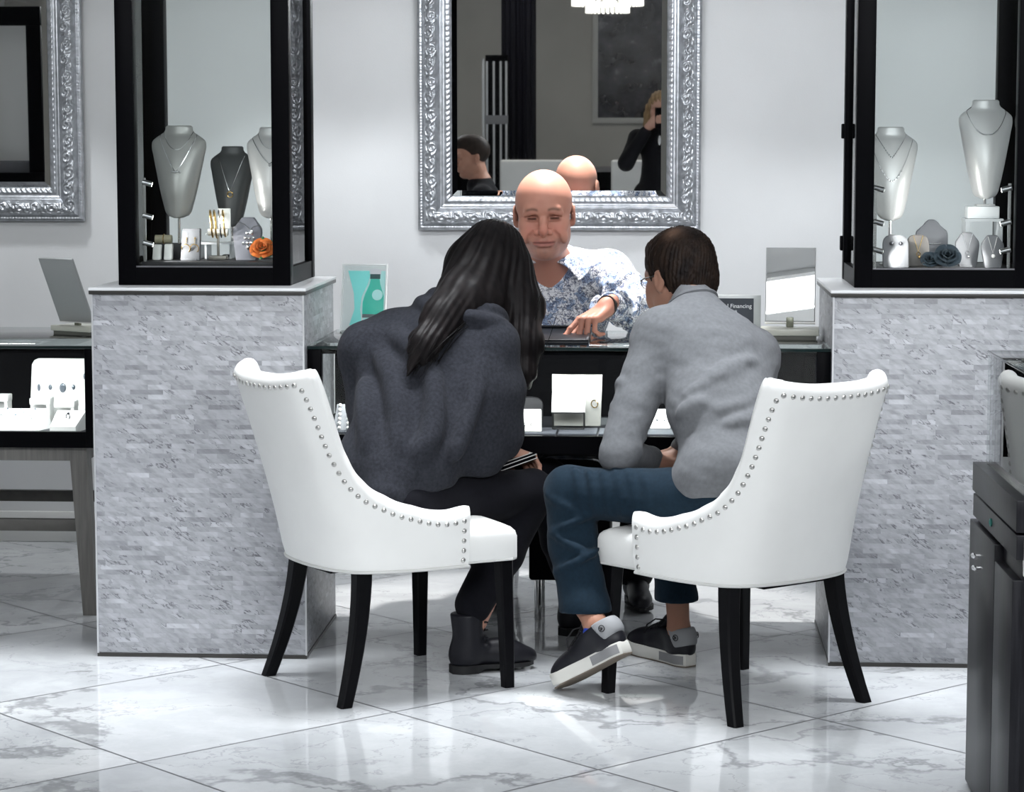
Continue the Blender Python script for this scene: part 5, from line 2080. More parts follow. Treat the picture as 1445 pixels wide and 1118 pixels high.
    S.chain([p(0.0, -0.062, 0.0), V3(-0.415, 6.865, 1.03), V3(-0.396, 6.805, 0.93), V3(-0.398, 6.785, 0.84), V3(-0.410, 6.78, 0.79)], [0.055, 0.056, 0.046, 0.034, 0.012], 0.03)
    S.chain([p(0.04, -0.058, -0.02), V3(-0.385, 6.90, 1.02), V3(-0.380, 6.825, 0.91), V3(-0.385, 6.81, 0.80)], [0.045, 0.040, 0.030, 0.010], 0.03)
    S.ell(p(0.110, 0, -0.045), V3(0.075, 0.062, 0.10), HR, 0.01, 'sub')
    part = p(0.01, 0.0, 0.13)
    ns3 = vnoise(71)

    def strands(X, Y, Z):
        D = (np.stack([X, Y, Z], -1) - part) @ HR
        ph = np.arctan2(D[:, 1], D[:, 0])
        low = np.clip((1.10 - Z) / 0.1, 0, 1)
        a = np.sin(30 * ph + 3 * ns3(X, Y, Z, 9))
        lf = np.clip((-0.50 - X) / 0.05, 0, 1)
        b = np.sin(330 * (X * 0.85 - 0.5 * (Z - 1)) + 1.5 * ns3(X, Y, Z * 0.4, 12)) * lf + np.sin(300 * X + 2 * ns3(X, Y, Z * 0.4, 12)) * (1 - lf)
        return 0.0022 * (a * (1 - low) + b * low) + 0.0025 * ns3(X, Y, Z * 0.3, 22)
    S.disp(strands)
    hair = S.build('long_hair', M_HAIR, body, O, hair_cols((0.0035, 0.003, 0.0035), (0.014, 0.011, 0.011), 14))
    # loose strands over the shawl
    m = MB(O)
    rs = np.random.RandomState(8)
    for i in range(150):
        a = V3(-0.56, 6.74, 1.03) + rs.normal(size=3) * V3(0.035, 0.015, 0.02)
        e = V3(-0.665 + rs.uniform(-0.05, 0.035), 6.560 + rs.uniform(-0.025, 0.015), rs.uniform(0.83, 0.93))
        b = (a + e) / 2 + V3(-0.01, -0.045, 0.025) + rs.normal(size=3) * 0.010
        pts = [a * (1 - t) ** 2 + b * 2 * t * (1 - t) + e * t * t for t in np.linspace(0, 1, 9)]
        m.tube(pts, [0.0011] * 7 + [0.0008, 0.0003], 4, caps=False)
    for i in range(60):
        a = V3(-0.405, 6.84, 1.02) + rs.normal(size=3) * V3(0.025, 0.02, 0.03)
        e = V3(-0.400 + rs.uniform(-0.035, 0.03), 6.79 + rs.uniform(-0.03, 0.02), rs.uniform(0.75, 0.90))
        b = (a + e) / 2 + V3(0.012, -0.02, 0.0) + rs.normal(size=3) * 0.008
        pts = [a * (1 - t) ** 2 + b * 2 * t * (1 - t) + e * t * t for t in np.linspace(0, 1, 9)]
        m.tube(pts, [0.0011] * 7 + [0.0008, 0.0003], 4, caps=False)
    o = m.build('loose_strands', mat('dark_strand', (0.0035, 0.003, 0.003), 0.5, spec=0.15), hair, fixn=False, smooth=True)
    o['kind'] = 'stuff'
    return body


woman_in_shawl()


# ------------------------------------------------------------------ jewellery displays
M_PEARLG = mat('pearl_grey_satin', (0.36, 0.36, 0.345), 0.36, 0.25, bump=(300, 0.05, 0.0008))
M_SILVERW = mat('silver_white_satin', (0.58, 0.58, 0.58), 0.36, 0.2, bump=(300, 0.05, 0.0008))
M_DARKG = mat('dark_grey_satin', (0.075, 0.078, 0.08), 0.42, 0.1)
M_GREYV = mat('grey_velvet', (0.14, 0.143, 0.155), 0.7, bump=(300, 0.1, 0.001))
M_WHITEL = mat('white_display_leather', (0.82, 0.82, 0.80), 0.45)
M_CREAM = mat('cream_display_leather', (0.78, 0.77, 0.72), 0.45)
M_PEARL = mat('pearl', (0.85, 0.84, 0.82), 0.2, spec=0.6, coat=0.4)
M_STONE = mat('bright_gemstone', (0.9, 0.95, 1.0), 0.02, trans=0.7, ior=2.0)
M_BROWNG = mat('taupe_satin', (0.10, 0.092, 0.088), 0.5)


class Bust:
    """neck-and-shoulder display; front(x, z) gives the front surface"""
    PR = [(0.0, 0.012), (0.02, 0.026), (0.06, 0.036), (0.12, 0.041), (0.3, 0.053), (0.5, 0.064), (0.68, 0.0735), (0.78, 0.078), (0.84, 0.0745),
          (0.885, 0.060), (0.925, 0.044), (0.96, 0.0385), (0.99, 0.038), (1.0, 0.034)]

    def __init__(self, c, z0, w, h, lean=0.10, flat=0.40):
        self.c, self.z0, self.w, self.h, self.lean, self.flat = c, z0, w / 0.156, h, lean, flat

    def half(self, t):
        return float(cr([a for a, _ in self.PR], [b for _, b in self.PR], t)) * self.w

    def dep(self, t):
        return (0.018 + 0.030 * sin(pi * min(1, 0.15 + t * 0.95)) ** 0.7) * self.w * self.flat / 0.40

    def yc(self, t):
        return self.c[1] + self.lean * self.h * (t - 0.4) * 0.9

    def front(self, x, t):
        a = min(0.97, abs(x - self.c[0]) / max(1e-4, self.half(t)))
        return self.yc(t) - self.dep(t) * sqrt(1 - a * a)

    def mesh(self, off):
        m = MB(off)
        G = []
        for t in np.unique(np.concatenate([np.linspace(0, 1, 40), [0.01, 0.03, 0.985]])):
            a, d, y = self.half(t), self.dep(t), self.yc(t)
            ring = []
            for w in np.linspace(0, 2 * pi, 41)[:-1]:
                yy = -sin(w) * d if sin(w) > 0 else -sin(w) * d * 0.35
                ring.append((self.c[0] + a * cos(w), y + yy, self.z0 + t * self.h))
            G.append(ring)
        return m.grid(G, wrap_u=True, cap=True)

    def strand(self, t_top, t_low, spread, shape=1.6, n=40):
        """points of a necklace hanging on the front, from shoulder to shoulder"""
        pts = []
        for f in np.linspace(-1, 1, n):
            t = t_low + (t_top - t_low) * abs(f) ** shape
            x = self.c[0] + spread * self.w * f
            hw = self.half(t) * 0.97
            x = max(self.c[0] - hw, min(self.c[0] + hw, x))
            pts.append((x, self.front(x, t) - 0.0012, self.z0 + t * self.h))
        return pts


def bust(c, zdeck, z0, w, h, m, label, lean=0.10, block=None, stand=True):
    b = Bust(c, z0, w, h, lean)
    off = (c[0], c[1], zdeck)
    t = thing('necklace_bust', label, 'display bust', off, 0)
    b.mesh(off).build('neck_form', m, t, smooth=True)
    if stand:
        zb = zdeck if block is None else block
        MB(off).cyl((c[0], b.yc(0.1), zb + 0.004), (c[0], b.yc(0.1), z0 + 0.02), 0.0045, n=12).build('stand_rod', M_SILVER, t)
        MB(off).box((c[0] - 0.028, b.yc(0.1) - 0.022, zb), (c[0] + 0.028, b.yc(0.1) + 0.022, zb + 0.006), 0.002).build('stand_base', m, t)
    return b, t


def necklace(b, label, strands, pend=None, metal=None, r=0.0011, beads=None, kind='necklace'):
    """lies on a bust, a thing of its own"""
    metal = metal or M_SILVER
    p0 = b.strand(*strands[0])
    off = tuple(p0[len(p0) // 2])
    t = thing('necklace', label, 'necklace', off)
    for s in strands:
        pts = b.strand(*s)
        m = MB(off)
        m.tube(pts, r, 6)
        if beads:
            for q in pts[len(pts) // 4: -len(pts) // 4: beads[1]]:
                m.ball((q[0], q[1] - 0.001, q[2]), beads[0], 8)
        m.build('chain', metal, t)
    if pend:
        pend(off, t, b, strands[-1])
    return t


def ring_pendant(off, t, b, s):
    q = b.strand(*s)
    q = q[len(q) // 2]
    MB(off).torus((q[0], q[1] - 0.002, q[2] - 0.009), 0.0085, 0.0016, (0, 1, 0.1), 24, 8).build('pendant', M_GOLD, t)


def bar_pendant(off, t, b, s):
    q = b.strand(*s)
    q = q[len(q) // 2]
    m = MB(off)
    m.tube([(q[0] - 0.014, q[1] - 0.003, q[2] + 0.001), (q[0] - 0.005, q[1] - 0.004, q[2] - 0.003), (q[0] + 0.006, q[1] - 0.004, q[2] - 0.001), (q[0] + 0.015, q[1] - 0.003, q[2] - 0.004)], 0.0018, 8)
    for dx in (-0.012, -0.006, 0.003, 0.010):
        m.ball((q[0] + dx, q[1] - 0.005, q[2] - 0.001), 0.0024, 8)
    m.build('pendant', M_SILVER, t)


def stone_pendant(off, t, b, s):
    q = b.strand(*s)
    q = q[len(q) // 2]
    MB(off).ball((q[0], q[1] - 0.005, q[2] - 0.004), (0.004, 0.004, 0.006), 10).build('pendant', M_STONE, t)


DL, DR = 1.1405, 1.1265
# left tower, from left to right
bA, _ = bust((-1.461, 7.22), DL, 1.262, 0.166, 0.277, M_PEARLG, 'pearl grey bust with two chains, leftmost in the left tower')
necklace(bA, 'double silver chain with a wavy bar on the leftmost grey bust', [(0.93, 0.74, 0.042, 2.2), (0.90, 0.50, 0.055, 1.25)], bar_pendant)
bB, _ = bust((-1.321, 7.34), DL, 1.232, 0.136, 0.245, M_DARKG, 'dark grey bust with a ring pendant, in the middle of the left tower', 0.12)
necklace(bB, 'thin gold chain with ring pendant on the dark grey bust', [(0.88, 0.43, 0.046, 1.05)], ring_pendant)
bC, _ = bust((-1.178, 7.21), DL, 1.262, 0.150, 0.272, M_SILVERW, 'bright silver bust behind the right front post of the left tower')
necklace(bC, 'double chain with small stone on the bust behind the left tower post', [(0.93, 0.76, 0.042, 2.0), (0.90, 0.60, 0.062, 1.4)], stone_pendant)
# right tower
bD, _ = bust((0.668, 7.21), DR, 1.258, 0.158, 0.276, M_SILVERW, 'silver bust with two chains, left and lower one in the right tower')
necklace(bD, 'pair of fine chains on the lower silver bust in the right tower', [(0.92, 0.67, 0.045, 1.2), (0.86, 0.42, 0.062, 1.7)], None, None, 0.0009, (0.0024, 2))
bE, tE = bust((0.951, 7.26), 1.300, 1.322, 0.158, 0.292, M_SILVERW, 'silver bust on an acrylic block, right and higher one in the right tower', 0.10, 1.300)
necklace(bE, 'beaded silver collar on the higher bust in the right tower', [(0.925, 0.645, 0.062, 2.4)], None, None, 0.0014, (0.0026, 1))


def acrylic_riser():
    t = thing('acrylic_riser', 'clear riser with a frosted block under the higher silver bust', 'riser', (0.945, 7.25, DR))
    off = (0.945, 7.25, DR)
    m = MB(off)
    m.box((0.888, 7.20, 1.256), (1.000, 7.30, 1.264)).box((0.890, 7.20, DR), (0.903, 7.30, 1.256)).box((0.985, 7.20, DR), (0.998, 7.30, 1.256))
    m.build('riser', mat('frosted_acrylic', (0.50, 0.52, 0.54), 0.25), t)
    MB(off).box((0.897, 7.215, 1.264), (0.990, 7.295, 1.300), 0.003).build('block', mat('pale_acrylic', (0.78, 0.80, 0.82), 0.3), t)


acrylic_riser()


def stub(name, c, z, w, h, m, label, cat, kind='dome', tilt=0.28, dep=0.022):
    """small upright stand for a pendant or earrings, leaning back on a foot; its front is local -y"""
    t = thing(name, label, cat, (c[0], c[1], z))
    poly = {
        'dome': [(-0.5, 0), (0.5, 0), (0.5, 0.72), (0.46, 0.86), (0.36, 0.96), (0.18, 1.0), (-0.18, 1.0), (-0.36, 0.96), (-0.46, 0.86), (-0.5, 0.72)],
        'neck': [(-0.36, 0), (0.36, 0), (0.50, 0.62), (0.48, 0.74), (0.27, 0.93), (0.20, 1.0), (-0.20, 1.0), (-0.27, 0.93), (-0.48, 0.74), (-0.50, 0.62)],
        'card': [(-0.5, 0), (0.5, 0), (0.46, 1.0), (-0.46, 1.0)],
        'arch': [(-0.5, 0), (0.5, 0), (0.5, 0.60), (0.46, 0.70), (0.30, 0.76), (0.22, 0.90), (0.10, 0.99), (0, 1.0), (-0.10, 0.99), (-0.22, 0.90), (-0.30, 0.76), (-0.46, 0.70), (-0.5, 0.60)],
    }[kind]

    def fn(u, v, d):
        return (u * w, d + v * h * tilt, v * h)
    b = MB().prism(poly, -dep / 2, dep / 2, fn)
    bm_ = bmesh.new()
    vs = [bm_.verts.new(v) for v in b.v]
    for f in b.f:
        bm_.faces.new([vs[i] for i in f])
    bmesh.ops.bevel(bm_, geom=bm_.edges[:], offset=min(0.0035, dep * 0.3), segments=2, profile=0.5, affect='EDGES')
    MB().bm(bm_).build('panel', m, t)
    MB().box((-w * 0.34, -dep * 0.6, 0), (w * 0.34, dep / 2 + h * tilt * 0.8, 0.006), 0.001).build('foot', m, t)
    t['_f'] = [w, h, tilt, dep]
    return t


def jewel(name, label, cat, t, pts_fn, m):
    """a piece hung on a stub: pts_fn(MB, front) draws it, front(u, v) on the face of the stub"""
    w, h, tilt, dep = t['_f']
    base = Vector(t.location)

    def front(u, v, out=0.0015):
        return Vector((u * w, v * h * tilt - dep / 2 - out, v * h)) + base
    q = front(0, 0.5)
    o = bpy.data.objects.new('tmp', None)
    mb = MB(tuple(q))
    pts_fn(mb, front)
    ob = mb.build(name, m, None)
    ob.location = q
    bpy.data.objects.remove(o)
    return tag(ob, label, cat)


def hoops(mb, fr):
    for s in (-0.22, 0.22):
        mb.torus(fr(s, 0.38, 0.003), 0.013, 0.0015, (0.15, 1, 0.25), 20, 6)
        mb.ball(fr(s, 0.70, 0.002), 0.0025, 8)
        mb.tube([fr(s, 0.70, 0.002), fr(s, 0.54, 0.003)], 0.001, 6)


def studs(mb, fr):
    for s in (-0.17, 0.19):
        mb.ball(fr(s, 0.74, 0.004), 0.0052, 10)
        mb.torus(fr(s, 0.74, 0.002), 0.0048, 0.0012, (0, 1, 0.2), 14, 6)


def drop(mb, fr):
    mb.tube([fr(-0.22, 0.98), fr(-0.1, 0.7), fr(0, 0.46), fr(0.1, 0.7), fr(0.22, 0.98)], 0.0008, 6)
    mb.torus(fr(0, 0.40, 0.003), 0.0055, 0.0012, (0, 1, 0.2), 16, 6)
    mb.ball(fr(0.03, 0.30, 0.004), 0.0042, 10)


def flower_pendant(mb, fr):
    mb.tube([fr(-0.35, 0.90), fr(-0.12, 0.85), fr(0.10, 0.72)], 0.001, 6)
    mb.tube([fr(0.42, 0.80), fr(0.25, 0.80), fr(0.10, 0.72)], 0.001, 6)
    for a in range(6):
        w = a * pi / 3
        mb.ball(Vector(fr(0.10, 0.52, 0.005)) + Vector((0.012 * cos(w), 0, 0.017 * sin(w))), (0.0052, 0.003, 0.0060), 10)
    mb.ball(fr(0.10, 0.52, 0.008), 0.004, 10)
    mb.ball(fr(0.05, 0.30, 0.004), (0.005, 0.003, 0.008), 10)
    mb.ball(fr(-0.12, 0.40, 0.003), (0.004, 0.002, 0.006), 8)
    mb.ball(fr(0.16, 0.66, 0.004), (0.005, 0.003, 0.009), 8)


s1 = stub('earring_stand', (-1.397, 7.06), DL, 0.058, 0.094, M_GREYV, 'grey earring card with hoops at the front of the left tower', 'earring stand', 'card')
jewel('hoop_earrings', 'pair of thin hoop earrings hung on the grey card in the left tower', 'earrings', s1, hoops, M_GOLD)
s2 = stub('earring_stand', (-1.506, 7.10), DL, 0.026, 0.045, M_WHITEL, 'tiny white earring card at the left end of the left tower deck', 'earring stand', 'card')
s3 = stub('earring_stand', (-1.472, 7.10), DL, 0.026, 0.047, M_WHITEL, 'tiny white earring card beside the hoop card in the left tower', 'earring stand', 'card')
s4 = stub('pendant_stand', (-1.236, 7.10), DL, 0.086, 0.126, mat('lilac_grey_velvet', (0.26, 0.26, 0.30), 0.6), 'lilac grey neck stand with silver flower pendant in the left tower', 'pendant stand', 'neck', 0.25, 0.03)
jewel('flower_pendant', 'silver flower pendant on the lilac grey stand', 'pendant', s4, flower_pendant, M_SILVER)


def bracelet_ramp():
    t = thing('bracelet_ramp', 'black box with a tan roll and bracelet behind the tiny white cards', 'riser', (-1.485, 7.19, DL))
    off = (-1.485, 7.19, DL)
    MB(off).box((-1.53, 7.15, DL), (-1.440, 7.24, 1.186), 0.001).build('box', mat('dark_riser', (0.03, 0.03, 0.035), 0.5), t)
    MB(off).cyl((-1.526, 7.175, 1.199), (-1.476, 7.175, 1.199), 0.013, n=18).build('roll', mat('tan_leather', (0.45, 0.42, 0.30), 0.5), t)
    tag(MB((-1.50, 7.175, 1.199)).torus((-1.50, 7.175, 1.199), 0.0145, 0.0016, (1, 0, 0), 24, 6).build('bracelet', M_GOLD, None), 'thin gold bracelet round the tan roll', 'bracelet').location = (-1.50, 7.175, 1.199)


bracelet_ramp()


def bangle_stand():
    c = (-1.325, 7.12, DL)
    t = thing('bangle_stand', 'slim T stand with gold bangles in front of the dark bust', 'bangle stand', c)
    MB(c).box((-1.351, 7.10, DL), (-1.299, 7.14, DL + 0.012), 0.002).build('base', mat('taupe_metal', (0.3, 0.28, 0.25), 0.4, 0.5), t)
    MB(c).box((-1.3285, 7.115, DL + 0.012), (-1.3215, 7.123, 1.215), 0.001).build('post', mat('taupe_metal'), t)
    MB(c).cyl((-1.355, 7.12, 1.222), (-1.295, 7.12, 1.222), 0.010, n=16).build('bar', M_CREAM, t)
    for i, (dx, r, mm) in enumerate(((-0.020, 0.040, M_GOLD), (-0.008, 0.041, M_GOLD), (0.006, 0.040, M_SILVER), (0.018, 0.039, M_GOLD))):
        o = MB().torus((0, 0, 0), r, 0.0028, (1, 0.15, 0.1), 36, 8).build('bangle', mm, None)
        o.location = (-1.325 + dx, 7.12, 1.222 + 0.010 - r + 0.055)
        tag(o, ['leftmost gold bangle on the slim T stand', 'second gold bangle from the left on the T stand', 'silver bangle on the slim T stand', 'rightmost gold bangle on the slim T stand'][i], 'bangle', 'bangles on the T stand')
    o = MB().box((-0.018, -0.003, 0), (0.020, 0.003, 0.060), 0.002).build('bracelet_card', M_WHITEL, None)
    o.location = (-1.313, 7.155, 1.232)
    tag(o, 'bright white card standing behind the gold bangles', 'card')
    u = thing('glass_riser', 'small clear riser with legs behind the bangle stand', 'riser', (-1.366, 7.2, DL))
    off = (-1.366, 7.2, DL)
    MB(off).box((-1.42, 7.16, 1.184), (-1.29, 7.25, 1.190)).build('shelf', mat('pale_acrylic'), u)
    for x in (-1.395, -1.375, -1.30):
        MB(off).box((x, 7.165, DL), (x + 0.006, 7.245, 1.184)).build('leg', mat('frosted_acrylic'), u)


bangle_stand()


def petals(label, loc, R, n, m, name='display_flower', leaf=None):
    t = thing(name, label, 'artificial flower', loc)
    rs = np.random.RandomState(n)
    mb = MB()
    for ring, (k, rt, h) in enumerate(((3, 0.20, 0.80), (4, 0.42, 0.78), (5, 0.70, 0.62), (6, 1.0, 0.42))):
        for i in range(k):
            a = 2 * pi * i / k + ring * 0.7 + rs.uniform(-0.15, 0.15)
            G = []
            for v in np.linspace(0, 1, 8):
                row = []
                for w in np.linspace(-1, 1, 11):
                    ww = a + w * 4.6 / k / 1.35
                    rr = R * (0.12 + (rt - 0.12) * v ** 0.75) * (1 + 0.05 * w * (1 if i % 2 else -1))
                    zz = R * h * v ** 0.9 * (1 - 0.22 * w * w * v)
                    if v > 0.75:
                        rr += R * 0.10 * (v - 0.75) / 0.25 * (0.3 + rt)
                        zz -= R * 0.10 * ((v - 0.75) / 0.25) ** 2
                    row.append((rr * cos(ww), rr * sin(ww), zz))
                G.append(row)
            top = [[(x * 0.95, y * 0.95, z + 0.0006) for x, y, z in r] for r in G]
            mb.grid(G).grid(top, flip=True)
    mb.build('petals', m, t, auto=60, fixn=False)
    if leaf:
        l = MB()
        for i in range(7):
            a = -2.4 + i * 0.8
            G = []
            for v in np.linspace(0, 1, 7):
                wd = 0.26 * R * sin(pi * v) ** 0.7
                c = Vector((cos(a) * R * (0.5 + 0.75 * v), sin(a) * R * (0.5 + 0.75 * v), R * (0.05 + 0.25 * v * (1 if i % 2 else 0.6))))
                sd = Vector((-sin(a), cos(a), 0))
                G.append([c - sd * wd, c + Vector((0, 0, 0.08 * R)), c + sd * wd])
            l.grid(G).grid([[q + Vector((0, 0, 0.001)) for q in r] for r in G], flip=True)
        l.build('leaves', leaf, t, auto=60, fixn=False)
    MB().lathe([(R * 0.5, 0), (R * 0.55, R * 0.1), (R * 0.3, R * 0.3)], n=14).build('calyx', leaf or m, t)
    t.rotation_euler = (radians(52), 0, 0)
    t.location = (loc[0], loc[1], loc[2] + R * 0.78)
    return t


petals('orange fabric rose with green leaves beside the lilac grey stand', (-1.186, 7.085, DL + 0.005), 0.033, 3, mat('orange_silk', (0.70, 0.17, 0.03), 0.7, noise=(60, 0.3)), leaf=mat('green_silk', (0.04, 0.16, 0.05), 0.5))
petals('large dark blue fabric rose at the front of the right tower', (0.822, 7.07, DR), 0.036, 4, mat('petrol_silk', (0.006, 0.011, 0.016), 0.75, spec=0.15, noise=(60, 0.25)))
petals('smaller dark blue fabric rose beside the large one in the right tower', (0.772, 7.075, DR), 0.024, 5, mat('petrol_silk'))
s5 = stub('earring_stand', (0.672, 7.05), DR, 0.074, 0.094, M_GREYV, 'grey stand with stud earrings, leftmost on the right tower deck', 'earring stand', 'dome')
jewel('stud_earrings', 'pair of dark stud earrings on the leftmost grey stand', 'earrings', s5, studs, mat('dark_gem', (0.05, 0.05, 0.06), 0.1, 0.3))
s6 = stub('pendant_stand', (0.744, 7.12), DR, 0.064, 0.092, M_BROWNG, 'taupe pendant stand left of the blue roses', 'pendant stand', 'dome')
jewel('drop_pendant', 'drop pendant on the taupe stand', 'pendant', s6, drop, M_GOLD)
s7 = stub('arched_display', (0.792, 7.20), DR + 0.03, 0.094, 0.105, mat('mid_grey_velvet', (0.08, 0.083, 0.095), 0.6), 'arched grey necklace panel behind the blue roses', 'display panel', 'arch', 0.25, 0.016)
jewel('collar_bar', 'short bar necklace on the arched grey panel', 'necklace', s7, lambda mb, fr: mb.tube([fr(-0.25, 0.34), fr(0, 0.31), fr(0.28, 0.33)], 0.0022, 8), M_SILVER)
o = MB().box((0.742, 7.17, DR), (0.842, 7.27, DR + 0.03), 0.002).build('riser_block', mat('dark_riser'), None)
tag(o, 'low black block under the arched grey panel', 'riser')
s8 = stub('pendant_stand', (0.886, 7.11), DR, 0.070, 0.100, M_GREYV, 'grey pendant stand right of the blue roses', 'pendant stand', 'neck')
jewel('chain_pendant', 'fine chain pendant on the grey stand right of the roses', 'pendant', s8, drop, M_SILVER)
s9 = stub('pendant_stand', (0.952, 7.06), DR, 0.066, 0.094, M_GREYV, 'grey stand with a pearl drop, rightmost on the right tower deck', 'pendant stand', 'neck')
jewel('pearl_pendant', 'pearl drop pendant on the rightmost grey stand', 'pendant', s9, lambda mb, fr: mb.tube([fr(-0.2, 0.95), fr(0, 0.45), fr(0.2, 0.95)], 0.0008, 6).ball(fr(0, 0.36, 0.006), 0.006, 12), M_PEARL)

# ------------------------------------------------------------------ inside the counter
FZ = 0.597 + 0.0425


def counter_things():
    # fabric tray squares
    k = 0
    for i in range(12):
        x = -0.955 + i * 0.118
        o = MB().box((-0.056, -0.075, 0), (0.056, 0.075, 0.010), 0.002).build('tray_pad', mat('slate_tray_fabric', (0.055, 0.06, 0.072), 0.7, bump=(300, 0.1, 0.001)), None)
        o.location = (x, 7.00, FZ)
        who = ['leftmost tray pad', 'second tray pad from the left', 'third tray pad from the left', 'fourth tray pad from the left', 'fifth tray pad from the left', 'sixth tray pad from the left',
               'sixth tray pad from the right', 'fifth tray pad from the right', 'fourth tray pad from the right', 'third tray pad from the right', 'second tray pad from the right', 'rightmost tray pad'][i]
        tag(o, 'slate fabric ' + who + ' on the floor of the counter case', 'tray pad', 'slate tray pads inside the counter')
    z = FZ + 0.0104
    # pearl stud pad
    t = thing('earring_pad', 'grey sloping pad holding two rows of pearl studs, at the left in the counter', 'earring pad', (-0.932, 6.98, z))
    V = [(-0.030, -0.02, 0), (0.030, -0.02, 0), (0.030, 0.03, 0), (-0.030, 0.03, 0), (-0.024, 0.016, 0.072), (0.027, 0.016, 0.072), (0.027, 0.024, 0.072), (-0.024, 0.024, 0.072)]
    MB().hexa(V).build('wedge', mat('grey_pad', (0.30, 0.31, 0.33), 0.5), t)
    n = 0
    proto = None
    for cx in (-0.013, 0.014):
        for j in range(6):
            f = (j + 0.6) / 5.7
            if proto is None:
                proto = MB().ball((0, 0, 0), 0.0056, 14).build('pearl_stud', M_PEARL, None, smooth=True)
                o = proto
            else:
                o = proto.copy()
                COL.objects.link(o)
            o.location = (-0.932 + cx, 6.98 - 0.02 + 0.036 * f - 0.006, z + 0.072 * f)
            side = 'left' if cx < 0 else 'right'
            nth = ['lowest', 'second lowest', 'third lowest', 'third highest', 'second highest', 'highest'][j]
            tag(o, f'{nth} pearl stud in the {side} row on the sloping pad', 'earring', 'pearl studs on the sloping pad')
    # white star-shaped ring pillow
    t = thing('ring_pillow', 'white pillow shaped ring stand on a block behind the pearl studs', 'ring stand', (-0.905, 7.10, z))
    MB().box((-0.045, -0.03, 0), (0.055, 0.04, 0.020), 0.003).build('block', mat('grey_pad'), t)
    S = Sculpt((-0.06, -0.04, 0.0), (0.06, 0.06, 0.14), 0.0035)
    S.ell((0.0, 0.01, 0.060), (0.034, 0.016, 0.040), None, 0.01)
    for a, b_ in ((-0.030, 0.092), (0.004, 0.112), (-0.030, 0.040), (0.034, 0.036), (0.034, 0.088)):
        S.cap((a * 0.4, 0.01, 0.06), (a, 0.012, b_), 0.018, 0.010, 0.012)
    S.build('pillow', M_WHITEL, t)
    o = MB().torus((0, 0, 0), 0.0075, 0.0014, (0, 1, 0.2), 20, 6).ball((0, -0.003, 0.004), 0.0045, 10).build('ring', M_SILVER, None)
    o.location = (-0.905, 7.093 - 0.008, z + 0.056)
    tag(o, 'silver ring on the white pillow stand', 'ring')
    # flat white card with two studs and a chain
    s = stub('earring_card', (-0.386, 6.96), z, 0.070, 0.062, M_CREAM, 'cream earring card beside the woman in the shawl, in the counter', 'earring card', 'card', 0.55, 0.010)
    jewel('stud_earrings', 'two small studs and a chain on the cream card', 'earrings', s, lambda mb, fr: mb.ball(fr(-0.22, 0.30, 0.003), 0.004, 10).ball(fr(0.05, 0.32, 0.003), 0.0035, 10).tube([fr(0.05, 0.85), fr(0.12, 0.6), fr(0.05, 0.34)], 0.0008, 6), M_SILVER)
    # bracelet ramp: silver panel with a white roll on a wire frame
    t = thing('bracelet_display', 'satin silver panel standing in the middle of the counter case', 'display panel', (-0.254, 7.12, z))
    MB().hexa([(-0.074, -0.006, 0), (0.070, -0.006, 0), (0.070, 0.006, 0), (-0.074, 0.006, 0), (-0.076, 0.030, 0.150), (0.074, 0.030, 0.150), (0.074, 0.042, 0.150), (-0.076, 0.042, 0.150)]).build('panel', mat('satin_silver_panel', (0.17, 0.168, 0.155), 0.30, 0.8, bump=(60, 0.2, 0.002)), t)
    MB().box((-0.05, 0.0, 0), (0.05, 0.08, 0.004)).build('foot', M_BLACK, t)
    o = MB().torus((0, 0, 0), 0.011, 0.0016, (0.5, 1, 0.1), 20, 6).build('ring', M_GOLD, None)
    o.location = (-0.202, 7.113, z + 0.066)
    tag(o, 'gold ring hanging against the satin silver panel', 'ring')
    t = thing('bracelet_roll', 'bright white bracelet roll on a dark wire frame in front of the silver panel', 'bracelet roll', (-0.275, 7.04, z))
    m = MB()
    P = [(-0.024, 0.052), (-0.020, 0.050), (0.020, 0.085), (0.024, 0.100), (0.016, 0.104), (-0.022, 0.068)]
    m.prism(P, -0.050, 0.048, lambda u, v, d: (d, u, v))
    m.build('roll', M_WHITEL, t)
    for x in (-0.047, 0.045):
        MB().tube([(x, -0.03, 0.002), (x, -0.032, 0.050), (x, 0.0, 0.060), (x, 0.025, 0.002)], 0.0018, 8).build('wire_leg', mat('dark_wire'), t)
    MB().tube([(-0.047, -0.03, 0.003), (0.045, -0.03, 0.003)], 0.0018, 8).tube([(-0.047, -0.032, 0.050), (0.045, -0.032, 0.050)], 0.0022, 8).build('wire_rail', mat('dark_wire'), t)
    for i, dx in enumerate((-0.033, 0.026)):
        o = MB().ball((0, 0, 0), (0.0035, 0.002, 0.0025), 10).build('stud_earring', mat('dark_gem'), None)
        o.location = (-0.275 + dx, 7.028, z + 0.066 + 0.002)
        tag(o, ['dark stud at the left of the white bracelet roll', 'dark stud at the right of the white bracelet roll'][i], 'earring')
    s = stub('earring_card', (-0.007, 7.06), z, 0.060, 0.055, M_WHITEL, 'white earring card behind the arm of the man in grey, in the counter', 'earring card', 'card', 0.5, 0.010)
    jewel('stud_earrings', 'round stud pair on the white card by the man in grey', 'earrings', s, lambda mb, fr: mb.ball(fr(-0.15, 0.45, 0.003), 0.004, 10).ball(fr(0.2, 0.45, 0.003), 0.004, 10), M_SILVER)
    s = stub('dark_display', (-0.405, 7.10), z, 0.10, 0.085, mat('black_velvet', (0.012, 0.012, 0.014), 0.7), 'black neck stand behind the cream earring card', 'pendant stand', 'dome', 0.3)


counter_things()


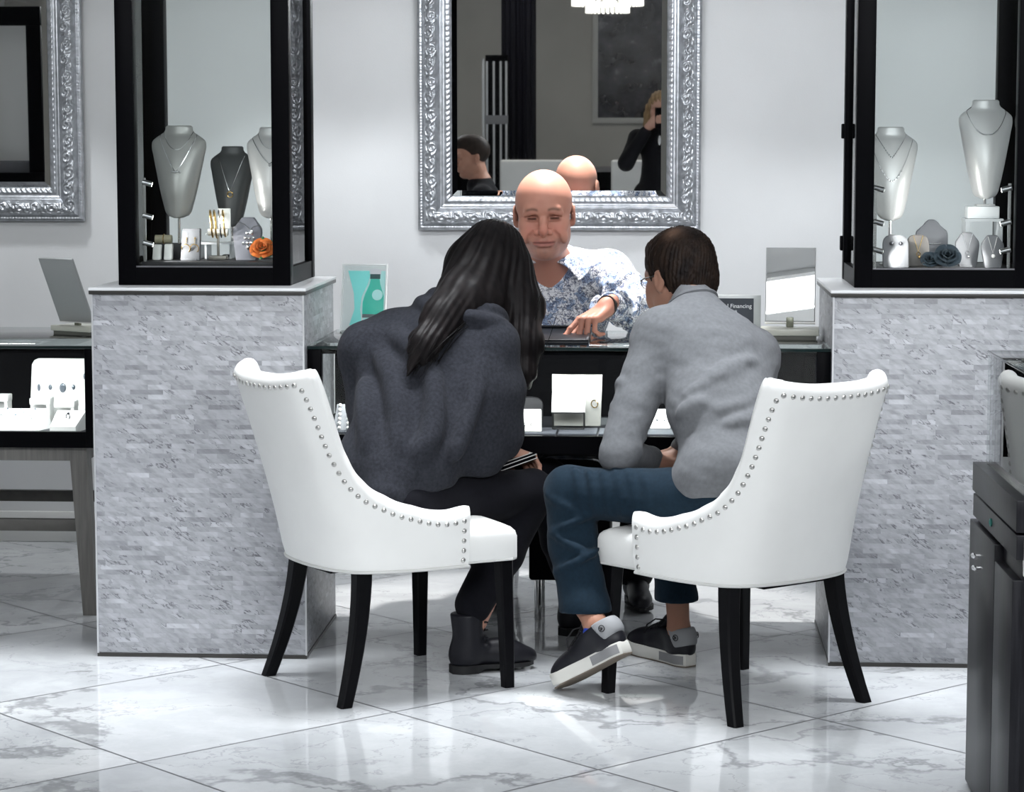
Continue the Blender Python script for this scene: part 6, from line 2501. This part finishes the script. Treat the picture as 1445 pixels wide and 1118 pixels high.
# ------------------------------------------------------------------ on the counter
def on_counter():
    # presentation tray under the pointing hand
    t = thing('presentation_tray', 'flat black presentation tray on the counter under the pointing finger', 'tray', (-0.42, 7.18, CZ + 0.0004))
    MB().box((-0.20, -0.25, 0), (0.205, 0.26, 0.012), 0.003).build('tray_base', mat('black_leatherette', (0.006, 0.007, 0.010), 0.35, spec=0.2), t)
    m = MB()
    m.box((-0.20, 0.248, 0.012), (0.205, 0.26, 0.020), 0.002).box((-0.20, -0.25, 0.012), (0.205, -0.238, 0.016), 0.002)
    m.box((-0.20, -0.238, 0.012), (-0.19, 0.248, 0.017), 0.002).box((0.195, -0.238, 0.012), (0.205, 0.248, 0.017), 0.002)
    m.build('tray_rim', mat('black_leatherette'), t)
    # swivel mirror on a cream base
    def swivel(c, rz, lean, label, h=0.232, w=0.150, skew=0.0):
        t = thing('table_mirror', label, 'mirror', c, rz, 'countertop mirrors on cream bases')
        b = MB().box((-0.088, -0.075, 0.012), (0.088, 0.075, 0.030), 0.003)
        b.build('base', mat('cream_lacquer', (0.50, 0.50, 0.44), 0.35), t)
        MB().box((-0.080, -0.068, 0), (0.080, 0.068, 0.012)).build('base_foot', mat('olive_foot', (0.10, 0.10, 0.085), 0.5), t)  # darker olive foot, set in under the cream base
        MB().box((-0.011, 0.030, 0.030), (0.011, 0.042, 0.060), 0.002).build('post', mat('brass_olive', (0.22, 0.23, 0.18), 0.35, 0.6), t)
        M_ = Matrix.Translation((0, 0.036, 0.045)) @ Matrix.Rotation(-lean, 4, 'X')
        MB().box((-w / 2, 0.000, 0), (w / 2, 0.008, h), 0.001, M=M_).build('back_panel', mat('grey_back', (0.35, 0.36, 0.36), 0.4), t)
        MB().box((-w / 2 + 0.003, -0.003, 0.003), (w / 2 - 0.003, 0.000, h - 0.003), M=M_).build('mirror_face', mat('mirror_silvering'), t)
        MB().box((-w / 2, -0.004, -0.004), (w / 2, 0.008, 0.0), M=M_).build('lower_lip', mat('bright_lip', (0.8, 0.8, 0.78), 0.3), t)
        return t
    swivel((0.378, 7.24, CZ), radians(-4), radians(17), 'tilting table mirror on a cream base at the right end of the counter')
    swivel((-1.915, 7.88, TZ), radians(150), radians(24), 'tilting table mirror seen from behind, left of the left pedestal')
    # financing sign
    t = thing('counter_sign', 'dark financing sign in a clear frame on the counter behind the man in grey', 'sign', (0.190, 7.40, CZ))
    MB().box((-0.108, 0.004, 0), (0.108, 0.008, 0.118), 0.001).build('clear_frame', mat('grey_acrylic', (0.52, 0.54, 0.54), 0.3), t)
    MB().box((-0.092, 0.0015, 0.004), (0.086, 0.004, 0.108)).build('sign_face', mat('slate_print', (0.030, 0.036, 0.048), 0.45), t)
    MB().box((-0.108, -0.02, 0), (0.108, 0.05, 0.003)).build('foot', mat('grey_acrylic'), t)
    for txt, zz, sz in (('Promotional Financing', 0.079, 0.0178), ('Available*', 0.060, 0.0178)):
        cu = bpy.data.curves.new('sign_text', 'FONT')
        cu.body = txt
        cu.size = sz
        cu.align_x = 'CENTER'
        cu.extrude = 0.0004
        tmp = bpy.data.objects.new('tmp', cu)
        COL.objects.link(tmp)
        bpy.context.view_layer.update()
        me = bpy.data.meshes.new_from_object(tmp.evaluated_get(bpy.context.evaluated_depsgraph_get()))
        bpy.data.objects.remove(tmp)
        me.materials.clear()
        me.materials.append(mat('white_print', (0.75, 0.77, 0.8), 0.5))
        ob = bpy.data.objects.new('sign_lettering', me)
        COL.objects.link(ob)
        ob.location = (0, 0.0008, zz)
        ob.rotation_euler = (radians(90), 0, 0)
        ob.parent = t
    # turquoise card with a green bottle, in a slanted clear holder
    t = thing('card_holder', 'clear slanted holder with a turquoise bottle advert at the left end of the counter', 'sign', (-0.928, 7.40, CZ), radians(-8))
    M_ = Matrix.Rotation(radians(-10), 4, 'X')
    MB().box((-0.074, -0.004, 0.0), (0.070, 0.0, 0.212), M=M_).build('clear_front', glass_mat('acrylic_sheet', (0.985, 0.995, 0.995), 1.25), t)
    m = MB()
    for x in (-0.074, 0.067):
        m.box((x, -0.005, 0.0), (x + 0.004, 0.004, 0.212), M=M_)
    m.box((-0.070, -0.005, 0.208), (0.067, 0.004, 0.212), M=M_)
    m.build('holder_edge', mat('bright_acrylic_edge', (0.75, 0.78, 0.78), 0.2), t)
    MB().box((-0.074, 0.0, 0), (0.070, 0.06, 0.004)).build('foot', mat('grey_acrylic'), t)
    c = MB().box((-0.068, 0.0005, 0.004), (0.065, 0.003, 0.206), M=M_).build('card', mat('pale_card', (0.80, 0.84, 0.84), 0.6), t)

    def flat(poly, y, name, m):
        return MB().prism(poly, y, y + 0.0012, lambda u, v, d: tuple(M_ @ Vector((u, d, v)))).build(name, m, c)
    flat([(-0.055, 0.19), (0.020, 0.19), (0.010, 0.15), (-0.008, 0.11), (-0.012, 0.07), (-0.004, 0.02), (-0.045, 0.02), (-0.030, 0.07), (-0.034, 0.12)], -0.0008, 'printed_shape', mat('turquoise_print', (0.30, 0.88, 0.84), 0.5))
    flat([(0.020, 0.19), (0.065, 0.19), (0.065, 0.03), (0.0, 0.03), (-0.008, 0.07), (-0.004, 0.11), (0.012, 0.15)], -0.0006, 'printed_shape', mat('pale_turquoise_print', (0.55, 0.90, 0.88), 0.5))
    bt = [(-0.004, 0.055), (-0.004, 0.092), (0.002, 0.115), (0.016, 0.148), (0.019, 0.165), (0.047, 0.165), (0.050, 0.148), (0.062, 0.112), (0.062, 0.055)]
    flat(bt, -0.0022, 'printed_bottle', mat('bottle_green_print', (0.03, 0.58, 0.45), 0.3))
    flat([(0.017, 0.165), (0.017, 0.180), (0.049, 0.180), (0.049, 0.165)], -0.0024, 'printed_cap', mat('dark_green_print', (0.03, 0.10, 0.10), 0.4))
    flat([(0.015, 0.180), (0.015, 0.194), (0.030, 0.198), (0.051, 0.194), (0.051, 0.180)], -0.0024, 'printed_cap', mat('white_print'))
    flat([(0.042 + 0.017 * cos(w), 0.115 + 0.017 * sin(w)) for w in np.linspace(0, 2 * pi, 20)[:-1]], -0.0036, 'printed_label', mat('pale_turquoise_print'))
    flat([(-0.004, 0.044), (0.062, 0.044), (0.062, 0.055), (-0.004, 0.055)], -0.0024, 'printed_base', mat('grey_print', (0.16, 0.19, 0.20), 0.5))


on_counter()


# ------------------------------------------------------------------ in the left display table
def left_table_things():
    z = 0.535 + 0.0425
    t = thing('earring_easel', 'tall white rounded earring board at the back of the left display table', 'earring board', (-2.000, 7.80, z))
    poly = [(-0.088, 0), (0.17, 0), (0.17, 0.20), (-0.066, 0.20), (-0.078, 0.194), (-0.086, 0.18)]
    MB().prism(poly, 0, 0.012, lambda u, v, d: (u, d + 0.18 * v, v)).build('board', M_WHITEL, t)
    MB().box((-0.07, 0.0, 0), (0.11, 0.06, 0.006)).build('foot', M_WHITEL, t)
    for i, (u, v, a, b_) in enumerate(((-0.060, 0.105, 0.005, 0.012), (-0.022, 0.106, 0.006, 0.009), (0.020, 0.104, 0.011, 0.016), (0.056, 0.107, 0.006, 0.009), (0.092, 0.142, 0.004, 0.010))):
        o = MB().ball((0, 0, 0), (a, 0.003, b_), 12).build('gem_earring', mat('grey_gem', (0.20, 0.23, 0.27), 0.15, 0.4), None)
        o.location = (-2.000 + u, 7.80 + 0.18 * v - 0.002, z + v)
        tag(o, ['leftmost slim gem on the tall white board', 'small round gem left of the large one on the white board', 'large oval gem in the middle of the white board',
                'small round gem right of the large one on the white board', 'high slim gem at the right of the white board'][i], 'earring', 'gems on the tall white board')
    # two little white steps
    for i, (x, y, h, lab) in enumerate(((-2.165, 7.72, 0.092, 'white step block at the left edge in the left display table'),
                                       (-2.020, 7.70, 0.085, 'white step block behind the long ring tray'),
                                       (-1.930, 7.66, 0.080, 'white step block behind the square ring box'),
                                       (-1.835, 7.70, 0.085, 'white step block by the right post of the left display table'))):
        q = thing('step_block', lab, 'riser', (x, y, z))
        MB().box((-0.034, -0.03, h - 0.022), (0.034, 0.03, h), 0.003).build('top', M_WHITEL, q)
        MB().box((0.022, -0.028, 0), (0.032, 0.028, h - 0.022)).build('side', M_WHITEL, q)
        MB().box((-0.032, 0.016, 0), (0.022, 0.028, h - 0.022)).build('back', M_WHITEL, q)
    t = thing('ring_tray', 'long white sloping ring tray at the left in the left display table', 'ring tray', (-2.06, 7.52, z))
    MB().hexa([(-0.13, -0.055, 0), (0.075, -0.055, 0), (0.105, 0.06, 0), (-0.13, 0.06, 0), (-0.13, -0.050, 0.020), (0.065, -0.050, 0.020), (0.088, 0.055, 0.062), (-0.13, 0.055, 0.062)]).build('tray', M_WHITEL, t)
    k = 0
    names = ['front left ring', 'second front ring', 'third front ring', 'front right ring', 'back left ring', 'second back ring', 'third back ring', 'back right ring']
    for row, yy, zz in ((0, -0.015, 0.036), (1, 0.022, 0.051)):
        for j in range(4):
            o = MB().torus((0, 0, 0.004), 0.0075, 0.0013, (0.3, 1, 0), 18, 6).ball((0, -0.001, 0.013), 0.0036, 8).build('ring', mat('blue_silver', (0.55, 0.65, 0.75), 0.15, 0.9), None)
            o.location = (-2.06 - 0.085 + j * 0.045 + 0.01 * row, 7.52 + yy, z + zz)
            tag(o, names[k] + ' on the long white ring tray', 'ring', 'rings on the long white tray')
            k += 1
    t = thing('ring_box', 'square white sloping ring stand near the right post of the left display table', 'ring stand', (-1.885, 7.50, z))
    MB().hexa([(-0.048, -0.045, 0), (0.036, -0.045, 0), (0.050, 0.045, 0), (-0.046, 0.045, 0), (-0.048, -0.042, 0.018), (0.034, -0.042, 0.018), (0.048, 0.042, 0.060), (-0.044, 0.042, 0.060)]).build('stand', M_WHITEL, t)
    o = MB().torus((0, 0, 0.004), 0.0085, 0.0016, (0.6, 1, 0), 18, 6).ball((0.002, -0.001, 0.014), 0.0045, 10).build('ring', mat('dark_gem'), None)
    o.location = (-1.885, 7.50, z + 0.041)
    tag(o, 'dark ring on the square white stand', 'ring')


left_table_things()


# ------------------------------------------------------------------ things the customers and the floor hold
def ottoman():
    c = (-0.285, 7.53, 0)
    t = thing('leather_stool', 'low glossy black leather stool under the middle of the counter', 'stool', c)
    m = mat('glossy_black_leather', (0.006, 0.006, 0.007), 0.16, spec=0.5, bump=(9, 0.5, 0.02))
    MB().box((-0.130, -0.19, 0.36), (0.130, 0.18, 0.515), 0.06, 6).build('cushion', m, t, auto=60)
    MB().box((-0.125, -0.185, 0.14), (0.125, 0.175, 0.375), 0.01, 3).build('base_box', M_BLACK, t)
    for sx in (-1, 1):
        for sy in (-1, 1):
            MB().cyl((sx * 0.10, sy * 0.10, 0), (sx * 0.10, sy * 0.10, 0.145), 0.012, n=12).build('leg', M_CHROME, t)


ottoman()


def wallet():
    c = (-0.420, 6.835, 0.575)
    t = thing('clutch', 'black striped clutch on the lap of the woman in the shawl', 'clutch', c, radians(40))
    M_ = Matrix.Rotation(radians(-12), 4, 'Y')
    MB().box((-0.085, -0.045, 0), (0.045, 0.045, 0.022), 0.005, M=M_).build('body', M_BLACK, t)
    m = MB()
    for z in (0.005, 0.016):
        m.box((-0.084, -0.0465, z), (0.046, 0.0465, z + 0.002), M=M_)
    m.box((-0.075, -0.038, 0.022), (0.038, -0.033, 0.023), M=M_).box((0.033, -0.033, 0.022), (0.038, 0.036, 0.023), M=M_)
    m.build('white_piping', mat('white_piping', (0.75, 0.75, 0.72), 0.5), t)


wallet()


# ------------------------------------------------------------------ the far side of the store, seen in the wall mirrors
def far_side():
    # fluted black pillar with a lit glass tower beside it
    t = thing('fluted_pillar', 'black fluted pillar reflected in the large mirror', 'pillar', (-1.20, -2.4, 0))
    m = MB()
    G = []
    for z in (0, 3.18):
        G.append([((0.135 + 0.008 * cos(16 * w)) * cos(w), (0.135 + 0.008 * cos(16 * w)) * sin(w), z) for w in np.linspace(0, 2 * pi, 161)[:-1]])
    m.grid(G, wrap_u=True, cap=True)
    m.build('shaft', mat('black_fluted', (0.006, 0.006, 0.010), 0.35, spec=0.2), t, auto=20)
    t = thing('corner_showcase', 'tall narrow black showcase with pale uprights reflected beside the pillar', 'display case', (-1.345, -1.98, 0))
    MB().box((-0.09, -0.13, 0), (0.09, 0.13, 1.95), 0.004).build('cabinet', M_BLACK, t)
    for x in (-0.085, -0.03, 0.025, 0.070):
        MB().box((x, 0.130, 0.05), (x + 0.016, 0.142, 1.90)).build('upright', mat('pale_upright', (0.5, 0.51, 0.52), 0.35, 0.3), t)
    MB().box((-0.092, 0.128, 1.40), (0.092, 0.146, 1.47)).build('cross_band', mat('grey_band', (0.18, 0.18, 0.19), 0.4), t)
    MB().box((-0.115, 0.10, 0), (-0.095, 0.15, 1.92)).build('glass_edge', mat('pale_upright'), t)
    # framed far mirror, its dark reflection painted as mottled colour
    t = thing('far_mirror_panel', 'dark painted stand-in for a far mirror in a pale frame reflected at the right of the mirror', 'picture', (-0.30, -4.30, 1.40))
    mm, nt, b, L = nodes_of('painted_reflection')
    tc = N(nt, 'ShaderNodeTexCoord')
    n1 = N(nt, 'ShaderNodeTexNoise', i_Scale=5, i_Detail=6, i_Roughness=0.6)
    L(tc.outputs['Object'], n1.inputs['Vector'])
    r = ramp(nt, [(0.40, (0.012, 0.012, 0.016)), (0.60, (0.05, 0.05, 0.06)), (0.72, (0.22, 0.22, 0.24))])
    L(n1.outputs['Fac'], r.inputs['Fac'])
    L(r.outputs['Color'], b.inputs['Base Color'])
    b.inputs['Roughness'].default_value = 0.15
    MB().box((-0.30, 0.004, 0.02), (0.32, 0.030, 1.10)).build('print', mm, t)
    m = MB()
    for lo, hi in (((-0.35, 0, -0.03), (0.37, 0.034, 0.02)), ((-0.35, 0, 1.10), (0.37, 0.034, 1.15)), ((-0.35, 0, 0.02), (-0.30, 0.034, 1.10)), ((0.32, 0, 0.02), (0.37, 0.034, 1.10))):
        m.box(lo, hi, 0.003)
    m.build('frame', mat('pale_frame', (0.55, 0.55, 0.53), 0.4), t)
    # crystal chandelier
    c = (-0.33, 3.6, 2.13)
    t = thing('crystal_chandelier', 'crystal chandelier reflected at the top of the large mirror', 'chandelier', c)
    cm = mat('lit_crystal', (0.95, 0.95, 0.95), 0.05, spec=0.8, emit=(1.0, 0.95, 0.84), estr=0.9)
    for k, (R, z, n, hgt) in enumerate(((0.27, 0.10, 54, 0.10), (0.20, 0.02, 42, 0.10), (0.12, -0.02, 28, 0.08))):
        m = MB()
        for i in range(n):
            w = 2 * pi * i / n
            x, y = R * cos(w), R * sin(w)
            m.box((x - 0.008, y - 0.008, z), (x + 0.008, y + 0.008, z + hgt * (0.7 + 0.3 * ((i * 7) % 5) / 4)), 0.003, 1)
        o = m.build('prism_tier', cm, t)
        o['kind'] = 'stuff'
        MB().torus((0, 0, z + hgt), R, 0.008, n=36).build('ring', M_CHROME, t)
    MB().cyl((0, 0, 0.15), (0, 0, 1.08), 0.012).build('stem', M_CHROME, t)
    for z, R in ((0.20, 0.27), (0.12, 0.20), (0.06, 0.12)):
        m = MB()
        for a in range(3):
            m.cyl((0, 0, z), (R * cos(a * 2.094), R * sin(a * 2.094), z), 0.005, n=8)
        m.build('spoke', M_CHROME, t)
    # square white chairs
    labs = ['square white chair back reflected at the left of the mirror, by the bald man', 'square white chair back reflected at the right, beside the standing woman']
    first = None
    for x, lab in zip((-1.02, -0.16), labs):
        if first is None:
            first = thing('square_chair', lab, 'chair', (x, -1.4, 0), 0, 'square white chairs on the far side')
            MB().box((-0.25, 0.20, 0.40), (0.25, 0.28, 1.135), 0.02, 3).build('backrest', M_LEATHER, first)
            MB().box((-0.25, -0.25, 0.40), (0.25, 0.20, 0.52), 0.02, 3).build('seat', M_LEATHER, first)
            for sx in (-1, 1):
                for sy in (-1, 1):
                    MB().box((sx * 0.22 - 0.02, sy * 0.22 - 0.02, 0), (sx * 0.22 + 0.02, sy * 0.22 + 0.02, 0.40)).build('leg', M_LEG, first)
        else:
            copy_thing(first, (x, -1.4, 0), 0, lab)
    # counter far behind
    t = thing('far_counter', 'dark counter far behind, reflected between the white chair backs', 'counter', (-1.1, -3.2, 0))
    MB().box((-1.2, -0.25, 0), (1.0, 0.25, 0.98), 0.005).build('body', M_BLACK, t)
    MB().box((-1.25, -0.28, 0.98), (1.05, 0.28, 1.01), 0.003).build('top', mat('grey_band'), t)

    # black framed wall case seen in the left mirror
    t = thing('wall_showcase', 'black framed case reflected in the left mirror', 'display case', (-3.56, 4.62, 0))
    MB().box((-0.25, -0.20, 0), (0.25, 0.20, 1.14), 0.003).build('plinth', M_MOSAIC, t)
    m = MB()
    for lo, hi in (((-0.25, 0.14, 1.14), (0.25, 0.20, 1.24)), ((-0.25, 0.14, 2.02), (0.25, 0.20, 2.12)), ((-0.25, 0.14, 1.24), (-0.18, 0.20, 2.02)), ((0.17, 0.14, 1.24), (0.25, 0.20, 2.02))):
        m.box(lo, hi, 0.003)
    m.build('case_frame', M_BLACK, t)
    MB().box((-0.25, 0.00, 1.20), (0.25, 0.02, 2.10)).build('back_panel', mat('pale_back', (0.82, 0.82, 0.80), 0.5), t)
    MB().box((-0.25, -0.19, 1.14), (0.25, 0.14, 1.20)).build('case_floor', mat('charcoal_case_floor'), t)
    MB().box((-0.20, 0.03, 1.20), (0.17, 0.13, 1.30), 0.01).build('display_tray', M_GREYV, t)
    MB().box((-0.18, 0.10, 1.24), (-0.06, 0.135, 2.02), 0.003).build('dark_door', M_BLACK, t)
    # a ceiling light panel over the aisle, caught by the table mirror
    t = thing('ceiling_light_panel', 'bright square ceiling panel caught in the table mirror', 'ceiling light', (0.10, 3.70, 3.20), radians(12))
    MB().box((-0.43, -0.16, -0.03), (0.43, 0.16, 0.0), 0.004).build('frame', M_CHROME, t)
    MB().box((-0.40, -0.13, -0.034), (0.40, 0.13, -0.03)).build('diffuser', mat('panel_diffuser', (1, 1, 1), 0.5, emit=(0.97, 0.98, 1.0), estr=3.0), t)


far_side()


def seated_man_far():
    V3 = lambda *a: np.array(a, float)
    O = (-1.19, 2.62, 0)
    hc = V3(-1.185, 2.62, 1.262)
    HR = rot_frame(frame((-0.97, 0.25, 0)), 0.12)
    S = Sculpt((-1.75, 2.30, 0.05), (-0.88, 2.95, 1.42), 0.011, ([(-1.33, -1.03, 0.0048)], [(2.48, 2.76, 0.0048)], [(1.10, 1.42, 0.0048)]))
    pel, nb = V3(-1.05, 2.62, 0.55), V3(-1.135, 2.62, 1.10)
    S.chain([pel, (pel + nb) / 2 + V3(0.03, 0, 0), nb], [0.12, 0.12, 0.06], 0.05)
    S.cap(nb, hc + HR @ V3(-0.02, 0, -0.07), 0.058, 0.055, 0.03)
    for s in (-1, 1):
        sh = V3(-1.11, 2.62 + s * 0.18, 1.02)
        el, wr = V3(-1.20, 2.62 + s * 0.22, 0.76), V3(-1.43, 2.62 + s * 0.12, 0.74)
        S.chain([sh, el, wr], [0.05, 0.04, 0.028], 0.03)
        S.cap(nb, sh, 0.05, 0.05, 0.04)
        hp, kn, an = V3(-1.07, 2.62 + s * 0.1, 0.52), V3(-1.52, 2.62 + s * 0.13, 0.52), V3(-1.50, 2.62 + s * 0.13, 0.08)
        S.chain([hp, kn, an, an + V3(-0.12, 0, -0.03)], [0.085, 0.058, 0.04, 0.035], 0.03)
        f = V3(-0.95, -s * 0.3, -0.1)
        R = frame(f)
        hand_sdf(S, wr + f * 0.01, R if s < 0 else np.stack([R[:, 0], -R[:, 1], R[:, 2]], 1), 1.0, (0.3, 0.3, 0.35, 0.4))
    head_sdf(S, hc, HR, 1.02)
    body = S.build('person', M_SKIN, None, O, skin_cols((0.42, 0.22, 0.155), 0.05, 77))
    body.location = O
    tag(body, 'dark haired man in a black top seen in profile in the mirror', 'person')
    S = Sculpt((-1.75, 2.28, 0.45), (-0.86, 2.98, 1.16), 0.0085)
    S.chain([pel, (pel + nb) / 2 + V3(0.03, 0, 0), nb - V3(0, 0, 0.02)], [0.145, 0.145, 0.08], 0.06)
    for s in (-1, 1):
        sh = V3(-1.11, 2.62 + s * 0.18, 1.02)
        el, wr = V3(-1.20, 2.62 + s * 0.22, 0.76), V3(-1.43, 2.62 + s * 0.12, 0.74)
        S.cap(nb - V3(0, 0, 0.03), sh, 0.06, 0.07, 0.05)
        S.chain([sh, el, wr], [0.07, 0.056, 0.04], 0.03)
    S.build('black_top', mat('black_wool'), body, O)
    S = Sculpt((-1.62, 2.36, 0.10), (-0.88, 2.88, 0.66), 0.0095)
    for s in (-1, 1):
        S.chain([V3(-1.07, 2.62 + s * 0.1, 0.52), V3(-1.52, 2.62 + s * 0.13, 0.52), V3(-1.50, 2.62 + s * 0.13, 0.14)], [0.105, 0.075, 0.06], 0.03)
    S.build('trousers', mat('black_wool'), body, O)
    for s in (-1, 1):
        dress_boot(body, O, (-1.45, 2.62 + s * 0.13), (-1, 0), 0.12, 0.26, name='dress_shoe')
    p = lambda a, b, c: hc + HR @ V3(a, b, c)
    S = Sculpt(hc - 0.15, hc + 0.17, 0.0048)
    S.ell(p(-0.010, 0, 0.042), V3(0.106, 0.083, 0.096), HR, 0)
    S.ell(p(0.03, 0, 0.10), V3(0.07, 0.06, 0.045), HR, 0.02)
    S.ell(p(0.105, 0, -0.045), V3(0.090, 0.12, 0.095), HR, 0.006, 'sub')
    for s in (-1, 1):
        S.ell(p(0.004, s * 0.092, -0.03), V3(0.034, 0.03, 0.052), HR, 0.006, 'sub')
    S.half(p(-0.05, 0, -0.060), -HR[:, 2], 0.006)
    S.build('short_hair', M_HAIR, body, O, hair_cols((0.012, 0.009, 0.008), (0.035, 0.025, 0.02), 24))
    t = thing('far_stool', 'white stool under the man in the black top', 'stool', (-1.06, 2.62, 0))
    MB().box((-0.22, -0.22, 0.36), (0.22, 0.22, 0.44), 0.02, 3).build('seat', M_LEATHER, t)
    for sx in (-1, 1):
        for sy in (-1, 1):
            MB().box((sx * 0.19 - 0.018, sy * 0.19 - 0.018, 0), (sx * 0.19 + 0.018, sy * 0.19 + 0.018, 0.36)).build('leg', M_LEG, t)


seated_man_far()


def photographer():
    V3 = lambda *a: np.array(a, float)
    O = (0.03, -0.26, 0)
    hc = V3(0.03, -0.20, 1.535)
    HR = rot_frame(frame((-0.05, 1, 0)), 0.05)
    S = Sculpt((-0.36, -0.52, 0.04), (0.42, 0.02, 1.72), 0.012, ([(-0.10, 0.16, 0.005)], [(-0.35, -0.02, 0.005)], [(1.36, 1.69, 0.005)]))
    pel, nb = V3(0.03, -0.30, 0.92), V3(0.03, -0.27, 1.37)
    S.chain([pel, V3(0.03, -0.29, 1.12), V3(0.03, -0.28, 1.27), nb], [0.12, 0.095, 0.11, 0.05], 0.05)
    S.cap(nb, hc + HR @ V3(-0.02, 0, -0.07), 0.046, 0.046, 0.03)
    arms = []
    for s in (-1, 1):
        sh = V3(0.03 + s * 0.165, -0.27, 1.32)
        el, wr = V3(0.03 + s * 0.245, -0.17, 1.14), V3(0.03 + s * 0.075, -0.085, 1.415)
        arms.append((sh, el, wr))
        S.chain([sh, el, wr], [0.045, 0.038, 0.025], 0.03)
        S.cap(nb, sh, 0.045, 0.045, 0.04)
        hp, kn, an = V3(0.03 + s * 0.09, -0.30, 0.90), V3(0.03 + s * 0.09, -0.28, 0.48), V3(0.03 + s * 0.09, -0.31, 0.08)
        S.chain([hp, kn, an, an + V3(0, 0.12, -0.035)], [0.10, 0.06, 0.038, 0.03], 0.03)
        f = V3(-s * 0.72, 0.25, 0.62)
        R = frame(f, (0, 1, 0.2))
        hand_sdf(S, wr + f * 0.01, R, 0.95, (0.5, 0.5, 0.55, 0.6))
    head_sdf(S, hc, HR, 0.98)
    body = S.build('person', M_SKIN, None, O, skin_cols((0.50, 0.29, 0.22), 0.05, 87))
    body.location = (-0.035, -0.26, 0)
    tag(body, 'fair haired woman in a black jacket photographing, reflected at the right of the mirror', 'person')
    S = Sculpt((-0.36, -0.54, 0.78), (0.42, 0.0, 1.46), 0.009)
    S.chain([V3(0.03, -0.29, 1.06), V3(0.03, -0.28, 1.27), nb - V3(0, 0, 0.02)], [0.125, 0.135, 0.075], 0.05)
    S.chain([V3(0.03, -0.29, 1.06), V3(0.03, -0.295, 0.86)], [0.125, 0.20], 0.04)
    for sh, el, wr in arms:
        S.cap(nb - V3(0, 0, 0.03), sh, 0.055, 0.06, 0.04)
        S.chain([sh, el, wr + (el - wr) * 0.18], [0.062, 0.055, 0.045], 0.03)
    S.half((0, 0, 0.83), (0, 0, -1))
    S.ell((0.03, -0.12, 1.36), (0.035, 0.05, 0.16), None, 0.01, 'sub')
    S.build('black_jacket', mat('black_wool'), body, O)
    S = Sculpt((-0.10, -0.36, 1.12), (0.16, -0.10, 1.42), 0.008)
    S.ell((0.03, -0.215, 1.27), (0.06, 0.055, 0.13), None)
    S.build('white_blouse', mat('white_cotton', (0.75, 0.75, 0.75), 0.8), body, O)
    S = Sculpt((-0.2, -0.5, 0.1), (0.26, -0.1, 1.0), 0.012)
    for s in (-1, 1):
        S.chain([V3(0.03 + s * 0.08, -0.30, 0.90), V3(0.03 + s * 0.09, -0.28, 0.48), V3(0.03 + s * 0.09, -0.31, 0.12)], [0.115, 0.08, 0.065], 0.03)
    S.build('trousers', mat('black_wool'), body, O)
    for s in (-1, 1):
        dress_boot(body, O, (0.03 + s * 0.09, -0.365), (0, 1), 0.12, 0.24, name='dress_shoe')
    p = lambda a, b, c: hc + HR @ V3(a, b, c)
    S = Sculpt(hc - V3(0.16, 0.18, 0.34), hc + V3(0.16, 0.14, 0.17), 0.006)
    S.ell(p(-0.012, 0, 0.036), V3(0.106, 0.086, 0.095), HR, 0)
    S.ell(p(-0.05, 0, -0.05), V3(0.07, 0.09, 0.12), HR, 0.03)
    for s in (-1, 1):
        S.chain([p(0.0, s * 0.07, 0), p(-0.01, s * 0.088, -0.12), p(0.0, s * 0.09, -0.23)], [0.04, 0.035, 0.015], 0.03)
    S.ell(p(0.115, 0, -0.04), V3(0.085, 0.064, 0.10), HR, 0.01, 'sub')
    ns = vnoise(91)
    S.disp(lambda X, Y, Z: 0.004 * np.sin(240 * X + 30 * Z) + 0.004 * ns(X, Y, Z, 40))
    S.build('long_hair', M_HAIR, body, O, hair_cols((0.16, 0.10, 0.05), (0.36, 0.24, 0.13), 34))
    o = MB((0.03, -0.06, 1.46)).box((-0.005, -0.064, 1.395), (0.068, -0.056, 1.545), 0.004).build('mobile_phone', M_BLACK, None)
    o.location = (-0.035, -0.06, 1.46)
    tag(o, 'black mobile phone held up by the woman in the black jacket', 'phone')


photographer()
